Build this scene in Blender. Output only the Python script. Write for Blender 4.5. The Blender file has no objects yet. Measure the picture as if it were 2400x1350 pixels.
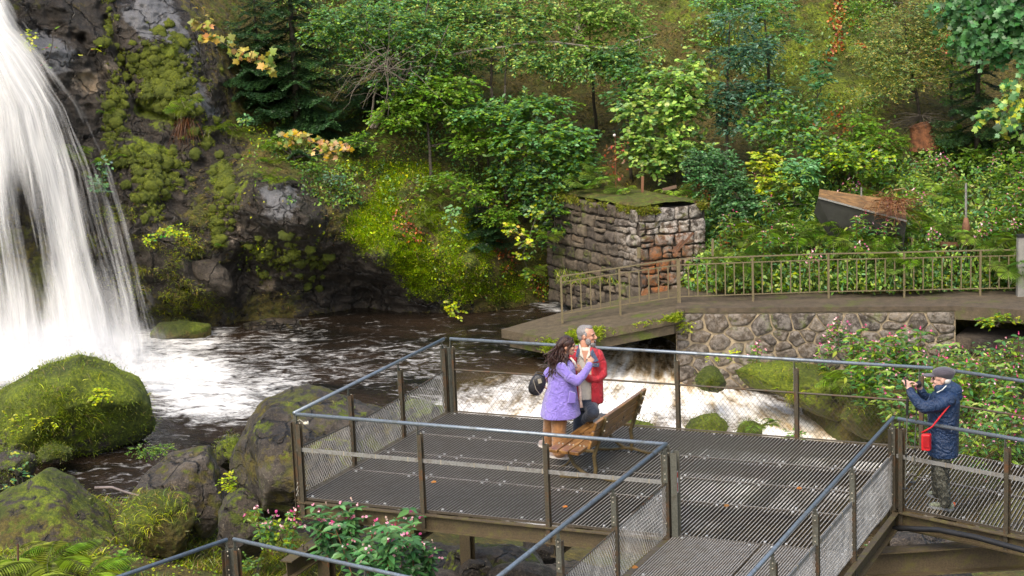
import bpy, bmesh, math, random
import numpy as np
from mathutils import Vector, Matrix
rng = np.random.default_rng(7)
random.seed(7)
SC = bpy.context.scene
COL = SC.collection

# ------------------------------------------------------------------ camera model (calibrated on the deck)
F, PITCH, ROLL, CH = 4511.3, 0.19535, -0.039847, 6.92678
_c, _s = math.cos(PITCH), math.sin(PITCH)
FW = np.array([0, _c, -_s]); UP0 = np.array([0, _s, _c]); RT0 = np.array([1.0, 0, 0])
RT = RT0*math.cos(ROLL) + UP0*math.sin(ROLL); UP = -RT0*math.sin(ROLL) + UP0*math.cos(ROLL)
O = np.array([0, 0, CH])

def at(px, py, Y):
    """point seen at a photo position (2400x1350) at a real distance Y metres"""
    px = np.asarray(px, float); py = np.asarray(py, float)
    r = FW + RT*((px-1200)/F)[..., None] - UP*((py-675)/F)[..., None]
    return O + r*(np.asarray(Y, float)/r[..., 1])[..., None]

def onz(px, py, z):
    px = np.asarray(px, float); py = np.asarray(py, float)
    r = FW + RT*((px-1200)/F)[..., None] - UP*((py-675)/F)[..., None]
    return O + r*((np.asarray(z, float)-CH)/r[..., 2])[..., None]

def project(P):
    d = np.asarray(P, float)-O
    w = d@FW
    return 1200+F*(d@RT)/w, 675-F*(d@UP)/w

# ------------------------------------------------------------------ noise
def _h(ix, iy, iz, seed):
    n = (ix.astype(np.int64)*374761393 + iy.astype(np.int64)*668265263 + iz.astype(np.int64)*2147483647 + seed*1274126177) & 0x7fffffff
    n = ((n ^ (n >> 13))*1274126177) & 0x7fffffff
    n = (n ^ (n >> 16)) & 0xffff
    return n/32767.5-1.0
def vnoise(P, seed=0):
    P = np.asarray(P, float)
    i = np.floor(P).astype(np.int64); f = P-i; u = f*f*f*(f*(f*6-15)+10)
    r = 0
    for dx in (0, 1):
        wx = u[:, 0] if dx else 1-u[:, 0]
        for dy in (0, 1):
            wy = u[:, 1] if dy else 1-u[:, 1]
            for dz in (0, 1):
                wz = u[:, 2] if dz else 1-u[:, 2]
                r = r+wx*wy*wz*_h(i[:, 0]+dx, i[:, 1]+dy, i[:, 2]+dz, seed)
    return r
def fbm(P, sc=1.0, octv=5, seed=0, gain=.5, ridge=False):
    P = np.asarray(P, float)*sc; a = 1.0; t = 0; r = 0
    for k in range(octv):
        n = vnoise(P+17.3*k, seed+k)
        if ridge: n = 1-2*np.abs(n)
        r = r+a*n; t += a; a *= gain; P = P*2.03
    return r/t

# ------------------------------------------------------------------ tags and objects
def tag(o, label=None, cat=None, group=None, kind=None):
    if label: o['label'] = label
    if cat: o['category'] = cat
    if group: o['group'] = group
    if kind: o['kind'] = kind
    return o
def thing(name, loc, label, cat, group=None):
    o = bpy.data.objects.new(name, None); COL.objects.link(o)
    o.location = Vector([float(v) for v in loc]); o.empty_display_size = .1
    return tag(o, label, cat, group)
def mesh(name, V, Fc, mats, parent=None, smooth=False, attrs=None, midx=None, local=False):
    """V in world coordinates; made local to the parent (or to the origin)"""
    V = np.asarray(V, float).reshape(-1, 3)
    if parent is not None and not local: V = V-np.array(root_loc(parent))
    me = bpy.data.meshes.new(name)
    if isinstance(Fc, np.ndarray):
        nf, k = Fc.shape
        me.vertices.add(len(V)); me.vertices.foreach_set('co', V.astype(np.float32).ravel())
        me.loops.add(nf*k); me.loops.foreach_set('vertex_index', Fc.astype(np.int32).ravel())
        me.polygons.add(nf)
        me.polygons.foreach_set('loop_start', np.arange(0, nf*k, k, dtype=np.int32))
        me.update(calc_edges=True)
    else:
        me.from_pydata([tuple(v) for v in V], [], [tuple(int(i) for i in f) for f in Fc]); me.update()
    if not isinstance(mats, (list, tuple)): mats = [mats]
    for m in mats: me.materials.append(m)
    if midx is not None: me.polygons.foreach_set('material_index', np.asarray(midx, np.int32))
    if smooth: me.polygons.foreach_set('use_smooth', np.ones(len(me.polygons), bool))
    if attrs:
        for k, a in attrs.items():
            a = np.asarray(a, np.float32)
            if a.ndim == 2:
                if a.shape[1] == 3: a = np.concatenate([a, np.ones((len(a), 1), np.float32)], 1)
                at_ = me.attributes.new(k, 'FLOAT_COLOR', 'POINT'); at_.data.foreach_set('color', a.ravel())
            else:
                at_ = me.attributes.new(k, 'FLOAT', 'POINT'); at_.data.foreach_set('value', a)
    o = bpy.data.objects.new(name, me); COL.objects.link(o)
    if parent is not None: o.parent = parent
    return o
def root_loc(o):
    l = Vector((0, 0, 0))
    while o is not None:
        l = l+o.location; o = o.parent
    return l
def kids(o): return [c for c in bpy.data.objects if c.parent == o]
def copy_thing(src, loc, rz=0, sc=1.0, label=None, tilt=(0, 0)):
    r = src.copy(); COL.objects.link(r)
    r.location = Vector([float(v) for v in loc]); r.rotation_euler = (tilt[0], tilt[1], rz)
    r.scale = (sc, sc, sc) if not isinstance(sc, tuple) else sc
    if label: r['label'] = label
    for ch in KID.get(src.name, []):
        c = ch.copy(); COL.objects.link(c); c.parent = r
    return r
KID = {}

class MB:
    """collects simple shapes into one mesh"""
    def __init__(s): s.v = []; s.f = []; s.n = 0; s.m = []
    def add(s, V, Fc, mi=0):
        V = np.asarray(V, float).reshape(-1, 3); s.v.append(V)
        s.f += [tuple(i+s.n for i in f) for f in Fc]; s.m += [mi]*len(Fc); s.n += len(V)
    def box(s, c, ax, ay, az, mi=0):
        """c centre, ax ay az half-extent vectors"""
        c, ax, ay, az = [np.asarray(q, float) for q in (c, ax, ay, az)]
        V = [c+i*ax+j*ay+k*az for i in (-1, 1) for j in (-1, 1) for k in (-1, 1)]
        s.add(V, [(0, 1, 3, 2), (4, 6, 7, 5), (0, 4, 5, 1), (2, 3, 7, 6), (0, 2, 6, 4), (1, 5, 7, 3)], mi)
    def bar(s, a, b, w, h, up=(0, 0, 1), mi=0):
        a = np.asarray(a, float); b = np.asarray(b, float); d = b-a; L = np.linalg.norm(d); d = d/L
        up = np.asarray(up, float); sd = np.cross(d, up); sd = sd/np.linalg.norm(sd); u = np.cross(sd, d)
        s.box((a+b)/2, d*L/2, sd*w/2, u*h/2, mi)
    def tube(s, pts, r, n=8, cap=True, mi=0):
        pts = np.asarray(pts, float); m = len(pts)
        r = np.full(m, r) if np.isscalar(r) else np.asarray(r, float)
        T = np.gradient(pts, axis=0); T /= np.linalg.norm(T, axis=1)[:, None]+1e-9
        ref = np.array([0, 0, 1.0]) if abs(T[0][2]) < .9 else np.array([1.0, 0, 0])
        V = []
        for i in range(m):
            u = np.cross(T[i], ref); u /= np.linalg.norm(u)+1e-9; w = np.cross(u, T[i])
            for k in range(n):
                a = 2*math.pi*k/n; V.append(pts[i]+r[i]*(math.cos(a)*u+math.sin(a)*w))
            ref = w
        Fc = [(i*n+k, i*n+(k+1) % n, (i+1)*n+(k+1) % n, (i+1)*n+k) for i in range(m-1) for k in range(n)]
        if cap: Fc += [tuple(range(n-1, -1, -1)), tuple((m-1)*n+k for k in range(n))]
        s.add(V, Fc, mi)
    def ball(s, c, r, seg=10, rings=6, mi=0):
        c = np.asarray(c, float); r = np.ones(3)*r if np.isscalar(r) else np.asarray(r, float)
        V = [c+r*[0, 0, 1]]
        for i in range(1, rings):
            t = math.pi*i/rings
            for k in range(seg):
                a = 2*math.pi*k/seg; V.append(c+r*np.array([math.sin(t)*math.cos(a), math.sin(t)*math.sin(a), math.cos(t)]))
        V.append(c-r*[0, 0, 1]); e = len(V)-1
        Fc = [(0, 1+k, 1+(k+1) % seg) for k in range(seg)]
        for i in range(rings-2):
            Fc += [(1+i*seg+k, 1+(i+1)*seg+k, 1+(i+1)*seg+(k+1) % seg, 1+i*seg+(k+1) % seg) for k in range(seg)]
        b = 1+(rings-2)*seg
        Fc += [(e, b+(k+1) % seg, b+k) for k in range(seg)]
        s.add(V, Fc, mi)
    def prism(s, poly, d, mi=0):
        """poly: 3-D outline, d: extrusion vector"""
        P = np.asarray(poly, float); n = len(P); d = np.asarray(d, float)
        s.add(np.vstack([P, P+d]), [tuple(range(n-1, -1, -1)), tuple(range(n, 2*n))]+[(i, (i+1) % n, n+(i+1) % n, n+i) for i in range(n)], mi)
    def build(s, name, mats, parent=None, smooth=False):
        if not s.v: return None
        return mesh(name, np.vstack(s.v), s.f, mats, parent, smooth, midx=s.m)

# ------------------------------------------------------------------ materials
class NT:
    def __init__(s, name):
        s.mat = bpy.data.materials.new(name); s.mat.use_nodes = True
        s.t = s.mat.node_tree; s.t.nodes.clear()
        s.out = s.t.nodes.new('ShaderNodeOutputMaterial')
    def n(s, typ, **kw):
        nd = s.t.nodes.new('ShaderNode'+typ)
        for k, v in kw.items():
            if k in nd.inputs.keys() or k.replace('_', ' ') in nd.inputs.keys(): s.set(nd.inputs[k if k in nd.inputs.keys() else k.replace('_', ' ')], v)
            else: setattr(nd, k, v)
        return nd
    def set(s, inp, v):
        if isinstance(v, bpy.types.NodeSocket): s.t.links.new(v, inp)
        elif isinstance(v, bpy.types.Node): s.t.links.new(v.outputs[0], inp)
        elif isinstance(v, (tuple, list)) and inp.type == 'RGBA' and len(v) == 3: inp.default_value = (*v, 1)
        else: inp.default_value = v
    def coord(s, sc=1.0, obj=False):
        if obj: c = s.n('TexCoord').outputs['Object']
        else: c = s.n('NewGeometry').outputs['Position']
        m = s.n('VectorMath', operation='MULTIPLY'); s.set(m.inputs[0], c)
        m.inputs[1].default_value = (sc, sc, sc) if not isinstance(sc, tuple) else sc
        return m.outputs[0]
    def noise(s, vec, scale=1.0, detail=6, rough=.55, dist=0.0):
        n = s.n('TexNoise'); s.set(n.inputs['Vector'], vec); n.inputs['Scale'].default_value = scale
        n.inputs['Detail'].default_value = detail; n.inputs['Roughness'].default_value = rough; n.inputs['Distortion'].default_value = dist
        return n.outputs[0]
    def voro(s, vec, scale=1.0, feature='F1', out='Distance', rand=1.0):
        n = s.n('TexVoronoi', feature=feature); s.set(n.inputs['Vector'], vec); n.inputs['Scale'].default_value = scale
        n.inputs['Randomness'].default_value = rand
        return n.outputs[out]
    def ramp(s, fac, stops, interp='LINEAR'):
        n = s.n('ValToRGB'); s.set(n.inputs[0], fac); cr = n.color_ramp; cr.interpolation = interp
        while len(cr.elements) < len(stops): cr.elements.new(.5)
        for e, (p, c) in zip(cr.elements, stops):
            e.position = p; e.color = (*c, 1) if isinstance(c, (tuple, list)) else (c, c, c, 1)
        return n.outputs[0]
    def math(s, op, a, b=0.0, clamp=False):
        n = s.n('Math', operation=op); n.use_clamp = clamp; s.set(n.inputs[0], a); s.set(n.inputs[1], b); return n.outputs[0]
    def mix(s, fac, a, b, mode='MIX'):
        n = s.n('Mix', data_type='RGBA', blend_type=mode); s.set(n.inputs[0], fac); s.set(n.inputs[6], a); s.set(n.inputs[7], b); return n.outputs[2]
    def attr(s, name, col=False):
        n = s.n('Attribute', attribute_name=name); return n.outputs['Color' if col else 'Fac']
    def bump(s, h, strength=.5, dist=.02, normal=None):
        n = s.n('Bump'); s.set(n.inputs['Height'], h); n.inputs['Strength'].default_value = strength; n.inputs['Distance'].default_value = dist
        if normal is not None: s.set(n.inputs['Normal'], normal)
        return n.outputs[0]
    def principled(s, **kw):
        p = s.n('BsdfPrincipled')
        for k, v in kw.items(): s.set(p.inputs[k.replace('_', ' ')], v)
        return p
    def done(s, sh):
        s.set(s.out.inputs[0], sh if isinstance(sh, bpy.types.NodeSocket) else sh.outputs[0]); return s.mat

def simple(name, col, rough=.6, metal=0.0, var=.25, sc=6.0, bump=.15, col2=None, spec=.5, bdist=.01):
    t = NT(name); c = t.coord(1, True)
    n = t.noise(c, sc, 6, .6)
    a = tuple(x*(1-var) for x in col); b = col2 or tuple(min(1, x*(1+var)) for x in col)
    cc = t.ramp(n, [(.3, a), (.7, b)])
    return t.done(t.principled(Base_Color=cc, Roughness=t.ramp(t.noise(c, sc*2.3, 4), [(.3, max(0, rough-.12)), (.7, min(1, rough+.12))]), Metallic=metal, Specular_IOR_Level=spec, Normal=t.bump(t.noise(c, sc*8, 4), bump, bdist)))

def leaf_material():
    t = NT('leaf'); col = t.attr('Col', True)
    oi = t.n('ObjectInfo').outputs['Random']
    v = t.math('MULTIPLY_ADD', oi, .3); t.t.nodes[-1].inputs[2].default_value = .85
    hsv = t.n('HueSaturation'); t.set(hsv.inputs['Color'], col); t.set(hsv.inputs['Value'], v)
    hsv.inputs['Saturation'].default_value = 1.03
    p = t.principled(Base_Color=hsv.outputs[0], Roughness=.40, Specular_IOR_Level=.5)
    tr = t.n('BsdfTranslucent'); t.set(tr.inputs[0], t.mix(1.0, hsv.outputs[0], (1.25, 1.3, .55), 'MULTIPLY'))
    mx = t.n('MixShader'); mx.inputs[0].default_value = .33; t.set(mx.inputs[1], p.outputs[0]); t.set(mx.inputs[2], tr.outputs[0])
    return t.done(mx)
M = {}
M['leaf'] = leaf_material()
M['bark'] = simple('bark', (.055, .045, .033), .85, var=.5, sc=12, bump=.6)
M['pale_bark'] = simple('pale_bark', (.25, .22, .18), .8, var=.5, sc=12, bump=.4)

# ------------------------------------------------------------------ leaves
def fan(outline, zc=0.0):
    o = np.array(outline, float); n = len(o)
    V = np.vstack([[.45, 0, zc], np.c_[o, np.zeros(n)]])
    return V, np.array([(0, 1+i, 1+(i+1) % n) for i in range(n)])
SH = {}
SH['oval'] = (np.array([(0, 0, 0), (.3, .27, .07), (.7, .24, .05), (1, 0, -.05), (.7, -.24, .05), (.3, -.27, .07)], float), np.array([(0, 3, 2, 1), (0, 5, 4, 3)]))
SH['lance'] = (np.array([(0, 0, 0), (.3, .15, .05), (.65, .13, .03), (1, 0, -.12), (.65, -.13, .03), (.3, -.15, .05)], float), np.array([(0, 3, 2, 1), (0, 5, 4, 3)]))
SH['blade'] = (np.array([(0, .5, 0), (0, -.5, 0), (.5, .38, .1), (.5, -.38, .1), (1, 0, 0)], float), None)
_m = [(0, 0), (-.05, .35), (.2, .28), (.25, .55), (.45, .42), (.62, .58), (.62, .25), (.8, .2), (1.05, 0), (.8, -.2), (.62, -.25), (.62, -.58), (.45, -.42), (.25, -.55), (.2, -.28), (-.05, -.35)]
SH['maple'] = fan(_m, .06)
SH['tri'] = (np.array([(0, .12, 0), (0, -.12, 0), (1, 0, 0)], float), np.array([(0, 1, 2)]))
SH['rect'] = (np.array([(0, .5, 0), (0, -.5, 0), (1, -.35, -.03), (1, .35, -.03)], float), np.array([(0, 1, 2, 3)]))

def leafV(pos, d, nrm, size, col, shape='oval', width=1.0, jit=.0):
    """vectorised leaf geometry -> (V, F, C)"""
    pos = np.asarray(pos, float); N = len(pos)
    d = np.asarray(d, float); d = d/(np.linalg.norm(d, axis=1)[:, None]+1e-9)
    nrm = np.asarray(nrm, float); s = np.cross(nrm, d); s /= np.linalg.norm(s, axis=1)[:, None]+1e-9
    n = np.cross(d, s)
    T, Fc = SH[shape]; size = np.broadcast_to(np.asarray(size, float), (N,))
    w = np.broadcast_to(np.asarray(width, float), (N,))
    V = pos[:, None, :]+size[:, None, None]*(T[None, :, 0:1]*d[:, None, :]+T[None, :, 1:2]*w[:, None, None]*s[:, None, :]+T[None, :, 2:3]*n[:, None, :])
    Ff = Fc[None]+(np.arange(N)*len(T))[:, None, None]
    C = np.repeat(np.asarray(col, float), len(T), axis=0)
    return V.reshape(-1, 3), Ff.reshape(-1, Fc.shape[1]), C
def leafobj(name, parts, parent=None, mat=None, local=False):
    """parts: list of (V,F,C); all triangulated/quads mixed are padded by separate lists"""
    V = []; C = []; L = []; S = []; n = 0; ls = 0
    for v, f, c in parts:
        V.append(v); C.append(c); L.append((f+n).ravel()); S.append(ls+np.arange(len(f))*f.shape[1]); ls += f.size; n += len(v)
    V = np.vstack(V); C = np.vstack(C); L = np.concatenate(L); S = np.concatenate(S)
    if parent is not None and not local: V = V-np.array(root_loc(parent))
    me = bpy.data.meshes.new(name)
    me.vertices.add(len(V)); me.vertices.foreach_set('co', V.astype(np.float32).ravel())
    me.loops.add(len(L)); me.loops.foreach_set('vertex_index', L.astype(np.int32))
    me.polygons.add(len(S)); me.polygons.foreach_set('loop_start', S.astype(np.int32))
    me.update(calc_edges=True)
    me.materials.append(mat or M['leaf'])
    a = me.attributes.new('Col', 'FLOAT_COLOR', 'POINT')
    C = np.clip(C, 0, 1); C = np.concatenate([C, np.ones((len(C), 1))], 1).astype(np.float32)
    a.data.foreach_set('color', C.ravel())
    o = bpy.data.objects.new(name, me); COL.objects.link(o)
    if parent is not None: o.parent = parent
    return o
def rv(N): 
    v = rng.normal(size=(N, 3)); return v/np.linalg.norm(v, axis=1)[:, None]
def pal(N, cols, w=None, var=.2):
    cols = np.asarray(cols, float); k = rng.choice(len(cols), N, p=None if w is None else np.array(w)/np.sum(w))
    return cols[k]*(1+var*rng.normal(size=(N, 1)))*(1+.08*rng.normal(size=(N, 3)))

# ------------------------------------------------------------------ camera
cam = bpy.data.cameras.new('camera'); co = bpy.data.objects.new('camera', cam); COL.objects.link(co)
cam.sensor_width = 36; cam.lens = F/2400*36; cam.clip_end = 500; cam.clip_start = .5
co.matrix_world = Matrix(((RT[0], UP[0], -FW[0], 0), (RT[1], UP[1], -FW[1], 0), (RT[2], UP[2], -FW[2], CH), (0, 0, 0, 1)))
SC.camera = co
# ------------------------------------------------------------------ light
w = bpy.data.worlds.new('World'); SC.world = w; w.use_nodes = True
nt = w.node_tree; bg = nt.nodes['Background']; sk = nt.nodes.new('ShaderNodeTexSky'); sk.sky_type = 'NISHITA'; sk.sun_disc = False
SUN_EL, SUN_AZ = math.radians(52), math.radians(205)    # azimuth clockwise from +Y
sk.sun_elevation = SUN_EL; sk.sun_rotation = SUN_AZ; sk.dust_density = 4.0; sk.air_density = 1.2; sk.ozone_density = .6
nt.links.new(sk.outputs[0], bg.inputs[0]); bg.inputs[1].default_value = .14
sl = bpy.data.lights.new('sun', 'SUN'); sl.energy = 1.6; sl.angle = math.radians(38); sl.color = (1, .93, .80)
so = bpy.data.objects.new('sun', sl); COL.objects.link(so); so.location = (0, 0, 30)
dv = Vector((math.sin(SUN_AZ)*math.cos(SUN_EL), math.cos(SUN_AZ)*math.cos(SUN_EL), math.sin(SUN_EL)))
so.rotation_euler = (-dv).to_track_quat('-Z', 'Y').to_euler()
SC.view_settings.view_transform = 'Standard'; SC.view_settings.look = 'None'; SC.view_settings.exposure = EXPO = 1.02; SC.view_settings.gamma = 1
SC.render.engine = 'CYCLES'; SC.cycles.volume_bounces = 3; SC.cycles.transparent_max_bounces = 24
# ================================================================== hillside (one continuous slope of rock, soil and moss)
HC = [(-700,0,43),(-700,450,42),(-700,900,40),(0,900,43.6),(0,400,45),(0,0,46.2),(120,200,45.6),(150,420,45),
(200,200,46),(400,100,47),(300,350,45.4),(450,250,46.3),(560,300,47.3),(520,100,48.5),(650,100,50.5),(800,0,53),(800,200,51),(700,320,47.5),(850,420,46.7),
(600,440,44.6),(660,470,44.2),(720,520,44.1),(800,470,45.2),(900,600,44.9),(760,640,46.2),(860,690,46.9),(760,750,46.9),(1000,745,46.2),(900,500,45.8),(960,440,46.6),(1000,560,45.7),(1100,620,45.5),(1000,660,45.6),
(1200,720,46.6),(1100,400,48),(1250,500,48.3),(1200,200,51.2),(1000,100,52.3),(1200,-200,55),(1400,0,53),(1400,300,50.3),(1600,0,52.7),(1700,300,49.5),(1850,0,52.3),(1850,350,48.5),
(1330,690,47.3),(1300,600,47.6),(1500,450,46.6),(1500,640,44.8),(1700,500,45.5),(1700,640,42.7),(2000,620,42.3),(2000,450,46),(2000,300,48.3),(2200,600,42.3),(2200,350,47.3),(2200,180,51),
(2400,600,42.0),(2400,350,47.5),(2400,0,52.5),(2200,0,52.8),(3100,0,47),(3100,650,41.5),(3100,-500,53),(1800,-500,58),(600,-500,57),(-100,-500,49),(-700,-500,46),
(500,560,44.9),(500,680,45.0),(400,620,44.2),(300,550,44.3),(200,600,44.5),(450,775,45.6),(560,760,46.0),(560,640,45.8),(370,780,45.8),(200,820,44.6),
(400,1000,44.5),(1000,1000,45),(1700,700,42.2),(1700,760,42.0),(2000,690,41.9),(2300,690,41.7),(2300,760,41.5),(1700,1000,41.8),(2500,1000,41),(420,450,45.3),(350,250,46.4),(480,380,46.0)]
HC = np.array(HC, float)
def _rbf_fit(C, lam=0.0):
    X = C[:, :2]/1000; r = np.linalg.norm(X[:, None]-X[None], axis=2)
    n = len(X); A = np.zeros((n+3, n+3)); A[:n, :n] = r+lam*np.eye(n); A[:n, n] = 1; A[:n, n+1:] = X; A[n, :n] = 1; A[n+1:, :n] = X.T
    w = np.linalg.solve(A, np.r_[C[:, 2], 0, 0, 0]); return X, w
def _rbf_eval(fit, x, y):
    X, w = fit; x = np.asarray(x, float).ravel()/1000; y = np.asarray(y, float).ravel()/1000; n = len(X); out = w[n]+w[n+1]*x+w[n+2]*y
    for i in range(n): out = out+w[i]*np.hypot(x-X[i, 0], y-X[i, 1])
    return out
hx = np.arange(-700, 3105, 4.0); hy = np.arange(-500, 1001, 4.0)
GX, GY = np.meshgrid(hx, hy); gx, gy = GX.ravel(), GY.ravel()
D0 = _rbf_eval(_rbf_fit(HC, .02), gx, gy)
def gauss(x, y, cx, cy, rx, ry, rot=0):
    c, s = math.cos(rot), math.sin(rot); u = ((x-cx)*c+(y-cy)*s)/rx; v = (-(x-cx)*s+(y-cy)*c)/ry
    return np.exp(-(u*u+v*v))
def smooth01(t): t = np.clip(t, 0, 1); return t*t*(3-2*t)
def blob(x, y, lst, warp=None):
    r = np.zeros_like(x)
    for (cx, cy, rx, ry, rot, a) in lst: r = np.maximum(r, a*np.clip(1.35*gauss(x, y, cx, cy, rx, ry, rot), 0, 1))
    return r
P0 = at(gx, gy, D0)
wx = 60*fbm(P0, .9, 4, 91); wy = 60*fbm(P0, .9, 4, 92); X_, Y_ = gx+wx, gy+wy
# where the slope is bare rock / bright moss / grassy soil (real cover of the hillside)
ROCK = blob(X_, Y_, [(130,250,180,280,0,1),(330,90,180,140,.6,1),(420,250,130,240,-.5,1),(300,420,150,140,0,1),(480,640,160,120,0,.9),(660,500,120,100,.3,1),(780,640,220,90,.1,1),(950,680,150,60,.2,.9),(250,600,120,180,0,.7),(560,560,60,120,0,.9)])
MOSS = blob(X_, Y_, [(370,170,90,60,.2,.9),(390,220,60,80,-.3,.9),(400,130,60,30,0,.8),(270,280,40,60,0,.6),(350,370,90,35,0,.8),(530,430,35,60,0,.7),(880,520,70,75,.9,1),(920,450,40,60,.2,1),(960,610,120,45,.75,1),(1090,580,70,110,-.4,.95),(1110,650,60,50,0,1),(1020,520,50,40,0,.8),(1180,420,70,60,0,.55),(1020,410,90,40,0,.6),(1210,680,70,50,0,.6),(930,385,60,30,0,.6),(340,140,60,40,0,.5),(1750,60,110,140,-.5,.8),(1950,160,180,200,0,.75),(1800,170,70,100,-.5,.9),(1600,30,80,60,0,.6),(1650,200,60,90,-.5,.55),(1480,300,60,80,0,.45),(560,30,60,60,0,.5),(640,330,120,40,.2,.6),(820,360,120,50,.1,.65),(900,310,120,40,0,.5),(700,630,60,45,0,.3),(270,560,80,70,0,.4)])
DIRT = blob(X_, Y_, [(1500,250,260,300,.4,1),(1650,100,200,200,0,.9),(1000,350,250,100,.2,.6),(600,330,120,60,.3,.7),(1150,250,200,200,0,.9)])
cush = np.clip(fbm(P0, 5.5, 3, 31), -.2, 1)
strat = P0@np.array([.5, .3, .9])
disp = -.55*fbm(P0, .35, 4, 3)-.28*fbm(P0*[1, 1, .8], 1.1, 4, 5, ridge=True)*(.4+.6*ROCK)-.10*fbm(P0, 3.2, 4, 9)-.13*ROCK*fbm(P0*[1, 1, 1.6], 2.6, 4, 15, ridge=True)
disp -= .10*MOSS*cush+.05*fbm(P0, 9, 3, 77)
# crack lines in the rock
for (x0, y0, x1, y1, a) in [(230,20,250,60,.2),(250,40,330,260,.35),(330,260,440,290,.4),(70,75,190,90,.2),(190,90,260,210,.25),(410,290,450,320,.3)]:
    t = np.clip(((gx-x0)*(x1-x0)+(gy-y0)*(y1-y0))/((x1-x0)**2+(y1-y0)**2), 0, 1)
    dd = np.hypot(gx-x0-t*(x1-x0), gy-y0-t*(y1-y0)); disp += a*np.exp(-(dd/9)**2)
HD = (D0+disp).reshape(GX.shape)
def hillD(px, py):
    px = np.asarray(px, float); py = np.asarray(py, float)
    u = np.clip((px-hx[0])/4, 0, len(hx)-1.001); v = np.clip((py-hy[0])/4, 0, len(hy)-1.001)
    i = u.astype(int); j = v.astype(int); a = u-i; b = v-j
    return (HD[j, i]*(1-a)+HD[j, i+1]*a)*(1-b)+(HD[j+1, i]*(1-a)+HD[j+1, i+1]*a)*b
def hill(px, py, off=0.0): return at(px, py, hillD(px, py)-off)
def gridF(nx, ny):
    j, i = np.meshgrid(np.arange(ny-1), np.arange(nx-1), indexing='ij'); a = (j*nx+i).ravel()
    return np.c_[a, a+nx, a+nx+1, a+1]
PH = at(gx, gy, HD.ravel())

def rock_material(name='rock', dark=1.0, wet=.45, tint=(1.06, .98, .86)):
    t = NT(name); c = t.coord(1)
    n1 = t.noise(c, 1.3, 8, .6, .4); n2 = t.noise(c, 7, 8, .65); n3 = t.noise(c, 38, 5, .7)
    def k(r, g, b): return (r*dark*tint[0], g*dark*tint[1], b*dark*tint[2])
    rock = t.ramp(n1, [(.33, k(.010, .0085, .007)), (.47, k(.028, .022, .017)), (.58, k(.052, .043, .035)), (.74, k(.13, .115, .10))])
    rock = t.mix(t.ramp(n2, [(.54, 0.0), (.74, .6)]), rock, k(.14, .12, .095))
    rock = t.mix(t.ramp(n2, [(.30, .85), (.46, 0.0)]), rock, k(.007, .006, .005))
    rock = t.mix(t.ramp(t.noise(c, 15, 5, .75), [(.36, .75), (.50, 0.0)]), rock, k(.012, .010, .008))
    rock = t.mix(t.ramp(n3, [(.52, 0.0), (.70, .55)]), rock, k(.17, .145, .11))
    pe = t.ramp(t.math('ADD', t.attr('pale'), t.math('MULTIPLY', t.math('SUBTRACT', t.noise(c, 6, 7, .7), .5), 1.8)), [(.45, 0.0), (.75, .85)])
    rock = t.mix(pe, rock, t.mix(t.attr('tanr'), t.ramp(n3, [(.3, (.10, .10, .105)), (.7, (.24, .24, .25))]), t.ramp(n3, [(.3, (.18, .13, .08)), (.7, (.36, .27, .17))])))
    dv_ = t.n('VectorMath', operation='ADD'); t.set(dv_.inputs[0], c); nv_ = t.n('TexNoise'); t.set(nv_.inputs['Vector'], c); nv_.inputs['Scale'].default_value = 1.3; nv_.inputs['Detail'].default_value = 5; t.set(dv_.inputs[1], nv_.outputs['Color'])
    crk = t.ramp(t.voro(dv_.outputs[0], 1.15, 'DISTANCE_TO_EDGE'), [(.0, 1.0), (.035, 0.0)])
    rock = t.mix(t.math('MULTIPLY', crk, .8), rock, (.006, .005, .004))
    # lichen specks
    sp = t.math('MULTIPLY', t.ramp(t.noise(c, 26, 3, .7), [(.63, 0.0), (.68, 1.0)]), t.ramp(t.noise(c, 2.2, 3), [(.5, 0.0), (.62, 1.0)]))
    rock = t.mix(t.math('MULTIPLY', sp, .7), rock, (.30, .27, .19))
    soil = t.ramp(t.noise(c, 10, 6, .7), [(.3, (.034, .027, .009)), (.5, (.115, .09, .019)), (.66, (.20, .16, .03)), (.78, (.30, .20, .06))])
    soil = t.mix(t.ramp(t.noise(c, 1.7, 4), [(.48, 0.0), (.58, .9)]), soil, t.ramp(t.noise(c, 17, 5, .7), [(.3, (.035, .042, .006)), (.7, (.15, .16, .022))]))
    moss = t.ramp(t.noise(c, 16, 6, .7), [(.3, (.045, .070, .004)), (.5, (.15, .20, .008)), (.7, (.33, .37, .016))])
    moss = t.mix(t.ramp(t.noise(c, 1.1, 3), [(.4, .85), (.6, 0.0)]), moss, t.ramp(t.noise(c, 14, 5), [(.35, (.022, .034, .004)), (.7, (.085, .105, .008))]))
    e = t.math('MULTIPLY_ADD', t.noise(c, 4.5, 7, .65), 1.6); t.t.nodes[-1].inputs[2].default_value = -.8
    fs = t.ramp(t.math('ADD', t.attr('soil'), e), [(.42, 0.0), (.58, 1.0)])
    fm = t.ramp(t.math('ADD', t.attr('moss'), e), [(.45, 0.0), (.60, 1.0)])
    cc = t.mix(fm, t.mix(fs, rock, soil), moss)
    cov = t.math('MAXIMUM', fs, fm)
    r = t.mix(cov, t.ramp(t.noise(c, 3, 4), [(.35, wet), (.65, min(1, wet+.3))]), (.9, .9, .9))
    h = t.math('MULTIPLY_ADD', n3, .5, False); t.set(t.t.nodes[-1].inputs[2], n2)
    h2 = t.mix(cov, t.math('SUBTRACT', h, t.math('MULTIPLY', crk, .8)), t.noise(c, 30, 5, .75))
    return t.done(t.principled(Base_Color=cc, Roughness=r, Specular_IOR_Level=.5, Normal=t.bump(h2, 1.0, .09)))
M['hill'] = rock_material('hill_cover', .72, .24)
M['rock'] = rock_material('boulder', 1.1, .38)
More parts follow.
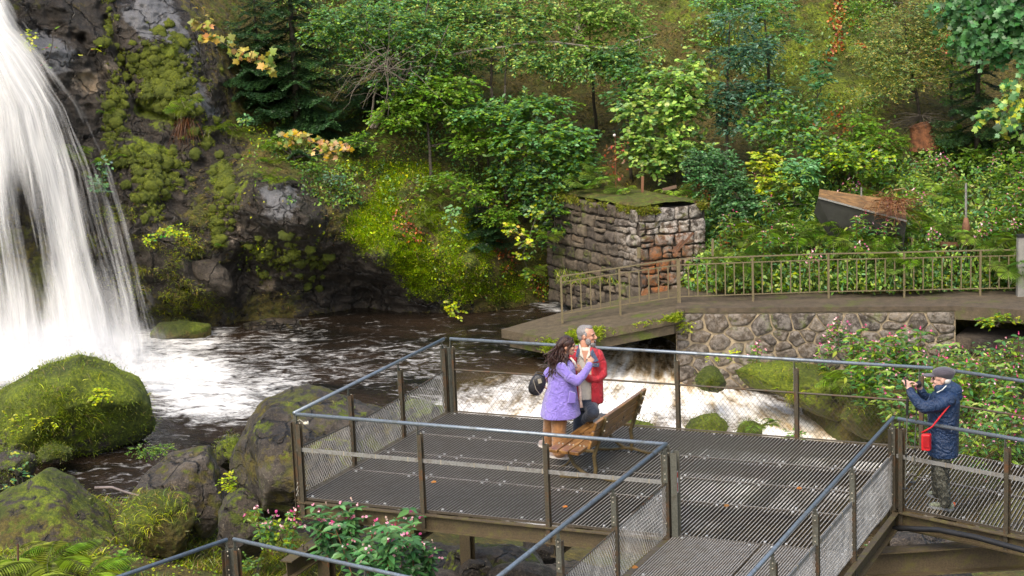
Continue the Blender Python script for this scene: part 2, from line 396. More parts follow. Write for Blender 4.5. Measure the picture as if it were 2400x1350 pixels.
PALE = blob(X_, Y_, [(350,30,60,70,.3,1),(420,100,45,90,-.45,1),(120,120,70,30,.2,.9),(225,185,36,46,.2,1.0),(650,470,60,40,.2,.9),(470,210,30,90,-.5,.8),(260,130,30,20,0,.6),(540,540,25,40,0,.6),(635,680,30,20,0,.8),(1340,60,14,40,.1,1),(1350,230,40,60,0,.3)])
TANR = blob(X_, Y_, [(225,185,40,50,.2,1.0),(1340,60,16,45,.1,.6),(545,520,30,50,0,.8),(635,680,40,25,0,.8)])
soil = np.clip(1.05-ROCK, 0, 1)*.75+.4*DIRT
hs = mesh('hillside', PH, gridF(len(hx), len(hy)), M['hill'], smooth=True, attrs={'moss': MOSS, 'soil': np.clip(soil, 0, 1)*(1-.8*PALE), 'pale': PALE, 'tanr': TANR})
tag(hs, kind='structure')

# ================================================================== ground and river bed
GC = []
def gc(px, py, z): p = onz(px, py, z); GC.append((p[0]*100, p[1]*100, z))
for a in [(0,1350,-2.0),(0,1240,-2.3),(150,1350,-1.9),(300,1300,-2.2),(120,1180,-2.6),(420,1340,-2.2),(430,1250,-2.5),(330,1180,-2.78),(200,1100,-3.1),(250,1130,-3.0),(0,1110,-3.1),(450,1100,-3.2),(600,1230,-3.1),(650,1330,-2.8),(0,1000,-3.6),(600,1000,-3.6),(200,850,-3.6),(900,850,-3.6),(1000,780,-3.6),(1250,760,-3.7),(800,1300,-3.0),(900,1200,-3.3),(1150,1330,-3.3),(1100,1200,-3.9),(1400,1300,-3.8),(1200,1000,-4.6),(1600,1100,-5),(1500,950,-4.8),(1400,850,-4.2),(1550,800,-4.0),(1600,850,-4.2),(1650,900,-4.1),(1680,860,-3.6),(1740,930,-4.6),(1800,945,-4.7),(1880,985,-4.8),(1760,890,-3.35),(1850,900,-3.2),(1850,965,-4.7),(2000,930,-3.3),(1950,1005,-4.8),(2060,1020,-4.6),(1990,950,-3.7),(2150,1030,-3.9),(2200,930,-3.1),(2400,900,-2.9),(2400,1050,-3.4),(2250,1040,-3.7),(1800,850,-3.0),(2000,850,-2.9),(2200,850,-2.8),(2400,850,-2.7),(2000,1150,-5),(1700,1020,-5),(1850,1060,-5),(2100,1330,-4.2),(2400,1330,-3.9),(2300,1250,-4),(1800,1330,-4.6)]:
    gc(*a)
for a in [(-15,20,-1.2),(-15,30,-2.2),(-15,45,-3.6),(0,12,-2.2),(8,14,-2.5),(15,20,-2.2),(16,35,-2),(14,44,-2.2),(0,0,-1.5),(15,0,-1),(-15,0,-.5),(0,50,-3.6),(15,55,-3),(-15,55,-3.6)]: GC.append((a[0]*100, a[1]*100, a[2]))
GFIT = _rbf_fit(np.array(GC), .005)
def groundZ(x, y):
    x = np.asarray(x, float); y = np.asarray(y, float)
    z = _rbf_eval(GFIT, x*100, y*100)
    P = np.c_[x.ravel(), y.ravel(), z*0]
    z = z+.12*fbm(P, 1.2, 4, 41)+.05*fbm(P, 5, 3, 42)
    cx, cy = project(np.c_[x.ravel(), y.ravel(), np.full(z.shape, -3.75)])   # the bed scoured by the rapids
    ln = np.interp(cx, [1500, 1600, 1720, 1800, 1870, 1930, 2000, 2120, 2300], [850, 862, 890, 912, 940, 975, 1010, 1042, 1078])
    ch = smooth01((cy-ln)/14)*smooth01((cx-1480)/60)*smooth01((1250-cy)/60)*smooth01((2330-cx)/60); z = z*(1-ch)+np.minimum(z, -5.0)*ch
    return z.reshape(x.shape)
ux = np.arange(-16, 18.01, .09); uy = np.concatenate([np.arange(0, 18, .5), np.arange(18, 44, .09), np.arange(44, 58, .5)])
UX, UY = np.meshgrid(ux, uy); uz = groundZ(UX.ravel(), UY.ravel())
PG = np.c_[UX.ravel(), UY.ravel(), uz]
gm = np.clip(.25+.5*fbm(PG, .8, 3, 55), 0, 1); gs = np.clip(.75+.6*fbm(PG, .7, 3, 56), 0, 1)
ud = smooth01((PG[:, 0]+3.2)/1.0)*smooth01((7.5-PG[:, 0])/1)*smooth01((31-PG[:, 1])/1.5); gm = gm*(1-ud); gs = gs*(1-.8*ud)
tag(mesh('ground', PG, gridF(len(ux), len(uy)), M['rock'], smooth=True, attrs={'moss': gm, 'soil': gs}), kind='structure')
# the far ground reaching out on every side
V = [(-300, -300, -4.8), (300, -300, -4.8), (300, 300, -4.8), (-300, 300, -4.8)]
tag(mesh('outer_ground', V, [(0, 1, 2, 3)], M['rock'], attrs={'moss': [.3]*4, 'soil': [.8]*4}), kind='structure')
# ================================================================== river
WC = [(-700,900,-2.8),(-700,1400,-2.8),(0,850,-2.8),(0,1100,-2.8),(300,1200,-2.8),(400,900,-2.8),(700,800,-2.8),(700,1000,-2.8),(900,870,-2.8),(1000,780,-2.8),(1200,740,-2.8),(1350,700,-2.8),(1500,680,-2.8),(1500,760,-2.8),(1700,700,-2.8),(1020,850,-2.8),(1150,830,-2.8),(1280,830,-2.82),
      (1100,900,-3.0),(1250,890,-3.05),(1080,980,-3.35),(1300,960,-3.4),(1430,800,-2.9),(1560,790,-2.9),(1600,800,-2.95),(1430,865,-3.15),(1560,865,-3.3),(1640,880,-3.4),(1450,950,-3.5),(1650,970,-3.7),(1800,980,-3.85),(1950,1030,-4.1),(2100,1060,-4.3),(1400,1050,-3.9),(1200,1060,-3.7),(1700,1080,-4.2),(2000,1150,-4.4),(1000,1100,-3.4),(1200,1300,-3.9),(900,1200,-3.2),(1600,1350,-4.5),(2300,1300,-4.6),(2400,1100,-4.5),(3000,1200,-4.8),(3000,800,-4),(700,1150,-3.0),(600,1400,-3.2),(2000,900,-3.9),(2000,760,-3.6)]
WFIT = _rbf_fit(np.array(WC, float), .003)
qx = np.arange(-600, 2900, 3.5); qy = np.arange(672, 1420, 2.5)
QX, QY = np.meshgrid(qx, qy); qxr, qyr = QX.ravel(), QY.ravel()
wz = _rbf_eval(WFIT, qxr, qyr)
wz = np.where(qxr < 950, np.minimum(wz, -2.8)*.0-2.8+0*wz, wz) if False else wz
PW = onz(qxr, qyr, wz)
# flow coordinates: fan out of the sluice, straight across the pool
ofx, ofy = onz(1545, 740, -2.8)[:2]
ang = np.arctan2(PW[:, 0]-ofx, -(PW[:, 1]-ofy)); rad = np.hypot(PW[:, 0]-ofx, PW[:, 1]-ofy)
rap = smooth01((qxr-1000)/110)*smooth01((qyr-835-np.clip((1430-qxr), 0, 400)*.06)/40)
rap = np.maximum(rap, smooth01((qxr-1390)/60)*smooth01((qyr-775)/50)*smooth01((1720-qxr)/60))
# foam where the water really breaks
fx = qxr+35*fbm(PW, 1.6, 4, 61); fy = qyr+14*fbm(PW, 1.6, 4, 62)
foam = blob(fx, fy, [(130,850,330,120,0,1.0),(400,880,190,70,.1,1.0),(500,930,150,55,0,.85),(620,900,140,45,-.1,.55),(420,800,120,40,0,.8),(750,940,90,25,0,.3),(60,1045,90,12,0,.7),(480,955,130,25,0,.8),(900,850,240,60,0,.30),(620,820,150,50,0,.35),(300,1100,120,40,0,.2),(900,790,400,30,0,.12),(1310,718,60,14,0,.6)])
foamR = blob(fx, fy, [(1100,985,130,60,0,.80),(1250,930,170,45,0,.62),(1350,985,250,45,.0,1),(1500,915,170,60,0,1),(1640,930,150,60,.25,1.0),(1850,1000,200,60,.35,1),(2050,1060,160,50,.2,1),(1480,850,100,40,0,.8),(1600,820,35,50,0,.8),(1450,1100,500,120,0,1)])
foam = np.maximum(foam, foamR)*.9
tan_ = blob(fx, fy, [(1540,850,110,40,.1,1.0),(1600,860,60,50,.3,1),(1440,835,60,30,0,.7),(1230,945,120,30,0,.45),(1850,985,140,30,.3,.5),(1130,890,60,20,0,.6),(1700,930,120,30,.3,.4)])
rip = .035*fbm(np.c_[PW[:, 0]*1.0, PW[:, 1]*1.9, wz*0], 2.4, 4, 71)*(1-rap)*(.5+1.5*foam)+.02*fbm(np.c_[PW[:, 0], PW[:, 1]*2, wz*0], 7, 3, 72)
rip += rap*(.09*fbm(np.c_[ang*9, rad*.6, wz*0], 1.0, 3, 73)+.03*fbm(np.c_[ang*30, rad*2.0, wz*0], 1.0, 3, 74)+.10*fbm(PW, .9, 3, 75))
PW[:, 2] += rip
PW = PW.copy()
def water_material():
    t = NT('river_water')
    u, v = t.attr('fu'), t.attr('fv')
    cv = t.n('CombineXYZ'); t.set(cv.inputs[0], u); t.set(cv.inputs[1], v)
    cst = cv.outputs[0]; c = t.coord((1, 2.0, 1))
    nA = t.noise(cst, 1.0, 7, .62, .3); nP = t.noise(c, 1.6, 5, .6, 1.3); nP2 = t.noise(c, 6.0, 3, .55, 1.0)
    rp = t.attr('rap'); fo = t.attr('foam')
    n = t.mix(rp, nP, nA)
    n = t.mix(.30, n, nP2)
    x = t.math('ADD', fo, t.math('MULTIPLY', t.math('SUBTRACT', n, .5), 2.6))
    fm = t.ramp(x, [(.24, 0.0), (.50, .30), (.92, 1.0)])
    deep = t.ramp(t.noise(c, .5, 3), [(.35, (.008, .0068, .005)), (.6, (.026, .017, .011))])
    deep = t.mix(rp, deep, (.06, .042, .022))
    cv3 = t.n('CombineXYZ'); t.set(cv3.inputs[0], t.math('MULTIPLY', u, 2.6)); t.set(cv3.inputs[1], t.math('MULTIPLY', v, .8)); nB = t.noise(cv3.outputs[0], 1.0, 6, .6, .5)
    stk = t.ramp(t.math('SUBTRACT', t.mix(.5, nA, nB), t.math('MULTIPLY', t.attr('tan'), .17)), [(.22, (.30, .19, .09)), (.32, (.60, .44, .24)), (.40, (.78, .70, .58)), (.48, (.88, .86, .83))])
    white = t.mix(rp, (.76, .75, .73), stk)
    cc = t.mix(fm, deep, white)
    h = t.math('ADD', t.noise(c, 5, 6, .6, .6), t.math('MULTIPLY', t.noise(c, 16, 4, .6), .35))
    bump = t.bump(t.mix(rp, h, nA), .55, .10)
    return t.done(t.principled(Base_Color=cc, Roughness=t.mix(fm, (.07,)*3, (.6,)*3), Specular_IOR_Level=.5, IOR=1.33, Normal=bump))
M['water'] = water_material()
fu = PW[:, 0]*.0+ang*14; fv = rad*1.1
wo = mesh('water', PW, gridF(len(qx), len(qy)), M['water'], smooth=True, attrs={'foam': foam, 'rap': rap, 'tan': tan_, 'fu': fu, 'fv': fv})
tag(wo, kind='structure')

# ================================================================== waterfall: layered veils of falling water
def veil_material():
    t = NT('falling_water')
    u, v = t.attr('fu'), t.attr('fv'); seed = t.attr('seed'); den = t.attr('dens')
    cv = t.n('CombineXYZ'); t.set(cv.inputs[0], u); t.set(cv.inputs[1], v); t.set(cv.inputs[2], seed)
    n1 = t.noise(cv.outputs[0], 1.0, 6, .6, .15)
    cv2 = t.n('CombineXYZ'); t.set(cv2.inputs[0], t.math('MULTIPLY', u, 3.6)); t.set(cv2.inputs[1], t.math('MULTIPLY', v, 1.7)); t.set(cv2.inputs[2], seed)
    n2 = t.noise(cv2.outputs[0], 1.0, 4, .65)
    n = t.mix(.22, n1, n2)
    x = t.math('ADD', den, t.math('MULTIPLY', t.math('SUBTRACT', n, .5), 2.0))
    a = t.ramp(x, [(.25, 0.0), (.62, .55), (1.0, .97)])
    a = t.math('MULTIPLY', a, t.ramp(den, [(.0, 0.0), (.12, 1.0)]))
    col = t.ramp(n2, [(.3, (.66, .66, .66)), (.7, (.86, .85, .83))])
    p = t.n('BsdfDiffuse'); t.set(p.inputs[0], col)
    tl = t.n('BsdfTranslucent'); t.set(tl.inputs[0], col)
    mx = t.n('MixShader'); mx.inputs[0].default_value = .4; t.set(mx.inputs[1], p.outputs[0]); t.set(mx.inputs[2], tl.outputs[0])
    tr = t.n('BsdfTransparent'); m2 = t.n('MixShader'); t.set(m2.inputs[0], a); t.set(m2.inputs[1], tr.outputs[0]); t.set(m2.inputs[2], mx.outputs[0])
    return t.done(m2)
M['veil'] = veil_material()
wf = thing('waterfall', onz(60, 850, -2.8), 'white waterfall plunging down the dark cliff into the pool at the left', 'waterfall')
# edges of the fall in the photo as it drops
ty = np.array([-350, -100, 0, 60, 130, 250, 400, 550, 700, 800, 875.])
Lx = np.array([-380, -330, -300, -300, -300, -310, -330, -350, -370, -380, -390.])
Rx = np.array([-70, -20, 22, 52, 112, 196, 248, 300, 352, 380, 395.])
for k in range(7):
    nu, nv = 150, 110
    U, Vv = np.meshgrid(np.linspace(0, 1, nu), np.linspace(0, 1, nv))
    yy = -350+Vv*(1225-8*k)
    ext = [0, 45, -25, 20, -60, 70, 100][k]*np.clip((yy+100)/500, .1, 1)
    L, R = np.interp(yy, ty, Lx), np.interp(yy, ty, Rx)+ext
    xx = L+(R-L)*U
    dist = np.interp(yy, [-350, 0, 300, 600, 870], [46.2, 44.6, 43.2, 42.3, 41.7])-.16*k-.25*np.sin(U*5+k)*(.3+Vv)
    P = at(xx.ravel(), yy.ravel(), dist.ravel())
    q = fbm(np.c_[xx.ravel()*.02, yy.ravel()*.002, np.full(xx.size, k*3.1)], 1, 4, 80+k)
    P[:, 1] -= .25*q; 
    u1 = U.ravel(); v1 = Vv.ravel(); ypx = yy.ravel(); xpx = xx.ravel()
    core = np.interp(ypx, [-350, 130, 260, 420, 600, 760, 830, 880], [.95, .85, .62, .58, .48, .74, .98, 1.15])
    edge = np.clip((R.ravel()-xpx+26*fbm(np.c_[xpx*.03, ypx*.006, xpx*0+k*5.1], 1, 3, 61))/np.interp(ypx, [0, 300, 850], [45, 140, 150]), 0, 1)
    hole = gauss(xpx, ypx, 40, 500, 60, 110)*.28+gauss(xpx, ypx, 70, 620, 70, 110)*.22+gauss(xpx, ypx, 120, 300, 60, 120)*.12+gauss(xpx, ypx, 60, 350, 200, 60)*-.1
    hot = gauss(xpx, ypx, 10, 420, 60, 260)*.15+gauss(xpx, ypx, 150, 560, 30, 260, -.22)*.22+gauss(xpx, ypx, 20, 20, 60, 180)*.3
    dens = (core-hole+hot)*np.power(edge, .8 if k < 5 else 1.2)-(1-edge)*(.18 if k < 6 else .30)
    dens = dens*np.clip((886-8*k-ypx+18*fbm(np.c_[xpx*.03, xpx*0, xpx*0+k], 1, 3, 9))/40, 0, 1)
    dens = np.clip(dens*(.60 if k else .75)*(1 if k < 6 else .62), 0, 1.3)
    fu_ = u1*(9+2*k)*(1+.0*v1); 
    o = mesh('water_veil', P, gridF(nu, nv), M['veil'], wf, smooth=True, attrs={'fu': fu_*1.25, 'fv': v1*1.7, 'seed': np.full(len(P), k*7.7), 'dens': dens})
for k in range(6):
    nu, nv = 90, 50; U, Vv = np.meshgrid(np.linspace(-1, 1, nu), np.linspace(0, 1, nv)); cx, hw, hh = [(80, 420, 150), (180, 300, 110), (20, 360, 190), (260, 190, 75), (120, 380, 90), (250, 230, 260)][k]
    xx = cx+hw*U; top = 893-hh*(1-U*U)*(1+.25*fbm(np.c_[xx.ravel()*.012, xx.ravel()*0, xx.ravel()*0+k], 1, 3, 30).reshape(xx.shape)); yy = top+(893-top)*Vv
    P = at(xx.ravel(), yy.ravel(), (41.0-.28*k-.8*Vv).ravel()); P[:, 1] += .5*fbm(P, .8, 3, k)
    dens = (Vv**.8*(1-np.abs(U)**2.2)*1.05).ravel()*(.80+.35*fbm(P, 1.1, 3, k+7))
    mesh('splash_veil', P, gridF(nu, nv), M['veil'], wf, smooth=True, attrs={'fu': U.ravel()*3+k, 'fv': Vv.ravel()*1.2, 'seed': np.full(len(P), 50+k*3.3), 'dens': np.clip(dens*(1 if k < 5 else .42), 0, 1.1)})
# spray mist drifting at the foot of the fall
t = NT('mist'); c = t.coord(1, True)
g = t.n('TexGradient', gradient_type='QUADRATIC_SPHERE'); t.set(g.inputs[0], c)
d_ = t.math('MULTIPLY', g.outputs['Fac'], t.ramp(t.noise(c, 2.2, 4, .6), [(.3, .25), (.7, 1.0)]))
vs = t.n('VolumePrincipled'); t.set(vs.inputs['Density'], t.math('MULTIPLY', d_, 1.6)); vs.inputs['Color'].default_value = (.95, .96, 1, 1); vs.inputs['Anisotropy'].default_value = .2
t.set(t.out.inputs['Volume'], vs.outputs[0]); M['mist'] = t.mat
b = MB(); b.ball((0, 0, 0), 1.0, 24, 14)
for nm, px, py, Y, s in [('spray_mist', 110, 815, 40.4, (3.3, 1.4, 1.0)), ]:
    o = b.build(nm, M['mist'], None, True); p = at(px, py, Y); o.location = Vector(p.tolist()); o.scale = s
    tag(o, 'white spray mist drifting where the waterfall strikes the pool', 'mist', kind='stuff')
# ================================================================== viewing platform and walkways
TH = 0.426356
dA = np.array([math.sin(TH), math.cos(TH), 0]); dB = np.array([math.cos(TH), -math.sin(TH), 0]); dZ = np.array([0, 0, 1.0])
N0 = np.array([-2.659, 22.461, 0])
def ab(a, b, z=0.0): return N0+dA*a+dB*b+dZ*z
dC = np.array([.727, -.686, 0]); dC /= np.linalg.norm(dC); dP = np.array([-dC[1], dC[0], 0])
def steel(name, a, b, rust, rough=.45, metal=.6):
    t = NT(name); c = t.coord(1)
    n = t.noise(c, 9, 7, .65); n2 = t.noise(c, 60, 4, .6)
    cc = t.ramp(n2, [(.3, a), (.7, b)])
    cc = t.mix(t.ramp(n, [(.5, 0.0), (.7, .85)]), cc, rust)
    return t.done(t.principled(Base_Color=cc, Metallic=metal, Roughness=t.ramp(n, [(.3, rough-.1), (.7, rough+.25)]), Normal=t.bump(n2, .2, .004)))
M['galv'] = steel('galvanised_tube', (.16, .19, .22), (.27, .31, .35), (.13, .13, .12), .36, .55)
M['galv2'] = steel('weathered_flat_bar', (.22, .22, .21), (.38, .37, .35), (.14, .11, .08), .42, .5)
M['post'] = steel('grimy_post', (.045, .038, .026), (.10, .085, .058), (.13, .055, .018), .5, .35)
M['post2'] = steel('grey_green_post', (.10, .10, .08), (.17, .17, .14), (.07, .055, .035), .45, .45)
M['beam'] = steel('stained_beam', (.05, .036, .020), (.11, .082, .045), (.11, .10, .025), .5, .15)
M['bolt'] = simple('bolt', (.42, .37, .28), .4, .6)
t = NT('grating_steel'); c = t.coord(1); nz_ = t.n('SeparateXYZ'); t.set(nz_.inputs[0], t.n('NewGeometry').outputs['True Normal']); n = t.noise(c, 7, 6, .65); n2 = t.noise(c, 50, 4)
M['grate'] = t.done(t.principled(Base_Color=t.mix(t.math('GREATER_THAN', nz_.outputs[2], .7), t.ramp(n2, [(.3, (.045, .036, .027)), (.7, (.085, .07, .052))]), t.mix(t.ramp(n, [(.42, 0.0), (.68, .7)]), t.ramp(n2, [(.3, (.26, .245, .22)), (.7, (.39, .37, .34))]), (.17, .135, .10))), Metallic=.15, Roughness=.42))  # worn grey tops; grimy sides coloured darker to paint shade into the gaps
M['grate_dark'] = steel('grating_edge', (.07, .055, .035), (.14, .11, .07), (.05, .04, .02), .5, .3)
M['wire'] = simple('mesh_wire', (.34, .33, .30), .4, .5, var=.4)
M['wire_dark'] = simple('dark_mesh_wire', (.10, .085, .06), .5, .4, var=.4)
M['clip'] = simple('bright_clip', (.48, .48, .47), .35, .3)
M['black'] = simple('black_rubber', (.012, .012, .013), .5)

deck = thing('viewing_platform', ab(2, 3, -.2), 'steel grating viewing platform above the stream, carrying the bench and the laughing couple', 'platform')
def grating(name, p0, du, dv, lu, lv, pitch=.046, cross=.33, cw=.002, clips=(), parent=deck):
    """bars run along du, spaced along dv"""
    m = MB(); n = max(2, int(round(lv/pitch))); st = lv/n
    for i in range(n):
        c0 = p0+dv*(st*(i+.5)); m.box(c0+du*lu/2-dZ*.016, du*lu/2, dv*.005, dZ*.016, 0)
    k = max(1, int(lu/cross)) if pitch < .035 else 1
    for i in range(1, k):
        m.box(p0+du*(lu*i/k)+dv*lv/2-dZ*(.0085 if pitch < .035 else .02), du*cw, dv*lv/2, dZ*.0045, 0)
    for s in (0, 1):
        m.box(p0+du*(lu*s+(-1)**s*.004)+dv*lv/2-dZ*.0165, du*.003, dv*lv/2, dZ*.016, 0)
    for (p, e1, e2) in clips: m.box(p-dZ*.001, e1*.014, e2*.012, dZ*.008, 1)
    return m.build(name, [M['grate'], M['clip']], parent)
Bs = [0, .99, 2.0, 3.02, 4.04, 5.02, 5.93, 6.83]; As = [0, 1.24, 2.12, 3.01, 4.13]
m = MB()
for i in range(7):
    for j in range(4):
        a0, a1, b0, b1 = As[j], As[j+1], Bs[i], Bs[i+1]
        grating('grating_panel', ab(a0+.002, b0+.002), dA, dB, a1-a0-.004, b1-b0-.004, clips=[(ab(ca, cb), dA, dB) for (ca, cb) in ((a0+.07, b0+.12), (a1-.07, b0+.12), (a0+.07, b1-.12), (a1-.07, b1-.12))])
# lower walkway towards the camera: finer square mesh
for j in range(6):
    a1 = -1.4*j-.01; a0 = a1-1.38
    for i in range(2):
        b0 = 4.78+i*1.03
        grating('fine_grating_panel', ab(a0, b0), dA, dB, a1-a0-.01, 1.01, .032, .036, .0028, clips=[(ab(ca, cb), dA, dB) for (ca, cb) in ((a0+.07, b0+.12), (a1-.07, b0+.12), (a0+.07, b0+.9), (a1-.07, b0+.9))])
# turned wing on the right
G0 = ab(1.74, 6.85); F0 = ab(4.13, 6.85); wP = 2.42
wing = thing('walkway', G0+dC*2, 'steel grating walkway leading right from the platform, under the photographer', 'walkway')
m = MB()
wA = 2.39
for i in range(6):
    for (a0, a1) in ((0, 1.2), (1.2, wA)):
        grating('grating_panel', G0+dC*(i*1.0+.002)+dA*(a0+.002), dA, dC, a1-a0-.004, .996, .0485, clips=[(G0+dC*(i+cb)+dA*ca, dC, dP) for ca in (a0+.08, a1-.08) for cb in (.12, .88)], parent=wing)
wP = wA*float(dA@dP)
# steelwork below
def channel(m, a, b, h, w, z):
    a = np.array(a)+dZ*z; b = np.array(b)+dZ*z; d = (b-a)/np.linalg.norm(b-a); s = np.cross(d, dZ)
    m.bar(a, b, .012, h-.03); m.bar(a+dZ*(h/2-.008)+s*w/2, b+dZ*(h/2-.008)+s*w/2, w, .014); m.bar(a-dZ*(h/2-.008)+s*w/2, b-dZ*(h/2-.008)+s*w/2, w, .014)
def beam(parent, a, b, h=.2, w=.07, z=-.14, name='edge_beam'):
    m = MB(); channel(m, a, b, h, w, z); return m.build(name, M['beam'], parent)
def ibeam(name, a, b, h, w, parent=None, mat='beam'):
    m = MB(); a = np.array(a); b = np.array(b); d = (b-a)/np.linalg.norm(b-a); hint = dA if abs(d[2]) > .95 else dZ; s = np.cross(d, hint); s /= np.linalg.norm(s); u = np.cross(s, d)
    m.bar(a, b, .012, h-.03, up=hint); m.bar(a+u*(h/2-.008), b+u*(h/2-.008), w, .016, up=hint); m.bar(a-u*(h/2-.008), b-u*(h/2-.008), w, .016, up=hint)
    return m.build(name, M[mat], parent)
beam(deck, ab(-.012, -.02), ab(-.012, 4.72)); beam(deck, ab(4.15, 6.85), ab(4.15, 0)); beam(deck, ab(4.13, -.03), ab(0, -.03))
beam(deck, ab(0, 4.74), ab(-8.4, 4.74)); beam(deck, ab(-8.4, 6.86), ab(1.7, 6.86))
for a in (1.24, 3.01): beam(deck, ab(a, .0), ab(a, 6.8), .16, .05, -.13, 'cross_beam')
for b in (1.5, 3.3, 5.0): ibeam('joist', ab(.05, b, -.34), ab(4.1, b, -.34), .2, .1, deck)
beam(wing, G0-dP*.02, G0-dP*.02+dC*6.2); beam(wing, F0+dC*6.2+dP*.0, G0+dP*(wP+.02))
for k in (0, 2, 4): beam(wing, G0+dC*(k+.5), G0+dC*(k+.5)+dP*wP, .16, .05, -.13, 'cross_beam')
# dark toe strip that edges the platform
m = MB(); m.bar(ab(4.14, 0, .012), ab(4.14, 6.83, .012), .05, .01); m.bar(ab(-.0, -.01, .006), ab(4.1, -.01, .006), .05, .008); m.build('edge_strip', M['grate_dark'], deck)
m = MB()
m.bar(ab(3.9, 6.3, -.3), ab(-9, 6.3, -.3), .12, .2)
m.build('girder', M['beam'], deck)
for (a, b) in ((.25, .15), (.25, 4.9), (3.9, .3), (3.9, 6.2), (-4, 6.2), (1.9, 6.3)):
    p = ab(a, b, -.24); q = p.copy(); q[2] = -3.7 if b > 4 else -3.4
    ibeam('support_column', p, q, .16, .16, deck)

# ------------------------------------------------------------------ railings
def chain(m, a, b, z0, z1, pitch=.062, r=.0018, sag=.0, seed=0, slant=0.0):
    """woven wire diamonds between a and b, from z0 to z1"""
    L = np.linalg.norm(b-a); d = (b-a)/L; s = np.cross(d, dZ); H = z1-z0
    hp = H*.78
    n = int((L+hp)/pitch)
    tri_ = [(0, 1, 4, 3), (1, 2, 5, 4), (2, 0, 3, 5)]
    for sg in (1, -1):
        for k in range(n+1):
            u0 = k*pitch-hp if sg > 0 else k*pitch
            u1 = u0+hp*sg if sg > 0 else u0-hp
            # clip
            ts = [0.0, 1.0]
            du = u1-u0
            for lim in (0, L):
                if (u0-lim)*(u1-lim) < 0:
                    tt = (lim-u0)/du
                    if (u0 < 0 and lim == 0) or (u0 > L and lim == L): ts[0] = max(ts[0], tt)
                    else: ts[1] = min(ts[1], tt)
            if max(u0, u1) <= 0 or min(u0, u1) >= L: continue
            if ts[1]-ts[0] < .03: continue
            pts = []
            for q in range(7):
                t_ = ts[0]+(ts[1]-ts[0])*q/6; u = u0+du*t_
                zz = z0+H*t_
                bow = sag*math.sin(math.pi*min(max(u/L, 0), 1)); ph = vnoise(np.array([[u*2.1, zz*2.3, seed]]), 5)[0]
                zz -= bow*(t_); pts.append(a+d*(u+slant*.04*ph)+dZ*zz+s*(.012*ph+.003*sg))
            m.tube(pts, r, 3, False)
def post(parent, p, dirn, h=1.05, base=-.27, lean=None, foot=True):
    """U-section upright with galvanised strap and saddle; p = deck level position"""
    s = np.cross(dirn, dZ)
    po = thing_part('post', parent)
    m = MB(); m.box(p+dZ*(base+.93)/2, dirn*.008, s*.032, dZ*(.93-base)/2); m.box(p+s*.029+dirn*.022+dZ*(base+.93)/2, dirn*.022, s*.004, dZ*(.93-base)/2); m.box(p-s*.029+dirn*.022+dZ*(base+.93)/2, dirn*.022, s*.004, dZ*(.93-base)/2)
    o = m.build('post', M['post'], parent)
    m = MB(); m.box(p-dirn*.012+dZ*.79, dirn*.004, s*.027, dZ*.17); m.box(p-dirn*.012+dZ*.985, dirn*.004, s*.015, dZ*.04)
    for z in (.66, .72, .88, .93, .15, -.15): m.ball(p-dirn*.02+dZ*z, .010, 6, 4, 1); m.ball(p-s*.034+dZ*z+dirn*.01, .009, 6, 4, 1)
    m.build('post_strap', [M['post2'], M['bolt']], o)
    return o
def thing_part(*a): return None
def railing(label, pts, z=1.05, posts=(), base=0, mid='flat', wire=True, group='galvanised tube railings of the steel platform', dark=False, net=None, cat='railing', pstep=None, r=.0021, pitch=.062):
    pts = [np.array(p, float) for p in pts]
    rt = thing('tube_railing', pts[0]+dZ*base, label, cat, group)
    Z = dZ*base
    tp = [p+Z+dZ*z for p in pts]
    d0 = (tp[1]-tp[0])/np.linalg.norm(tp[1]-tp[0]); tp[0] = tp[0]+d0*.02; d1 = (tp[-1]-tp[-2])/np.linalg.norm(tp[-1]-tp[-2]); tp[-1] = tp[-1]-d1*.02
    m = MB(); m.tube(tp, .0225, 12); m.build('handrail', M['galv'], rt, True)
    for (p, d) in posts: post(rt, np.array(p)+Z, d)
    m = MB(); mz = .61; wm = MB(); cl = MB()
    for a, b in zip(pts[:-1], pts[1:]):
        d = (b-a)/np.linalg.norm(b-a); L = np.linalg.norm(b-a)
        if mid == 'flat': m.bar(a+Z+dZ*mz, b+Z+dZ*mz, .008, .048)
        elif mid == 'rod': m.tube([a+Z+dZ*mz, b+Z+dZ*mz], .014, 8)
        elif mid == 'cable': m.tube([a+Z+dZ*(mz-.07*math.sin(math.pi*q/8)) + 0*d for q, a in [(q, a+(b-a)*q/8) for q in range(9)]], .009, 6)
        if mid == 'flat':
            k = int(L/.42)
            for i in range(k): p = a+(b-a)*(i+.5)/k+Z+dZ*mz; m.box(p, d*.006, np.cross(d, dZ)*.007, dZ*.028, 1)
    m.build('mid_rail', [M['galv2'] if mid == 'flat' else M['post'], M['bolt']], rt)
    if wire:
        for a, b in (net or list(zip(pts[:-1], pts[1:]))):
            chain(wm, np.array(a)+Z, np.array(b)+Z, .02, mz-.02, sag=.05 if mid == 'cable' else 0, seed=len(label), slant=1 if mid == 'cable' else .3, r=r, pitch=pitch)
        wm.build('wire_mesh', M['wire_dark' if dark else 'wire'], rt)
    return rt
e = .03
railing('railing along the left end of the platform, beside the tall mossy boulder', [ab(-.02, -e), ab(4.14, -e)], posts=[(ab(.03, -e-.02), -dA), (ab(1.37, -e), dB), (ab(2.75, -e), dB), (ab(4.08, -e), dB)], mid='cable', r=.0022, pitch=.055)
railing('front railing of the platform, nearest the camera, below the bench', [ab(-e, 0), ab(-e, 4.73)], posts=[(ab(-e, .03), dB), (ab(-e, 1.66), dB), (ab(-e, 3.26), dB), (ab(-e, 4.68), dB)], mid='flat', wire=False)
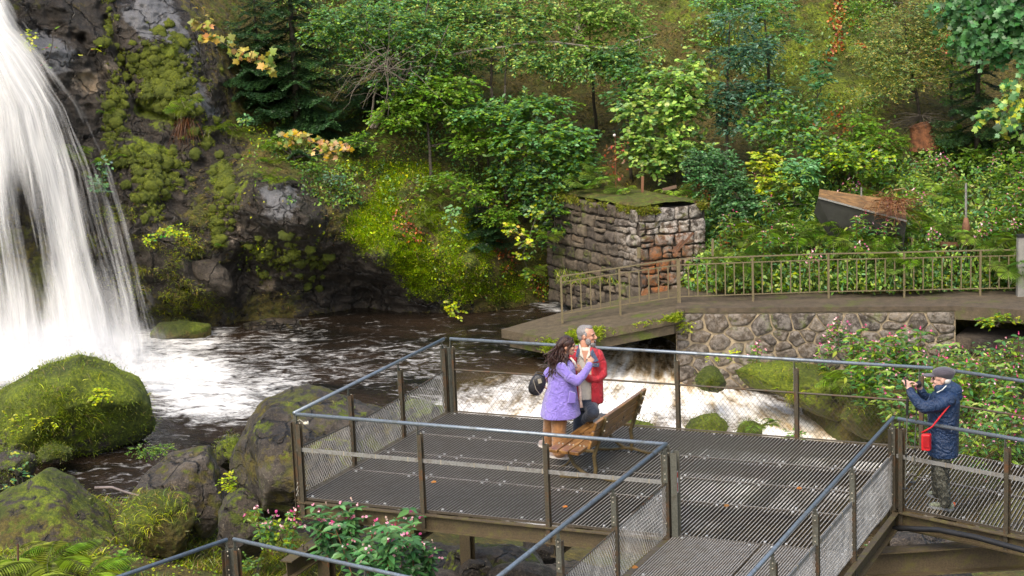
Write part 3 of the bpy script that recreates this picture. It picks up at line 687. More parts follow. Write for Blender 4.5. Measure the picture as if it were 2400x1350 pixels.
railing('railing on the left of the lower walkway, running from the sticker post', [ab(.0, 4.72), ab(-8.4, 4.72)], posts=[(ab(-.06, 4.72), dA), (ab(.06, 4.72), dA)]+[(ab(-1.64-1.47*k, 4.72), dA) for k in range(5)], mid='cable', r=.0022, pitch=.055)
railing('long railing on the right of the lower walkway, rising to the gate post', [ab(1.74, 6.84), ab(-8.4, 6.84)], posts=[(ab(1.70, 6.84), dA)]+[(ab(-.15-1.465*k, 6.84), dA) for k in range(6)], mid='flat', r=.0021, pitch=.05)
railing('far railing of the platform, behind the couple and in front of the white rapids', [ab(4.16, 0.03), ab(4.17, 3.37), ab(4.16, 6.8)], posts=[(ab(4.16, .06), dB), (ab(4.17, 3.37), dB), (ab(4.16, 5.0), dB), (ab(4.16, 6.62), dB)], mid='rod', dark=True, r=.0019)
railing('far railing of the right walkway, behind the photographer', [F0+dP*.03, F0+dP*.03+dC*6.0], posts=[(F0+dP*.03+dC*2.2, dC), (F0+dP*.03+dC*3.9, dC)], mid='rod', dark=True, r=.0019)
railing('near railing of the right walkway, in front of the photographer', [G0-dP*e+dC*.05, G0-dP*e+dC*6.4], posts=[(G0-dP*e+dC*.1, dC), (G0-dP*e+dC*1.43, dC), (G0-dP*e+dC*2.9, dC), (G0-dP*e+dC*4.4, dC)], mid='flat', dark=True, r=.0019)
# corner uprights: broad rolled sections
def corner_post(label, p, d1, h0=-.3, h1=.98, w=.075, mat='post2'):
    m = MB(); s = np.cross(d1, dZ)
    c = thing('corner_post', p+dZ*h0, label, 'post', 'broad corner posts of the platform')
    m.box(p+dZ*(h0+h1)/2, d1*w, s*.006, dZ*(h1-h0)/2); m.box(p+d1*w+dZ*(h0+h1)/2+s*.03, d1*.005, s*.036, dZ*(h1-h0)/2); m.box(p-d1*w+dZ*(h0+h1)/2+s*.03, d1*.005, s*.036, dZ*(h1-h0)/2)
    m.build('channel', M[mat], c); b = MB()
    for z in (.85, .7, .4, .1, -.1): b.ball(p+dZ*z-s*.012+d1*.04, .011, 6, 4)
    b.build('bolts', M['bolt'], c); return c
corner_post('broad grey corner post at the far left corner of the platform, beside the pool', ab(4.16, -.0), (dB-dA*.3)/np.linalg.norm(dB-dA*.3), -.25, .93)
cpn = corner_post('corner post with a white and red sticker at the near right corner of the platform', ab(-.02, 4.79), dA, -.25, .97, .05)
corner_post('dark gate post where the right walkway leaves the platform', G0+dC*.0-dP*.02-dA*.0, (dC+dA)/np.linalg.norm(dC+dA), -.28, .92, .06, 'post')
# sticker
m = MB(); sp_ = ab(-.02, 4.79)
qx_, qs = dB, dA
m.box(sp_+dB*.047+dZ*.62-dA*.0, dB*.0015, dA*.035, dZ*.125, 0); o = m.build('sticker', simple('sticker_white', (.75, .74, .72), .4), cpn)
m = MB(); m.box(sp_+dB*.0495+dZ*.70, dB*.001, dA*.028, dZ*.03, 0); m.box(sp_+dB*.0495+dZ*.56, dB*.001, dA*.02, dZ*.05, 0); m.build('sticker_print', simple('sticker_red', (.5, .06, .03), .4), o)
# white insulator knob wired to the near left post
kn = at(716, 992, 22.45); m = MB(); m.ball(kn, (.030, .022, .022), 10, 6); m.ball(kn+[.03, 0, .005], (.012, .025, .025), 8, 5); m.tube([kn-[.02, 0, -.01], kn+[-.07, 0, .05], kn+[-.1, 0, .03]], .005, 5)
tag(m.build('insulator', simple('ceramic', (.72, .66, .52), .3)), 'small cream insulator knob wired to the near left post of the platform', 'insulator')

# nearer railing in the lower left corner (another walkway, a step lower)
c0 = onz(540, 1262, .3); l0 = onz(285, 1350, .3); r0 = onz(940, 1350, .3)
dl = (l0-c0)/np.linalg.norm(l0-c0); dr = (r0-c0)/np.linalg.norm(r0-c0); lowz = .3-1.05
for dd, lb in ((dl, 'nearest railing rising from the bottom edge to its corner, lower left'), (dr, 'nearest railing sloping right from its corner to the bottom edge, lower left')):
    s0 = c0+dd*.03; s0[2] = 0
    rr = railing(lb, [s0, s0+dd*5.5], base=lowz, posts=[(s0+dd*.04, dd), (s0+dd*1.9, dd), (s0+dd*3.6, dd)], mid='rod', wire=True, r=.0018)
low = thing('lower_walkway', c0+dZ*(-1.05), 'lower steel walkway out of frame below the nearest railings', 'walkway')
pc = c0.copy(); pc[2] = lowz
m = MB()
for i in range(40): m.bar(pc+dl*.12*i*1.0+dr*.05, pc+dl*.12*i+dr*5.4, .02, .03)
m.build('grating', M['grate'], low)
corner_post('paired corner post of the nearest railing in the lower left', np.array([c0[0], c0[1], lowz]), (dr-dl)/np.linalg.norm(dr-dl), -.2, .93, .045)
# ------------------------------------------------------------------ loose steelwork by the platform
sb = thing('support_beam', at(700, 1330, 23.5), 'rusty steel beam reaching out from under the platform through the pink flowered plants', 'beam')
ibeam('girder', at(672, 1335, 22.0), at(850, 1215, 23.6), .22, .16, sb); m = MB()
for t_ in (.12, .3, .62): 
    p = at(690, 1300, 22.1)*(1-t_)+at(850, 1205, 23.6)*t_; m.tube([p, p+dZ*.06], .014, 6); m.ball(p+dZ*.05, .022, 6, 4); m.tube([p+dB*.06, p+dB*.06+dZ*.05], .014, 6)
m.build('bolts', M['post'], sb)
rb = thing('cross_girder', at(1700, 1330, 21), 'massive dark steel girder slanting under the right walkway at the bottom edge', 'beam')
ibeam('girder', at(1640, 1345, 21.6), at(2520, 1290, 20.5), .30, .24, rb)
hp = [at(x, y, D) for x, y, D in [(1960, 1275, 21.6), (2040, 1245, 21.3), (2110, 1238, 21.0), (2200, 1242, 20.6), (2290, 1260, 20.2), (2400, 1290, 19.7), (2600, 1345, 19.0)]]
m = MB(); m.tube(hp, .032, 10); tag(m.build('hose', M['black'], None, True), 'thick black hose slung beneath the right walkway', 'hose')

# ------------------------------------------------------------------ bench
def wood(name, a, b, c):
    t = NT(name); v = t.coord((1, 1, 1)); 
    rot = t.n('VectorRotate', rotation_type='Z_AXIS'); t.set(rot.inputs['Vector'], v); rot.inputs['Angle'].default_value = -(math.pi/2-TH)
    mp = t.n('VectorMath', operation='MULTIPLY'); t.set(mp.inputs[0], rot.outputs[0]); mp.inputs[1].default_value = (2.2, 26, 26)
    n = t.noise(mp.outputs[0], 1, 6, .65, .6); n2 = t.noise(t.coord(5), 1, 4)
    cc = t.ramp(n, [(.25, a), (.5, b), (.75, c)]); cc = t.mix(t.ramp(n2, [(.35, .65), (.6, 0.0)]), cc, a)
    return t.done(t.principled(Base_Color=cc, Roughness=t.ramp(n2, [(.35, .22), (.65, .5)]), Normal=t.bump(n, .3, .004), Coat_Weight=.25, Coat_Roughness=.2))
M['wood'] = wood('wet_varnished_wood', (.065, .027, .008), (.23, .11, .028), (.42, .225, .065))
M['cast'] = simple('cast_iron', (.10, .072, .03), .42, .4, var=.6, sc=14, bump=.5)
bn = thing('park_bench', ab(2.31, 3.1), 'wet brown wooden park bench with cast iron feet on the platform', 'bench')
A0, A1 = 1.42, 3.17
for k, (b, z) in enumerate([(2.73, .405), (2.87, .40), (3.01, .395)]):
    m = MB(); m.box(ab((A0+A1)/2, b, z), dA*(A1-A0)/2, dB*.060+dZ*-.004, dZ*.022); o = m.build('seat_plank', M['wood'], bn)
    bv = o.modifiers.new('b', 'BEVEL'); bv.width = .008; bv.segments = 2
    mm = MB()
    for a in (1.68, 2.95): mm.ball(ab(a, b-.02, z+.026), .012, 6, 4); mm.ball(ab(a, b+.03, z+.024), .012, 6, 4)
    mm.build('screw_heads', M['bolt'], o)
tl = np.array([0.0, 0, 0])+dB*.30+dZ*.95; tl /= np.linalg.norm(tl); tn = np.cross(dA, tl)
for k, s_ in enumerate((.12, .245, .37)):
    c = ab((A0+A1)/2, 3.18, .40)+tl*s_-tn*.0
    m = MB(); m.box(c, dA*(A1-A0)/2, tl*.054, tn*.02); o = m.build('back_plank', M['wood'], bn); bv = o.modifiers.new('b', 'BEVEL'); bv.width = .008; bv.segments = 2
for a in (1.68, 2.95):
    m = MB(); P = lambda b, z: ab(a, b, z)
    def strip(pts, w, wid=.045):
        pts = [np.array(q) for q in pts]
        for i in range(len(pts)-1):
            d = pts[i+1]-pts[i]; d = d/np.linalg.norm(d); m.bar(pts[i]-d*.008, pts[i+1]+d*.008, wid, w, up=np.cross(dA, d))
    bp = P(3.215, .42)
    strip([P(3.17, .03), P(3.19, .15), P(3.17, .30), bp, bp+tl*.22, bp+tl*.40], .045)
    strip([P(2.70, .37), P(2.92, .36), P(3.19, .37)], .035)
    strip([P(2.80, .36), P(2.86, .27), P(2.90, .18), P(3.0, .10), P(3.12, .04)], .036)
    strip([P(2.86, .24), P(2.80, .17), P(2.74, .14)], .02, .03)
    strip([P(2.72, .012), P(2.9, .02), P(3.12, .055), P(3.2, .055), P(3.36, .02), P(3.46, .012)], .03, .06)
    o = m.build('leg_frame', M['cast'], bn); bv = o.modifiers.new('b', 'BEVEL'); bv.width = .006; bv.segments = 2
    mm = MB()
    for s_ in (.12, .245, .37): mm.ball(bp+tl*(s_-.02)+dB*.03, .013, 6, 4)
    mm.build('bolts', M['bolt'], o)
# ================================================================== stone wall, path, footbridge slab, pier
def conc(name, a, b, moss=.5, rough=.85, sc=6):
    t = NT(name); c = t.coord(1); n = t.noise(c, sc, 8, .7); n2 = t.noise(c, 45, 4, .7); n3 = t.noise(c, 1.6, 6, .65)
    cc = t.ramp(n, [(.3, a), (.7, b)]); cc = t.mix(t.ramp(n2, [(.6, 0.0), (.72, .6)]), cc, (.27, .22, .15))
    cc = t.mix(t.ramp(n3, [(.55, 0.0), (.66, moss)]), cc, t.ramp(n2, [(.3, (.035, .05, .006)), (.7, (.12, .14, .015))]))
    return t.done(t.principled(Base_Color=cc, Roughness=rough, Normal=t.bump(t.math('ADD', n2, n), .7, .03)))
M['path'] = conc('gravel_path', (.040, .030, .019), (.12, .088, .055), .7)
M['slab'] = conc('mossy_concrete', (.045, .034, .018), (.13, .098, .058), 1.0)
PZ = -1.75
def stones_material(name, a, b, mortar, extra=None):
    t = NT(name); c = t.coord(1)
    col = t.attr('Col', True); n = t.noise(c, 9, 8, .7); n2 = t.noise(c, 30, 5, .7)
    cc = t.mix(t.ramp(n, [(.3, .9), (.62, 0.0)]), col, (.016, .012, .009)); cc = t.mix(t.ramp(n2, [(.55, 0.0), (.75, .55)]), cc, (.26, .22, .17))
    cc = t.mix(t.ramp(t.noise(c, 2.1, 6, .7), [(.56, 0.0), (.64, .8)]), cc, t.ramp(n2, [(.3, (.04, .055, .008)), (.7, (.14, .16, .02))]))
    if extra:
        m_ = t.math('MULTIPLY', t.attr('stain'), t.ramp(t.noise(c, 6, 7, .75), [(.44, 0.0), (.56, .9)])); cc = t.mix(m_, cc, extra)
    w_ = t.math('MULTIPLY', t.attr('white'), t.ramp(t.noise(c, 7, 7, .75), [(.44, 0.0), (.58, .9)])); cc = t.mix(w_, cc, (.50, .45, .40))
    return t.done(t.principled(Base_Color=cc, Roughness=.8, Normal=t.bump(t.math('ADD', n2, n), .9, .03)))
M['stone'] = stones_material('rubble_stone', None, None, None)
M['pier'] = stones_material('pier_stone', None, None, None, (.30, .10, .02))
M['mortar'] = simple('mortar', (.32, .255, .165), .9, var=.35, sc=9, bump=.7, bdist=.03)
M['mortar_dark'] = simple('dark_mortar', (.05, .038, .028), .9, var=.35, sc=9, bump=.7, bdist=.03)
def rubble(name, parent, org, du, dv, cells, mats, depth=.07, attrs=None, round_=.75):
    """stones: list of 2-D polygons (u,v) -> cushion-shaped stones standing proud of a mortar face"""
    V = []; Fc = []; Cc = []; St = []; Wh = []; n = 0
    nrm = np.cross(du, dv); nrm /= np.linalg.norm(nrm)
    for poly in cells:
        P = np.array(poly); c = P.mean(0); k = len(P)
        base = rng.choice(4); col = np.array([(.11, .085, .06), (.075, .058, .044), (.16, .125, .085), (.10, .072, .045)][base])*(1+.18*rng.normal())
        dep = depth*(.7+.6*rng.random()); rings = []
        # subdivide outline
        Q = []
        for i in range(k):
            for t_ in np.linspace(0, 1, 4)[:-1]: Q.append(P[i]*(1-t_)+P[(i+1) % k]*t_)
        Q = np.array(Q); Q = .7*Q+.15*np.roll(Q, 1, 0)+.15*np.roll(Q, -1, 0)
        for (sc, h) in ((1.0, -.01), (.97, .45), (.86, .85), (.6, 1.0), (.3, 1.04)):
            rings.append(np.c_[c+(Q-c)*sc, np.full(len(Q), h*dep)])
        R = np.vstack(rings+[np.array([[c[0], c[1], 1.05*dep]])]); W_ = org+R[:, 0:1]*du+R[:, 1:2]*dv+R[:, 2:3]*nrm
        W_ = W_+nrm*(R[:, 2:3] > 0)*(.045*fbm(W_, 6, 4, 7)[:, None])+(.022*fbm(W_, 7, 2, 8)[:, None])*du+(.018*fbm(W_, 7, 2, 18)[:, None])*dv
        V.append(W_); q = len(Q)
        for r_ in range(4):
            for i in range(q): Fc.append((n+r_*q+i, n+r_*q+(i+1) % q, n+(r_+1)*q+(i+1) % q, n+(r_+1)*q+i))
        for i in range(q): Fc.append((n+4*q+i, n+4*q+(i+1) % q, n+5*q))
        n += len(W_); Cc.append(np.tile(col, (len(W_), 1)))
    V = np.vstack(V); Cc = np.vstack(Cc); px, py = project(V)
    at_ = {'Col': Cc, 'stain': attrs[0](px, py) if attrs else px*0, 'white': attrs[1](px, py) if attrs else px*0}
    return mesh(name, V, Fc, mats, parent, smooth=True, attrs=at_)
def shrink(poly, g):
    P = np.array(poly); c = P.mean(0); r = np.linalg.norm(P-c, axis=1)[:, None]; return c+(P-c)*np.clip(1-g/r, .3, 1)
def course_cells(L, H, rows, wmin, wmax, jit, gap=.025, irregular=False):
    ys = np.linspace(0, H, rows+1); out = []
    # shared jittered row curves
    prev = None
    for r in range(rows):
        x = -rng.random()*wmin
        while x < L:
            w_ = rng.uniform(wmin, wmax); x2 = x+w_
            if irregular and rng.random() < .3: ym = ys[r]+(ys[r+1]-ys[r])*rng.uniform(.4, .6); segs = [(ys[r], ym), (ym, ys[r+1])]
            else: segs = [(ys[r], ys[r+1])]
            for (y0, y1) in segs:
                j = lambda: rng.uniform(-jit, jit)
                sl = jit*.9
                pol = [(max(x, 0)+j()*.6, y0+j()), ((x+x2)/2, y0+j()), (min(x2, L)+j()*.6, y0+j()), (min(x2, L)+j()+.0, (y0+y1)/2), (min(x2, L)+j()*.6, y1+j()), ((x+x2)/2+j(), y1+j()), (max(x, 0)+j()*.6, y1+j()), (max(x, 0)+j(), (y0+y1)/2)]
                pol = shrink(pol, gap*(.7+.8*rng.random()))
                if min(x2, L)-max(x, 0) > .12: out.append(pol)
            x = x2
    return out
def voronoi_cells(L, H, n, seed, stretch=1.35, gap=.03):
    """irregular rubble: relaxed voronoi polygons clipped to the face"""
    r = np.random.default_rng(seed); P = np.c_[r.random(n)*L, r.random(n)*H]
    def cell(i, P):
        poly = [(0, 0), (L, 0), (L, H), (0, H)]
        for j in range(len(P)):
            if j == i: continue
            d = (P[j]-P[i])*[1, stretch]; 
            if abs(P[j][0]-P[i][0]) > 1.6: continue
            m_ = (P[i]+P[j])/2; nx, ny = d[0], d[1]*stretch; out = []
            for k in range(len(poly)):
                a, b = poly[k], poly[(k+1) % len(poly)]
                fa = (a[0]-m_[0])*nx+(a[1]-m_[1])*ny; fb = (b[0]-m_[0])*nx+(b[1]-m_[1])*ny
                if fa <= 0: out.append(a)
                if fa*fb < 0: t_ = fa/(fa-fb); out.append((a[0]+(b[0]-a[0])*t_, a[1]+(b[1]-a[1])*t_))
            poly = out
            if len(poly) < 3: return None
        return poly
    for it in range(2):
        C = [cell(i, P) for i in range(len(P))]; P = np.array([np.mean(c, axis=0) if c else P[i] for i, c in enumerate(C)])*.7+P*.3
    return [shrink(c, gap*(.6+1.0*r.random())) for c in (cell(i, P) for i in range(len(P))) if c and len(c) > 2]
# stream wall: from (1585,735) to (2235,720) in the photo, about 41 m away
WL = at(1583, 735, 40.9); WR = at(2240, 722, 40.0)
wtop = -1.83
a_ = np.array([WL[0], WL[1], -3.55]); b_ = np.array([WR[0], WR[1], -3.55]); L_ = np.linalg.norm(b_-a_); du = (b_-a_)/L_
sw = thing('stone_wall', a_, 'pale mortared rubble stone wall under the path and its brown railing', 'stone wall')
nr = np.cross(du, dZ)
m = MB(); m.box((a_+b_)/2+dZ*(wtop-a_[2])/2-nr*.4, du*(L_/2-.002), nr*.40, dZ*(wtop-a_[2])/2); m.build('mortar_core', M['mortar'], sw)
rubble('stones', sw, a_+dZ*.01, du, dZ, voronoi_cells(L_, wtop-a_[2]-.05, 96, 5, 1.4, .021), M['stone'], .055, attrs=(lambda x, y: x*0, lambda x, y: .35+x*0))
# side return of the wall at the sluice mouth
m = MB(); m.box(a_+dZ*(wtop-a_[2])/2-nr*2.0+du*.15, du*.14, nr*2.0, dZ*((wtop-a_[2])/2-.002)); m.build('side_core', M['mortar_dark'], sw)
# right stretch with culvert
c_ = b_.copy(); d_ = at(2900, 731, 37.4); d_ = np.array([d_[0], d_[1], -3.55]); L2 = np.linalg.norm(d_-c_); dv2 = (d_-c_)/L2; nr2 = np.cross(dv2, dZ)
cw = thing('culvert_wall', c_, 'dark block wall with a low black culvert slot at the right edge', 'stone wall')
hz = -2.42
m = MB(); m.box((c_+d_)/2+dZ*(hz-c_[2])/2-nr2*.5, dv2*L2/2, nr2*.5, dZ*(hz-c_[2])/2); m.build('block_core', M['mortar_dark'], cw)
rubble('blocks', cw, c_+dZ*.0, dv2, dZ, course_cells(L2, hz-c_[2], 3, .45, .8, .03, .02), M['stone'], .05)
m = MB(); m.box((c_+d_)/2+dZ*(-1.94-c_[2])-nr2*1.2+dv2*.0, dv2*L2/2, nr2*1.25, dZ*.10); m.build('lintel_slab', M['slab'], cw)
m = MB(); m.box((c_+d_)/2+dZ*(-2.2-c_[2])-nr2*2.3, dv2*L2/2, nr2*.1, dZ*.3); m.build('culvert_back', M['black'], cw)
# path (gravelled top of the wall)
pl = at(1585, 722, 40.7); bl = [at(1585, 700, 41.0)]
V = [np.array([a_[0], a_[1], 0])+nr*.05, np.array([b_[0], b_[1], 0])+nr*.05, np.array([d_[0], d_[1], 0])+nr2*.06, np.array([d_[0], d_[1], 0])-nr2*3.2, np.array([b_[0], b_[1], 0])-nr*2.6, np.array([a_[0], a_[1], 0])-nr*3.6]
V = np.array(V); m = MB(); T = V.copy(); T[:, 2] = PZ-.10; m.prism(T, dZ*.10)
tag(m.build('path', M['path']), kind='structure')
# footbridge slab crossing the sluice mouth; tapering to its left end in the pool
S = [at(1175, 772, 40.6), at(1300, 795, 39.3), at(1590, 738, 40.6), at(1640, 700, 41.6), at(1590, 672, 43.8), at(1330, 728, 42.6)]
S = np.array(S)
for i, z in enumerate((-2.22, -2.18, -1.80, -1.76, -1.80, -2.08)):
    p = project(S[i][None])
    q = onz(p[0][0], p[1][0], z); S[i] = q
fb = thing('footbridge', (S[1]+S[2])/2, 'mossy concrete slab footbridge tilting down to the pool over the sluice mouth', 'footbridge')
m = MB(); m.prism(S-dZ*.19, dZ*.19); m.build('slab', M['slab'], fb)
m = MB(); m.prism((S*.93+S.mean(0)*.07)-dZ*.42, dZ*.2); m.build('underside', M['slab'], fb)

# ------------------------------------------------------------------ brown path railings
M['rail_brown'] = steel('brown_painted_rail', (.115, .09, .047), (.215, .17, .095), (.09, .095, .03), .5, .2)
def path_railing(label, pts, npost, bars, top=1.0, grp='brown railings with upright bars beside the path'):
    rt = thing('path_railing', pts[0], label, 'railing', grp)
    for a, b, nb in zip(pts[:-1], pts[1:], bars):
        L = np.linalg.norm(b-a); 
        m = MB(); m.bar(a+dZ*top, b+dZ*top, .055, .022); m.build('top_rail', M['rail_brown'], rt)
        m = MB(); m.bar(a+dZ*(top-.13), b+dZ*(top-.13), .03, .02); m.bar(a+dZ*.16, b+dZ*.16, .03, .02); m.build('lower_rail', M['rail_brown'], rt)
        for i in range(nb+1):
            p = a+(b-a)*i/nb; 
            if i < nb or b is pts[-1]:
                m = MB(); m.bar(p-dZ*.06, p+dZ*(top-.01), .045, .045, up=(0, 1, 0)); m.build('post', M['rail_brown'], rt)
            if i < nb:
                q = a+(b-a)*(i+1)/nb; k = max(2, int(round(np.linalg.norm(q-p)/.205)))
                m = MB()
                for j in range(1, k): r_ = p+(q-p)*j/k; m.bar(r_+dZ*.16, r_+dZ*(top-.13), .026, .026, up=(0, 1, 0))
                m.build('balusters', M['rail_brown'], rt)
    return rt
q0 = onz(1318, 752, -2.05); q1 = onz(1590, 712, -1.78)
q2 = onz(1765, 706, PZ); q3 = onz(1942, 700, PZ); q4 = onz(2119, 697, PZ); q5 = onz(2297, 693, PZ); q6 = onz(2474, 690, PZ); q7 = onz(2650, 687, PZ)
path_railing('brown railing on the sloping footbridge slab, left of the stone pier corner', [q0, q1], 0, [2])
q1b = q1+(q2-q1)*.02
path_railing('long brown railing along the path on top of the rubble wall', [q1b, q2, q3, q4, q5, q6, q7], 0, [1, 1, 1, 1, 1, 1])
g0 = onz(2138, 668, PZ+.03); g1 = onz(2095, 650, PZ); g1 = g0+(np.array([-.75, 2.6, 0]))
path_railing('short mossy railing running away from the path towards the tilted shed roof', [g0, g1], 0, [1], 1.05)

# ------------------------------------------------------------------ masonry pier
cz = 43.0
c1 = onz(1503, 700, -2.4); c1 = at(1503, 695, 43.1); c1[2] = -2.6
c2 = at(1655, 640, 43.6); c2[2] = -2.6
c3 = at(1285, 600, 46.4); c3[2] = -2.6
def topz(px, py, p): # height of the photo line at this plan position
    r = at(px, py, p[1]); return r[2]
zt = topz(1503, 492, c1)
pr = thing('stone_pier', c1, 'moss topped masonry pier stained orange and white above the sluice, behind the railing', 'stone pier')
e1 = c2-c1; e2 = c3-c1; Hh = zt-c1[2]
n1_ = np.cross(e1/np.linalg.norm(e1), dZ); n2_ = np.cross(dZ, e2/np.linalg.norm(e2))
far = c2+e2*.9
m = MB(); m.prism([c1-n1_*.02-n2_*.02, c2-n1_*.02, far, c3-n2_*.02], dZ*(Hh-.02)); m.build('core', M['mortar_dark'], pr)
st_ = lambda x, y: blob(x, y, [(1545,640,35,60,0,1),(1580,575,40,35,0,.8),(1560,600,60,50,0,.6),(1520,690,40,30,0,.7)])
wh_ = lambda x, y: blob(x, y, [(1575,520,60,50,0,.9),(1640,560,30,80,0,.8),(1500,520,30,60,0,.6),(1615,650,40,40,0,.6),(1630,500,40,40,0,.8)])
rubble('front_stones', pr, c1, e1/np.linalg.norm(e1), dZ, course_cells(np.linalg.norm(e1), Hh, 9, .2, .5, .03, .012, True), M['pier'], .06, (st_, wh_))
tp_ = np.array([c1, c2, far, c3])+dZ*(Hh-.01); mid_ = tp_.mean(0); gi = 24
uu, vv = np.meshgrid(np.linspace(0, 1, gi), np.linspace(0, 1, gi)); uu, vv = uu.ravel()[:, None], vv.ravel()[:, None]
TP = (tp_[0]*(1-uu)+tp_[1]*uu)*(1-vv)+(tp_[3]*(1-uu)+tp_[2]*uu)*vv; TP = TP+dZ*(.06+.06*np.abs(fbm(TP, 3, 3, 3))[:, None]+.05*np.minimum(1, 6*np.minimum(uu, 1-uu)))
mesh('moss_cap', TP, gridF(gi, gi), M['rock'], pr, smooth=True, attrs={'moss': np.full(gi*gi, .55), 'soil': np.full(gi*gi, 1.0)})
L3 = np.linalg.norm(e2)
rubble('side_stones', pr, c3, -e2/L3, dZ, course_cells(L3, Hh, 9, .25, .6, .035, .012, True), M['pier'], .07, (lambda x, y: x*0, lambda x, y: blob(x, y, [(1480,540,30,80,0,.6)])))
# ================================================================== boulders
def boulder(name, label, outline, D, depth, moss=.5, soil=.3, lean=.25, seed=0, amp=.10, cat='boulder', group=None, boxy=.75, drop=0.0, mat='rock', flat=0.0):
    P = np.array(outline, float); n = 150; c = np.array([(P[:, 0].min()+P[:, 0].max())/2, (P[:, 1].min()+P[:, 1].max())/2])
    th = np.linspace(0, 2*math.pi, n, endpoint=False); R = np.zeros((n, 2))
    Q = np.vstack([P, P[:1]])
    for i, t_ in enumerate(th):
        d = np.array([math.cos(t_), math.sin(t_)]); best = 0
        for a, b in zip(Q[:-1], Q[1:]):
            e = b-a; den = d[0]*e[1]-d[1]*e[0]
            if abs(den) < 1e-9: continue
            w_ = a-c; s_ = (w_[0]*e[1]-w_[1]*e[0])/den; u_ = (w_[0]*d[1]-w_[1]*d[0])/den
            if s_ > 0 and -1e-6 <= u_ <= 1+1e-6: best = max(best, s_)
        R[i] = d*best
    R = (R+np.roll(R, 1, 0)+np.roll(R, -1, 0)+np.roll(R, 2, 0)+np.roll(R, -2, 0))/5
    m_ = 90; ph = np.linspace(0, math.pi, m_); V = []
    hpx = (P[:, 1].max()-P[:, 1].min())/F*D
    for f in ph:
        s_ = np.sin(f)**boxy; q = c+R*s_
        dz = -(q[:, 1]-c[1])/(P[:, 1].max()-P[:, 1].min())*hpx
        V.append(at(q[:, 0], q[:, 1], D-np.sign(math.cos(f))*abs(math.cos(f))**.8*depth+lean*dz))
    V = np.vstack(V); cw_ = V.mean(0)
    Fc = gridF(n, m_); a = np.arange(m_-1)*n+n-1; Fc = np.vstack([Fc, np.c_[a, a+n, a+1, a+1-n]])[:, ::-1]
    dr = V-cw_; dr = dr/(np.linalg.norm(dr, axis=1)[:, None]+1e-9)
    sz = max(hpx, .3)
    nz = fbm(V+seed*13.1, 1.1/sz*1.5, 3, seed)*.75+fbm(V+seed*7.7, 2.6/sz, 4, seed+5, ridge=True)*.45+fbm(V, 6, 5, seed+9)*.24*min(1, .8/sz)
    rg = np.random.default_rng(seed+500)
    for k in range(16):
        d = rg.normal(size=3); d /= np.linalg.norm(d); pr_ = (V-cw_)@d; lim = pr_.max()*rg.uniform(.74, .93)
        ex = np.clip(pr_-lim, 0, None); V = V-d*(ex*.8)[:, None]
    V = V+dr*(nz*amp*sz*1.35)[:, None]
    if drop: V[:, 2] -= drop
    V[:n] = V[:n]; hgt = (V[:, 2]-V[:, 2].min())/(np.ptp(V[:, 2])+1e-9)
    mo = np.clip(moss*(.35+.9*hgt)+.25*fbm(V, 1.6, 3, seed+33), 0, 1)*(moss > 0); so_ = np.clip(soil+.3*fbm(V, 1.3, 3, seed+44), 0, 1)
    o = mesh(name, V, Fc, M[mat], smooth=True, attrs={'moss': mo, 'soil': so_})
    return tag(o, label, cat, group)
M['rockw'] = rock_material('dark_wet_boulder', .9, .25)
M['rockt'] = rock_material('tan_rock', 1.9, .5, (1.25, 1.0, .7))
M['rockg'] = rock_material('grey_boulder', 1.6, .32, (1.05, 1.0, .93))
BR = []
def B_(*a, **k): BR.append(boulder(*a, **k)); return BR[-1]
B_('boulder', 'big rounded boulder thick with bright green moss in front of the waterfall', [(-60,960),(0,912),(90,868),(180,838),(250,835),(300,860),(335,905),(355,950),(368,1000),(350,1032),(270,1048),(150,1075),(0,1090),(-80,1080)], 35.2, 1.5, .95, .3, .5, 1, .07, drop=.0)
B_('boulder', 'small low mossy rock in the water below the big mossy boulder', [(90,1060),(100,1046),(130,1040),(165,1050),(172,1062),(150,1085),(100,1085)], 33.6, .35, .9, .4, .4, 2)
B_('boulder', 'dark rounded rock half in the water at the left edge', [(-60,1100),(-20,1062),(40,1060),(80,1070),(88,1100),(70,1130),(20,1150),(-60,1160)], 31.6, .7, .35, .2, .4, 3)
B_('boulder', 'pointed dark pyramid rock flecked with moss in the lower left', [(-20,1190),(30,1160),(60,1150),(110,1106),(135,1100),(165,1120),(215,1175),(250,1240),(290,1300),(330,1350),(340,1420),(-20,1420),(-60,1280)], 28.6, 1.3, .50, .55, .7, 4, .09, mat='rock')
B_('boulder', 'tilted split rock with a pale wet face, standing at the edge of the stream', [(300,1160),(350,1110),(400,1060),(450,1032),(490,1045),(520,1090),(528,1160),(515,1220),(480,1262),(450,1250),(440,1180),(330,1190)], 29.0, .8, .30, .35, .6, 5, .09, mat='rockg')
B_('boulder', 'low mossy rock with rough grass beside the pyramid rock', [(300,1180),(350,1150),(440,1150),(458,1200),(450,1270),(400,1310),(330,1300),(270,1240)], 27.5, .8, .6, .85, .4, 6, .09)
B_('boulder', 'small dark square rock between the split rock and the tall boulder', [(512,1180),(530,1155),(570,1148),(605,1175),(622,1230),(610,1290),(560,1320),(515,1270)], 26.6, .6, .35, .2, .2, 7, .08, mat='rock')
B_('boulder', 'tall grey boulder standing against the left end of the platform', [(545,1110),(560,1060),(590,1000),(625,955),(660,925),(720,930),(800,938),(880,965),(940,985),(960,1040),(900,1130),(820,1180),(740,1205),(680,1215),(620,1200),(560,1170)], 27.2, 1.35, .30, .42, .55, 8, .10, mat='rock', boxy=.6)
B_('boulder', 'flat wet rock just breaking the water behind the split rock', [(492,1075),(510,1035),(545,1020),(590,1030),(600,1060),(560,1080),(545,1110)], 30.6, .5, .5, .3, .3, 9)
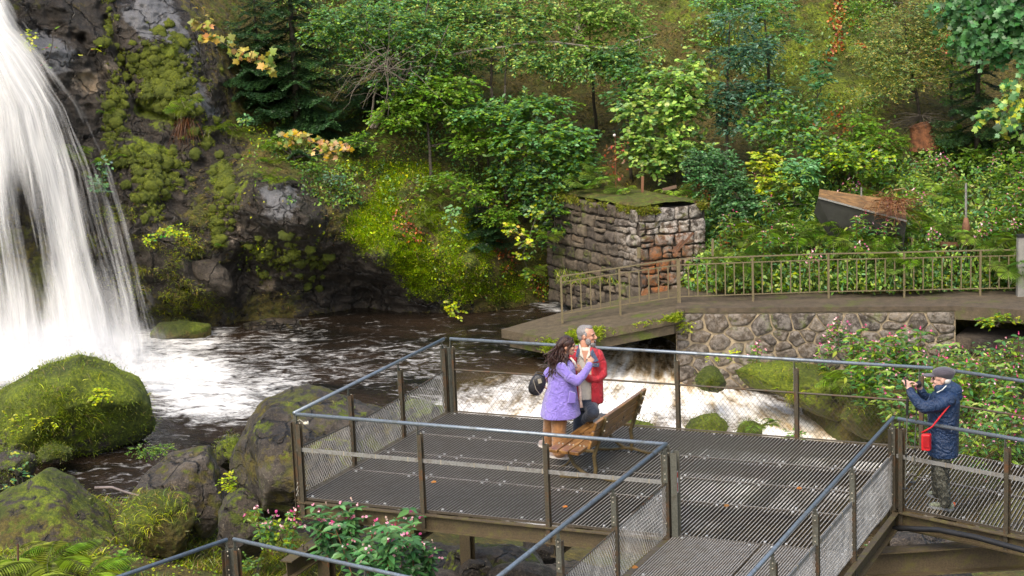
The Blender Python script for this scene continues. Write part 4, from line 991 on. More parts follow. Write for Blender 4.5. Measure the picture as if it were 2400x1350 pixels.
B_('boulder', 'smooth grey river rock with green moss under the front of the platform', [(1040,1310),(1060,1290),(1110,1278),(1190,1276),(1250,1290),(1280,1330),(1280,1400),(1040,1400)], 26.8, .8, .35, .1, .4, 10, .07, mat='rockw')
B_('boulder', 'pale grey stone at the bottom edge left of the dark river rock', [(940,1345),(980,1330),(1060,1335),(1100,1360),(1080,1420),(940,1420)], 25.6, .5, .1, .1, .4, 11, .06, mat='rockg')
B_('boulder', 'angular brown stone wedged under the platform front beam', [(1075,1330),(1100,1310),(1140,1312),(1160,1340),(1150,1380),(1080,1380)], 25.4, .35, .1, .2, .4, 12, .1, mat='rock')
B_('boulder', 'pale rounded stone at the bottom edge near the lower walkway', [(1140,1350),(1170,1325),(1230,1318),(1290,1330),(1310,1370),(1300,1430),(1140,1430)], 25.0, .5, .05, .1, .4, 13, .06, mat='rockg')
B_('boulder', 'black wet rock in the shade under the middle of the platform', [(1225,1262),(1250,1250),(1300,1255),(1320,1280),(1310,1320),(1230,1320)], 28.2, .5, .1, .1, .4, 14, .08, mat='rockw')
B_('boulder', 'large blue grey boulder beneath the right walkway and its hose', [(2050,1290),(2070,1250),(2110,1236),(2180,1238),(2235,1262),(2262,1300),(2260,1360),(2050,1360)], 27.5, .8, .12, .1, .4, 15, .06, mat='rockg')
B_('boulder', 'dark rock at the bottom edge below the slanting girder', [(2130,1350),(2160,1325),(2230,1320),(2290,1340),(2300,1400),(2130,1400)], 25.5, .5, .15, .1, .4, 16, .06, mat='rockw')
B_('boulder', 'small mossy rock in the rapids seen through the far railing', [(1605,1012),(1615,988),(1640,972),(1675,970),(1702,988),(1712,1015),(1700,1035),(1610,1035)], 36.8, .4, .95, .5, .4, 17, .08)
B_('boulder', 'low green rock beside the ferny rock in the rapids', [(1722,1018),(1735,995),(1760,985),(1782,998),(1790,1022),(1775,1040),(1722,1040)], 36.6, .3, .6, .7, .4, 18, .08)
B_('boulder', 'mossy rock where the rapids meet the foot of the rubble wall', [(1630,885),(1640,862),(1665,856),(1690,868),(1700,895),(1690,925),(1640,915)], 38.9, .45, .9, .6, .4, 19, .08)
B_('boulder', 'long mossy shelf rock bordering the right side of the rapids', [(1690,888),(1750,862),(1830,848),(1920,856),(1990,880),(2030,925),(2020,985),(1975,1000),(1900,960),(1840,930),(1760,905)], 38.9, .8, .62, .6, .4, 20, .09, mat='rock')
B_('boulder', 'rounded grassy rock at the downstream bend of the rapids', [(1965,985),(1975,950),(2020,930),(2080,940),(2125,985),(2130,1035),(2080,1045),(2010,1020)], 37.6, .8, .55, 1.0, .4, 21, .09)
B_('boulder', 'mossy rock edge showing behind the bench at the back of the platform', [(1420,1000),(1440,985),(1480,983),(1530,992),(1550,1010),(1540,1040),(1420,1040)], 31.0, .5, .8, .5, .4, 22, .08)
B_('boulder', 'water worn ledge under the far left corner post, streaming with water', [(900,1000),(930,940),(985,920),(1040,935),(1060,980),(1040,1040),(920,1040)], 30.5, .6, .45, .3, .3, 24, .09, drop=.1, mat='rockw')
B_('boulder', 'mossy ledge at the foot of the cliff, lapped by the pool', [(345,775),(370,757),(430,752),(500,760),(512,775),(490,795),(380,798),(345,792)], 44.6, .5, .7, .9, .2, 25, .08)
B_('boulder', 'low dark ledge right of the mossy ledge at the cliff foot', [(548,770),(580,755),(640,745),(700,748),(720,765),(690,778),(570,785)], 45.4, .5, .3, .3, .2, 26, .08, mat='rockw')
# dark jutting rock on the hillside with a wet shining face
B_('boulder', 'dark jutting rock with a wet shining face in the middle of the cliff', [(562,470),(575,440),(605,425),(640,432),(665,462),(720,500),(790,540),(800,570),(760,590),(700,575),(640,565),(600,560),(575,520)], 45.15, .9, .10, .3, -.5, 27, .10, mat='rockw')
B_('boulder', 'brown rounded rock above the pool, left of the waterside overhang', [(470,660),(440,640),(450,615),(500,610),(540,640),(552,680),(540,705),(500,700)], 44.75, .55, .15, .2, -.3, 28, .07, mat='rock')
# ================================================================== plant builders (all in plain world/local metres)
GR = dict(green=[(0.096,0.192,0.019),(0.129,0.251,0.023),(0.075,0.143,0.021),(0.192,0.285,0.026)],
          cool=[(0.062,0.166,0.052),(0.090,0.216,0.072),(0.053,0.124,0.046),(0.142,0.283,0.110)],
          pale=[(0.214,0.349,0.065),(0.285,0.415,0.091),(0.142,0.265,0.046),(0.357,0.449,0.104)],
          lime=[(0.312,0.391,0.014),(0.446,0.471,0.018),(0.223,0.310,0.014)],
          gold=[(0.401,0.415,0.050),(0.508,0.457,0.059),(0.214,0.304,0.030),(0.294,0.374,0.050)],
          dark=[(.018,.045,.015),(.026,.06,.018),(.014,.034,.013)],
          fern=[(0.132,0.248,0.022),(0.181,0.310,0.027),(0.099,0.202,0.020)],
          bright=[(.24,.34,.04),(.18,.29,.03),(.29,.37,.06)],
          straw=[(.20,.15,.05),(.26,.19,.07),(.13,.13,.03),(.09,.12,.02)],
          red=[(.42,.10,.03),(.50,.17,.04),(.30,.06,.03),(.45,.24,.06)],
          dry=[(.20,.085,.03),(.28,.13,.05),(.13,.06,.025)],
          maple=[(.22,.27,.05),(.34,.33,.06),(.42,.30,.06),(.16,.22,.05)])
def twigs(centers, R, n, tlen, nleaf, size, cols, shape='oval', droop=.35, flatn=.7, width=1.0, var=.22, updir=(0, -.35, 1), layers=False, colw=None):
    """n twigs scattered in ellipsoids; leaves alternate along each twig; returns list for leafobj"""
    C = np.asarray(centers, float); R = np.asarray(R, float); k = rng.choice(len(C), n, p=(lambda q: q/q.sum())(np.array([r[0]*r[2]+.01 for r in R])))
    u = rv(n); rr = rng.random(n)**.42
    # uneven clumping
    p0 = C[k]+u*R[k]*rr[:, None]
    keep = fbm(p0, 2.3, 3, int(rng.integers(999))) > -.30
    p0 = p0[keep]; u = u[keep]; k = k[keep]; n = len(p0)
    d = u*.8+rng.normal(size=(n, 3))*.5; d[:, 2] = d[:, 2]*.35-droop*rng.random(n)
    d /= np.linalg.norm(d, axis=1)[:, None]
    t = (np.arange(nleaf)+.6)/nleaf
    L = tlen*(.6+.8*rng.random(n))
    pos = p0[:, None]+d[:, None]*(L[:, None]*t[None])[..., None]; pos[..., 2] -= (droop*.4*L[:, None]*t[None]**2)
    side = np.cross(d, [0, 0, 1.0]); side /= np.linalg.norm(side, axis=1)[:, None]+1e-6
    sg = np.where(np.arange(nleaf) % 2, 1, -1)
    ld = d[:, None]*.75+side[:, None]*sg[None, :, None]*.9+rng.normal(size=(n, nleaf, 3))*.22
    up = np.array(updir, float); nn = up*flatn+rng.normal(size=(n, nleaf, 3))*(1-flatn)*.9
    tone = 1+.22*fbm(p0, 1.2, 2, 3)[:, None]
    col = (pal(n*nleaf, cols, colw, var).reshape(n, nleaf, 3))*tone[..., None]
    sz = size*(.65+.6*rng.random((n, nleaf)))
    A = leafV(pos.reshape(-1, 3), ld.reshape(-1, 3), nn.reshape(-1, 3), sz.ravel(), col.reshape(-1, 3), shape, width)
    # twig stems
    st = leafV(p0, d, np.cross(side, d), L, np.tile([.06, .05, .03], (n, 1)), 'tri', .12*.06/np.maximum(L, .05)*3)
    return [A, st], p0
def limb(m, a, b, r0, r1, bend=.08, n=7, seg=6):
    a = np.array(a, float); b = np.array(b, float); t = np.linspace(0, 1, n)[:, None]; L = np.linalg.norm(b-a)
    w_ = np.cumsum(rng.normal(size=(n, 3)), 0)*bend*L/n; w_ -= w_[-1]*t; w_[0] = 0
    P = a*(1-t)+b*t+w_; m.tube(P, np.linspace(r0, r1, n), seg); return P
def broad_tree(name, label, cat, base, trunk, blobs, n, tlen, nleaf, size, cols, shape='oval', r0=.05, r1=.015, bark='bark', branches=10, D=None, group=None, **kw):
    """base/trunk: photo points with distances; blobs: (px,py,rx,ry,D,rd)"""
    root = thing(name, at(*base), label, cat, group)
    m = MB(); P = [at(*q) for q in [base]+list(trunk)]
    tr = [];
    for i, (a, b) in enumerate(zip(P[:-1], P[1:])):
        q = limb(m, a, b, r0+(r1-r0)*i/(len(P)-1), r0+(r1-r0)*(i+1)/(len(P)-1), .05, 8); tr += list(q)
    tr = np.array(tr)
    C = np.array([at(b[0], b[1], b[4]) for b in blobs]); R = np.array([(b[2]*b[4]/F, b[5], b[3]*b[4]/F) for b in blobs])
    parts, p0 = twigs(C, R, n, tlen, nleaf, size, cols, shape, **kw)
    for i in range(branches):
        c = C[i % len(C)]+rv(1)[0]*R[i % len(C)]*.7; j = np.argmin(np.linalg.norm(tr-c, axis=1)+np.clip(tr[:, 2]-c[2], 0, 9)*1.0)
        limb(m, tr[j], c, r1*.9, .004, .10, 6, 5)
    m.build('trunk', M[bark], root, True)
    leafobj('crown', parts, root)
    return root

def spruce(label, px, py, D, height, rad, nb=60, seed=0, z_up=0, group=None, cols='dark'):
    root = thing('spruce_tree', at(px, py, D), label, 'spruce', group); b = at(px, py, D)
    m = MB(); m.tube([b-dZ*.3, b+dZ*height*.5, b+dZ*height], [.12*height/6, .08*height/6, .015], 8); m.build('trunk', M['bark'], root, True)
    pos = []; dr = []; up = []; sz = []; col = []; g = MB()
    for i in range(nb):
        t = .03+.95*(i+rng.random())/nb; a = i*2.399+rng.normal()*.3
        L = rad*(1-t)**.75*(.75+.4*rng.random())+.15; h = height*t
        o = b+dZ*h; dd = np.array([math.cos(a), math.sin(a), .05]); n = max(6, int(L/.055)); s = np.linspace(.12, 1, n)
        line = o+dd*(L*s)[:, None]+np.outer(-.30*L*np.sin(s*1.9)+.10*L*s*s, dZ)
        side = np.array([-math.sin(a), math.cos(a), 0])
        for q in range(n):
            tl_ = .38*L*(1-s[q])**.6*(.7+.5*rng.random())+.07
            for sg in (1, -1):
                d2 = dd*.75+side*sg*.95+np.array([0, 0, -.22]); d2 /= np.linalg.norm(d2); k = max(2, int(tl_/.035)); ss = np.linspace(0, 1, k)
                pts = line[q]+d2*(tl_*ss)[:, None]; pts[:, 2] -= .25*tl_*ss**2
                c0 = np.array(GR[cols][rng.integers(3)])*(.75+.7*s[q])*(1+.2*rng.normal()); 
                pos.append(pts); dr.append(np.tile(d2, (k, 1))); col.append(np.tile(c0, (k, 1))*(1+.5*ss[:, None]))
    pos = np.vstack(pos); dr = np.vstack(dr); col = np.vstack(col); n = len(pos)
    A = []
    for sg in (1, -1):
        sd = np.cross(dr, [0, 0, 1.0]); sd /= np.linalg.norm(sd, axis=1)[:, None]+1e-6
        A.append(leafV(pos, dr*.8+sd*sg*.8+rng.normal(size=(n, 3))*.2, np.tile([0, -.2, 1.0], (n, 1))+rng.normal(size=(n, 3))*.4, .055, col*(1.15 if sg > 0 else .9), 'rect', .42))
    A.append(leafV(pos, dr+rng.normal(size=(n, 3))*.15, np.tile([0, 0, 1.0], (n, 1)), .06, col, 'rect', .3))
    leafobj('crown', A, root); return root

def frond(parts, base, dirh, L, rise, droop, cols, npin=17, wid=.34, pin_w=.34, fine=False, roll=0.0):
    d = np.array(dirh, float); d[2] = 0; d /= np.linalg.norm(d); side = np.cross(d, dZ)
    s = np.linspace(0, 1, npin+2)
    line = np.array(base)+d*(L*(s-.12*s*s))[:, None]+np.outer(L*(rise*s-droop*s*s), dZ)
    T = np.gradient(line, axis=0); T /= np.linalg.norm(T, axis=1)[:, None]
    prof = np.sin(np.clip(s*1.06+.10, 0, 1)*math.pi)**.8*wid*L*(1-.35*s)
    c = pal(1, cols, None, .15)[0]
    for sg in (1, -1):
        sd = side*sg; P = line[1:-1]; t = T[1:-1]; l = prof[1:-1]
        dd = sd+t*.38-np.outer(np.full(len(P), .18), dZ); nn = np.cross(t, sd)*sg
        nn[nn[:, 2] < 0] *= -1
        if not fine:
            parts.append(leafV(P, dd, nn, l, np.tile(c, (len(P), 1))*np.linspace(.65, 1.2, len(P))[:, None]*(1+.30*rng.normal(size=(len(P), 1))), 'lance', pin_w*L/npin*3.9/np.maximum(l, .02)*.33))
        else:
            dd = dd/np.linalg.norm(dd, axis=1)[:, None]
            for q in range(len(P)):
                k = max(3, int(l[q]/.018)); ss = np.linspace(.04, .98, k); pp = P[q]+dd[q]*(l[q]*ss)[:, None]
                e = .030*(1-ss*.75)+.004; cc = np.tile(c*(1+.12*rng.normal()), (k, 1))
                for s2 in (1, -1):
                    parts.append(leafV(pp, np.tile(t[q]*s2+dd[q]*.5, (k, 1)), np.tile(nn[q], (k, 1)), e, cc, 'lance', 1.7))
    parts.append(leafV(line[:-1], np.diff(line, axis=0), np.tile(np.cross(side, d)*1.0+dZ, (len(line)-1, 1)), np.linalg.norm(np.diff(line, axis=0), axis=1)*1.05, np.tile([.10, .10, .03], (len(line)-1, 1)), 'rect', .006/np.linalg.norm(np.diff(line, axis=0), axis=1)*1.3))
def fern_mesh(name, n=9, L=.7, cols='fern', fine=False, spread=6.28, face=-math.pi/2, rise=.75, droop=.75, npin=17, parent=None, pw=.34):
    parts = []
    for i in range(n):
        a = face+spread*((i+.5)/n-.5)+rng.normal()*.15
        frond(parts, (0, 0, 0), (math.cos(a), math.sin(a), 0), L*(.75+.4*rng.random()), rise*(.8+.4*rng.random()), droop*(.8+.4*rng.random()), GR[cols], npin, pin_w=pw, fine=fine)
    o = leafobj(name, parts, parent); return o
def grass_parts(P, n_dir, L, w, cols, droop=1.0, hang=0.0):
    """curved blades: 3 segments each"""
    N = len(P); a = rng.random(N)*6.283; d = np.c_[np.cos(a), np.sin(a), np.zeros(N)]*.6+n_dir
    d /= np.linalg.norm(d, axis=1)[:, None]; L = L*(.5+rng.random(N)); c = pal(N, cols)
    sd = np.cross(d, rv(N)); sd /= np.linalg.norm(sd, axis=1)[:, None]
    pts = [P]; cur = P; dd = d.copy()
    for k in range(3):
        cur = cur+dd*(L/3)[:, None]; pts.append(cur); dd = dd-np.array([0, 0, droop])*.45-np.array([0, 0, hang])*.5; dd /= np.linalg.norm(dd, axis=1)[:, None]
    V = np.stack([pts[0]-sd*w/2, pts[0]+sd*w/2, pts[1]-sd*w/2*.9, pts[1]+sd*w/2*.9, pts[2]-sd*w/2*.6, pts[2]+sd*w/2*.6, pts[3]], 1)
    i = (np.arange(N)*7)[:, None]
    F1 = np.vstack([i+np.array([[0, 1, 3, 2]]), i+np.array([[2, 3, 5, 4]])]); F2 = i+np.array([[4, 5, 6]])
    C = np.repeat(c, 7, 0)
    return [(V.reshape(-1, 3), F1, C), (np.zeros((0, 3)), F2-len(V.reshape(-1, 3)), np.zeros((0, 3)))]
def proto_copy(proto, locs, labels, scs=None, tilt=.0):
    out = []
    for i, p in enumerate(locs):
        s = 1.0 if scs is None else scs[i]
        o = copy_thing(proto, p, rng.random()*.9-.45, s, labels[i] if isinstance(labels, list) else labels, (rng.normal()*tilt, rng.normal()*tilt)); out.append(o)
    return out
# ------------------------------------------------------------------ what grows on the hillside
def cover_pts(n, x0, x1, y0, y1, dens=None, off=.0):
    x = rng.uniform(x0, x1, n*3); y = rng.uniform(y0, y1, n*3)
    if dens is not None: k = rng.random(len(x)) < dens(x, y); x, y = x[k], y[k]
    x, y = x[:n], y[:n]; return x, y, hill(x, y, off)
def rockmask(x, y): i = np.clip(((x-hx[0])/4).astype(int), 0, len(hx)-1); j = np.clip(((y-hy[0])/4).astype(int), 0, len(hy)-1); return ROCK.reshape(GX.shape)[j, i]
def mossmask(x, y): i = np.clip(((x-hx[0])/4).astype(int), 0, len(hx)-1); j = np.clip(((y-hy[0])/4).astype(int), 0, len(hy)-1); return MOSS.reshape(GX.shape)[j, i]
# rough hanging grass and moss fibres over the soil
x, y, P = cover_pts(52000, 450, 2500, -60, 735, lambda x, y: np.clip(1.0-1.2*rockmask(x, y), 0, 1)*.9)
tag(leafobj('hanging_grass', grass_parts(P, np.tile([0, -.7, .15], (len(P), 1)), .15, .014, GR['straw']+[(.07, .085, .015), (.05, .07, .012), (.035, .045, .01), (.10, .07, .03), (.03, .03, .012)], .8, .5)), kind='stuff')
x, y, P = cover_pts(12000, 180, 560, 480, 760, lambda x, y: np.clip(.5+2.2*fbm(np.c_[x*.02, y*.03, x*0], 1, 3, 14), 0, 1)*np.maximum.reduce([gauss(x, y, 260, 560, 70, 90), gauss(x, y, 370, 640, 110, 60, .7), gauss(x, y, 420, 560, 60, 30, .3), gauss(x, y, 470, 590, 50, 30, .6), gauss(x, y, 420, 700, 120, 22, .35)]))
tag(leafobj('trailing_grass', grass_parts(P, np.tile([.3, -.6, .2], (len(P), 1)), .12, .013, GR['straw']+GR['lime']+[(.16, .15, .03), (.12, .15, .025)], .9, .7)), kind='stuff')
# star moss: small upright tufts in lime patches
x, y, P = cover_pts(42000, 800, 1230, 380, 720, lambda x, y: np.clip((mossmask(x, y)-.35)*1.8, 0, 1)*np.clip(.75+1.3*fbm(np.c_[x*.02, y*.02, x*0], 1, 3, 8), 0, 1))
n = len(P); c = pal(n, [(.30, .40, .012), (.22, .33, .012), (.40, .45, .03), (.14, .24, .012)], None, .18)
tag(leafobj('star_moss', [leafV(P, np.array([0, -.8, .5])+rng.normal(size=(n, 3))*.45, rv(n), .045, c, 'rect', .55)]), kind='stuff')
# moss cushions on the dark rock face
def cushions(name, spots, n, r, seed):
    rg = np.random.default_rng(seed); V = []; Fc = []; b = MB(); b.ball((0, 0, 0), 1, 12, 8); bv = np.vstack(b.v); bf = b.f; k = 0
    w_ = np.array([s[2]*s[3]*s[5] for s in spots], float); ch = rg.choice(len(spots), n, p=w_/w_.sum())
    for i in ch:
        cx, cy, rx, ry, rot, _ = spots[i]; u, v = rg.normal(size=2)*.55; c_, s_ = math.cos(rot), math.sin(rot)
        px, py = cx+u*rx*c_-v*ry*s_, cy+u*rx*s_+v*ry*c_
        R_ = r*(.35+rg.random()**3*1.9); p = hill(px, py, .02); q = bv*np.array([1.2, .6, .95])*R_*(1+.15*rg.normal())+p
        q = q+(bv*(.38*R_*vnoise(bv*2.1+i+k, 3)+.1*R_*vnoise(bv*6+i, 4))[:, None]); V.append(q); Fc += [tuple(a+k for a in f) for f in bf]; k += len(bv)
    V = np.vstack(V)
    return tag(mesh(name, V, Fc, M['cushion'], smooth=True), kind='stuff')
t = NT('cushion_moss'); c_ = t.coord(1); n1 = t.noise(c_, 28, 5, .8); n2 = t.noise(c_, 3, 4)
cc = t.ramp(n1, [(.3, (.030, .040, .002)), (.55, (.095, .115, .005)), (.75, (.20, .21, .010))]); cc = t.mix(t.ramp(n2, [(.4, .6), (.6, 0.0)]), cc, (.04, .055, .006))
M['cushion'] = t.done(t.principled(Base_Color=cc, Roughness=.95, Normal=t.bump(n1, 1.0, .03)))
cushions('moss_cushions', [(370,160,100,40,.2,1),(400,215,60,50,-.2,1),(270,240,25,70,0,.8),(262,300,20,50,0,.9),(255,60,20,60,0,.5),(340,380,80,26,0,1),(370,430,60,40,0,.7),(530,430,30,60,0,.8),(350,470,30,40,0,.8),(510,520,30,50,0,.5),(620,600,50,40,.2,.4),(700,610,60,45,.2,.5),(390,90,60,20,.1,.3),(470,300,50,40,.3,.4),(240,420,30,30,0,.4)], 1300, .060, 4)

ck = bpy.data.objects['moss_cushions'].data; k_ = len(ck.vertices); V_ = np.empty(k_*3, np.float32); ck.vertices.foreach_get('co', V_); N_ = np.empty(k_*3, np.float32); ck.vertices.foreach_get('normal', N_)
V_ = V_.reshape(-1, 3).astype(float); N_ = N_.reshape(-1, 3).astype(float); i_ = rng.integers(0, k_, 26000); i_ = i_[N_[i_, 1] < .3]
tag(leafobj('cushion_fibres', grass_parts(V_[i_]+rng.normal(size=(len(i_), 3))*.015, N_[i_]+[0, 0, .2], np.full(len(i_), .045), .012, [(.12,.15,.008),(.18,.21,.012),(.07,.09,.005),(.24,.26,.02)], .6, .2)), kind='stuff')
# ------------------------------------------------------------------ trees and shrubs, one by one
hd = lambda x, y, o=0: float(hillD(x, y))-o
spruce('dark spruce with layered drooping boughs high on the left, beside the bare rock', 700, 330, hd(700, 300, .2), 5.2, 1.75, 74, 1)
spruce('dark spruce standing behind the tangle of dead twigs', 900, 290, hd(880, 250, .2), 4.6, 1.5, 56, 2)
spruce('small spruce at the upper left with boughs over the yellow maple sprig', 610, 230, hd(600, 200, .3), 2.9, 1.35, 46, 3)
spruce('dark spruce added to darken the hollow between the small leaved shrub and the maple', 2290, 420, hd(2290, 380, .1), 4.6, 1.3, 50, 5)  # added in place of overhang shade, to make the hollow dark
spruce('dark spruce added to darken the hollow behind the maple branch at the right edge', 2440, 420, hd(2400, 380, .1), 4.4, 1.2, 46, 6)  # second spruce added to deepen the dark hollow
spruce('young spruce above the bright moss bank, left of the pier', 1130, 560, hd(1130, 540, .2), 1.1, .75, 26, 4)
broad_tree('beech_tree', 'slender dark stemmed beech in front of the mossy slope, centre', 'tree', (1187,470,hd(1187,450,.6)), [(1185,330,47.6),(1184,200,47.6),(1190,60,48)],
  [(1180,250,110,26,47.0,.8),(1120,265,70,20,46.6,.6),(1260,245,80,18,47,.6),(1270,310,110,26,46.2,.7),(1330,330,60,30,46.2,.6),(1230,350,70,24,46.4,.7),(1350,370,45,40,46.2,.4)], 840, .30, 9, .115, GR['cool']+GR['green']+[(.10,.2,.05)], droop=.25, flatn=.8, branches=16)
broad_tree('birch_tree', 'birch with pale small leaves spreading over the upper centre', 'tree', (1175,480,48.2), [(1150,200,48.4),(1160,60,48.6),(1180,-60,49)],
  [(1160,60,130,60,48.2,1.1),(1240,40,90,60,48.0,.9),(1080,80,90,60,48.2,.9),(1240,120,90,40,47.8,.7),(1010,40,90,60,48.4,.9),(1200,-30,200,60,48.6,1)], 1470, .28, 9, .085, GR['pale']+GR['cool']+[(.28,.27,.05)], branches=14, droop=.3)
broad_tree('leafy_tree', 'leaning multi stemmed tree left of centre over the dead twigs', 'tree', (880,300,hd(880,300,.6)), [(930,200,47.6),(980,90,47.8),(1010,-20,48)],
  [(900,60,120,50,47.4,.9),(830,40,90,50,47.4,.8),(960,100,110,40,47.4,.8),(860,130,60,30,47.2,.6),(1000,150,70,40,47.4,.6),(760,60,60,40,47.2,.6),(930,190,60,26,47,.5)], 1290, .26, 9, .085, GR['cool']+GR['green'], branches=14, droop=.35)
broad_tree('leafy_tree', 'low leafy tree hanging over the shade left of the pier', 'tree', (1230,520,hd(1230,520,.4)), [(1230,440,46.6),(1240,390,46.6)],
  [(1290,420,100,40,46.2,.6),(1330,460,70,40,46.0,.5),(1210,400,70,30,46.6,.6),(1250,460,60,30,46.4,.5),(1350,410,50,50,46.2,.4)], 645, .26, 9, .095, GR['green']+GR['cool'], branches=10)

XT = [('leafy_tree','pale round leaved bushy tree at the top right of centre','tree',(1400,330,hd(1400,300,.6)),[(1390,200,48.6),(1380,60,48.8)],[(1330,30,90,50,48.4,.8),(1430,20,90,45,48.4,.8),(1350,110,70,35,48.2,.6),(1480,60,60,35,48.4,.6)],700,.28,9,.095,'pale'),
('leafy_tree','broad leaved sapling rooted in the shade below the dead twigs','tree',(1010,420,hd(1010,400,.5)),[(1005,330,46.8),(1000,250,47)],[(1000,230,90,40,46.8,.6),(930,270,60,30,46.6,.5),(1060,200,60,30,46.9,.5),(1090,330,50,24,46.6,.4)],520,.28,9,.10,'green'),
('leafy_tree','dense shaded foliage between the spruce and the birch at the top','tree',(1060,330,49.4),[(1060,180,49.5),(1060,20,49.8)],[(1050,40,120,60,49.3,.9),(980,-10,140,50,49.3,.9),(1100,140,60,40,49.2,.6)],700,.30,9,.10,'cool'),
('leafy_tree','bright leaved sapling leaning over the slope above the moss bank','tree',(1150,420,hd(1150,400,.4)),[(1140,350,46.8)],[(1130,330,60,26,46.6,.4),(1200,310,50,20,46.6,.4),(1090,280,40,20,46.8,.4)],260,.26,8,.10,'green'),
('leafy_tree','bushy tree between the hazel shrub and the beech crown','tree',(1480,420,hd(1480,400,.5)),[(1470,300,47.2),(1465,220,47.4)],[(1460,230,50,34,47.0,.5),(1490,170,60,30,47.2,.5),(1440,130,60,26,47.6,.5)],340,.26,8,.10,'cool'),
('leafy_tree','tree of small cool green leaves above the oak sapling','tree',(1800,260,hd(1800,240,.4)),[(1800,120,48),(1790,20,48.4)],[(1800,20,70,36,48.2,.6),(1840,80,50,26,48,.5),(1700,-10,80,34,48.4,.6)],360,.26,8,.09,'cool'),
('leafy_tree','dense green tree behind the yellow green shrub, top right','tree',(2230,300,48.8),[(2230,160,49),(2230,20,49.2)],[(2200,90,70,60,48.9,.7),(2240,180,60,50,48.7,.6),(2020,30,40,50,49.2,.5),(2250,10,80,50,49,.7)],620,.28,8,.095,'green'),
('leafy_shrub','wide leafy shrub on the slope between the stump and the oak sapling','shrub',(1990,420,hd(1990,400,.5)),[(1985,350,46.4)],[(1960,350,60,30,46.2,.5),(2050,330,60,30,46.2,.5),(2010,290,50,24,46.6,.4)],330,.26,8,.10,'green'),
('leafy_shrub','dark shrub at the right edge below the pale maple branch','shrub',(2380,430,hd(2380,420,.5)),[(2370,370,46)],[(2370,370,60,36,45.8,.5),(2290,380,50,30,46,.4)],280,.26,8,.10,'green'),
('leafy_shrub','low bush of oval leaves on the ledge under the spruce','shrub',(690,400,hd(690,380,.3)),[(690,370,46)],[(720,385,50,16,45.8,.3),(650,330,36,14,46.2,.3),(850,330,60,16,46.4,.3)],150,.2,8,.075,'green'),
('leafy_shrub','leafy overgrowth hanging at the lower left of the beech','shrub',(1120,520,hd(1120,500,.3)),[(1115,460,46)],[(1110,450,50,26,45.9,.3),(1180,500,50,30,45.8,.3),(1040,420,50,20,46.2,.3)],230,.2,8,.085,'green')]
for (nm_, lb_, ct_, bs_, tk_, bl_, n_, tl_, nl_, sz_, cl_) in XT: broad_tree(nm_, lb_, ct_, bs_, tk_, bl_, n_, tl_, nl_, sz_, GR[cl_]+GR['green'][:2], droop=.35, branches=10)
# pale arching branch
root = thing('arching_branch', at(1035,135,48.0), 'long pale arching branch with small hanging leaves across the upper centre', 'branch')
m = MB(); P = np.array([at(x, y, 47.8) for x, y in [(1035,133),(1100,120),(1180,110),(1240,98),(1300,98),(1350,105),(1410,112),(1450,113),(1470,103),(1500,92),(1540,80)]]); m.tube(P, np.linspace(.035, .012, len(P)), 6)
for i in range(14): a = P[1+i % 9]+[0, 0, 0]; limb(m, a, a+[rng.normal()*.25, -.1, -.2-.4*rng.random()], .008, .002, .15, 5, 4)
m.build('stem', M['pale_bark'], root, True)
pp, _ = twigs([at(1330,140,47.6), at(1240,130,47.6), at(1430,130,47.6), at(1380,160,47.5), at(1500,110,47.6)], [(.9,.5,.32),(.8,.5,.3),(.8,.5,.3),(.5,.4,.35),(.5,.4,.25)], 495, .26, 8, .085, GR['pale']+GR['cool'], droop=.7)
leafobj('leaves', pp, root)
# dead twig tangle
root = thing('dead_branches', at(900,200,46.9), 'grey tangle of dead bare twigs hanging between the spruce boughs', 'branch')
m = MB()
for i in range(46):
    a = at(900+rng.normal()*22, 140+rng.normal()*18, 46.8+rng.normal()*.3); an = rng.normal()*.9; L = .4+1.2*rng.random(); b = a+np.array([math.sin(an)*L, -.3*rng.random(), -math.cos(an)*L*(.9 if rng.random() < .75 else -.5)])
    Q = limb(m, a, b, .009, .003, .22, 7, 4)
    for q in (2, 4): limb(m, Q[q], Q[q]+rng.normal(size=3)*.22, .004, .002, .2, 4, 3)
for (x0, y0, x1, y1, r_) in [(870,300,935,205,.05),(935,205,990,110,.035),(880,300,950,160,.04),(985,260,1010,140,.022),(1000,185,1050,60,.02),(870,285,900,150,.03)]: limb(m, at(x0, y0, 47.2), at(x1, y1, 47.2), r_, r_*.6, .08, 8, 6)
m.build('twigs', M['pale_bark'] if False else simple('dead_wood', (.14, .115, .09), .9, var=.5), root)
broad_tree('hazel_shrub', 'tall hazel shrub with big round pale leaves right of centre', 'shrub', (1580,430,hd(1580,430,.5)), [(1570,300,46.6),(1575,180,46.8)],
  [(1570,190,80,50,46.5,.7),(1540,260,90,50,46.3,.7),(1600,250,60,60,46.4,.6),(1530,330,80,40,46.1,.6),(1590,350,70,50,46.1,.6),(1540,380,50,30,46,.5),(1640,130,16,40,46.6,.2)], 780, .26, 8, .125, GR['pale']+[(.10,.19,.06),(.14,.23,.08)], width=1.25, droop=.3, branches=16)
broad_tree('oak_sapling', 'blue green oak sapling with layered crown in front of the mossy rock', 'tree', (1703,430,hd(1703,430,.5)), [(1703,300,46.8),(1705,180,47),(1712,40,47.4)],
  [(1740,130,80,30,46.8,.6),(1770,110,50,22,46.8,.4),(1720,210,80,24,46.6,.6),(1790,205,60,20,46.6,.5),(1730,290,50,20,46.5,.5),(1730,50,60,30,47,.5),(1700,240,40,30,46.6,.4)], 645, .25, 9, .10, [(.045,.12,.07),(.07,.17,.10),(.12,.22,.15),(.035,.09,.05)], width=.8, branches=12)
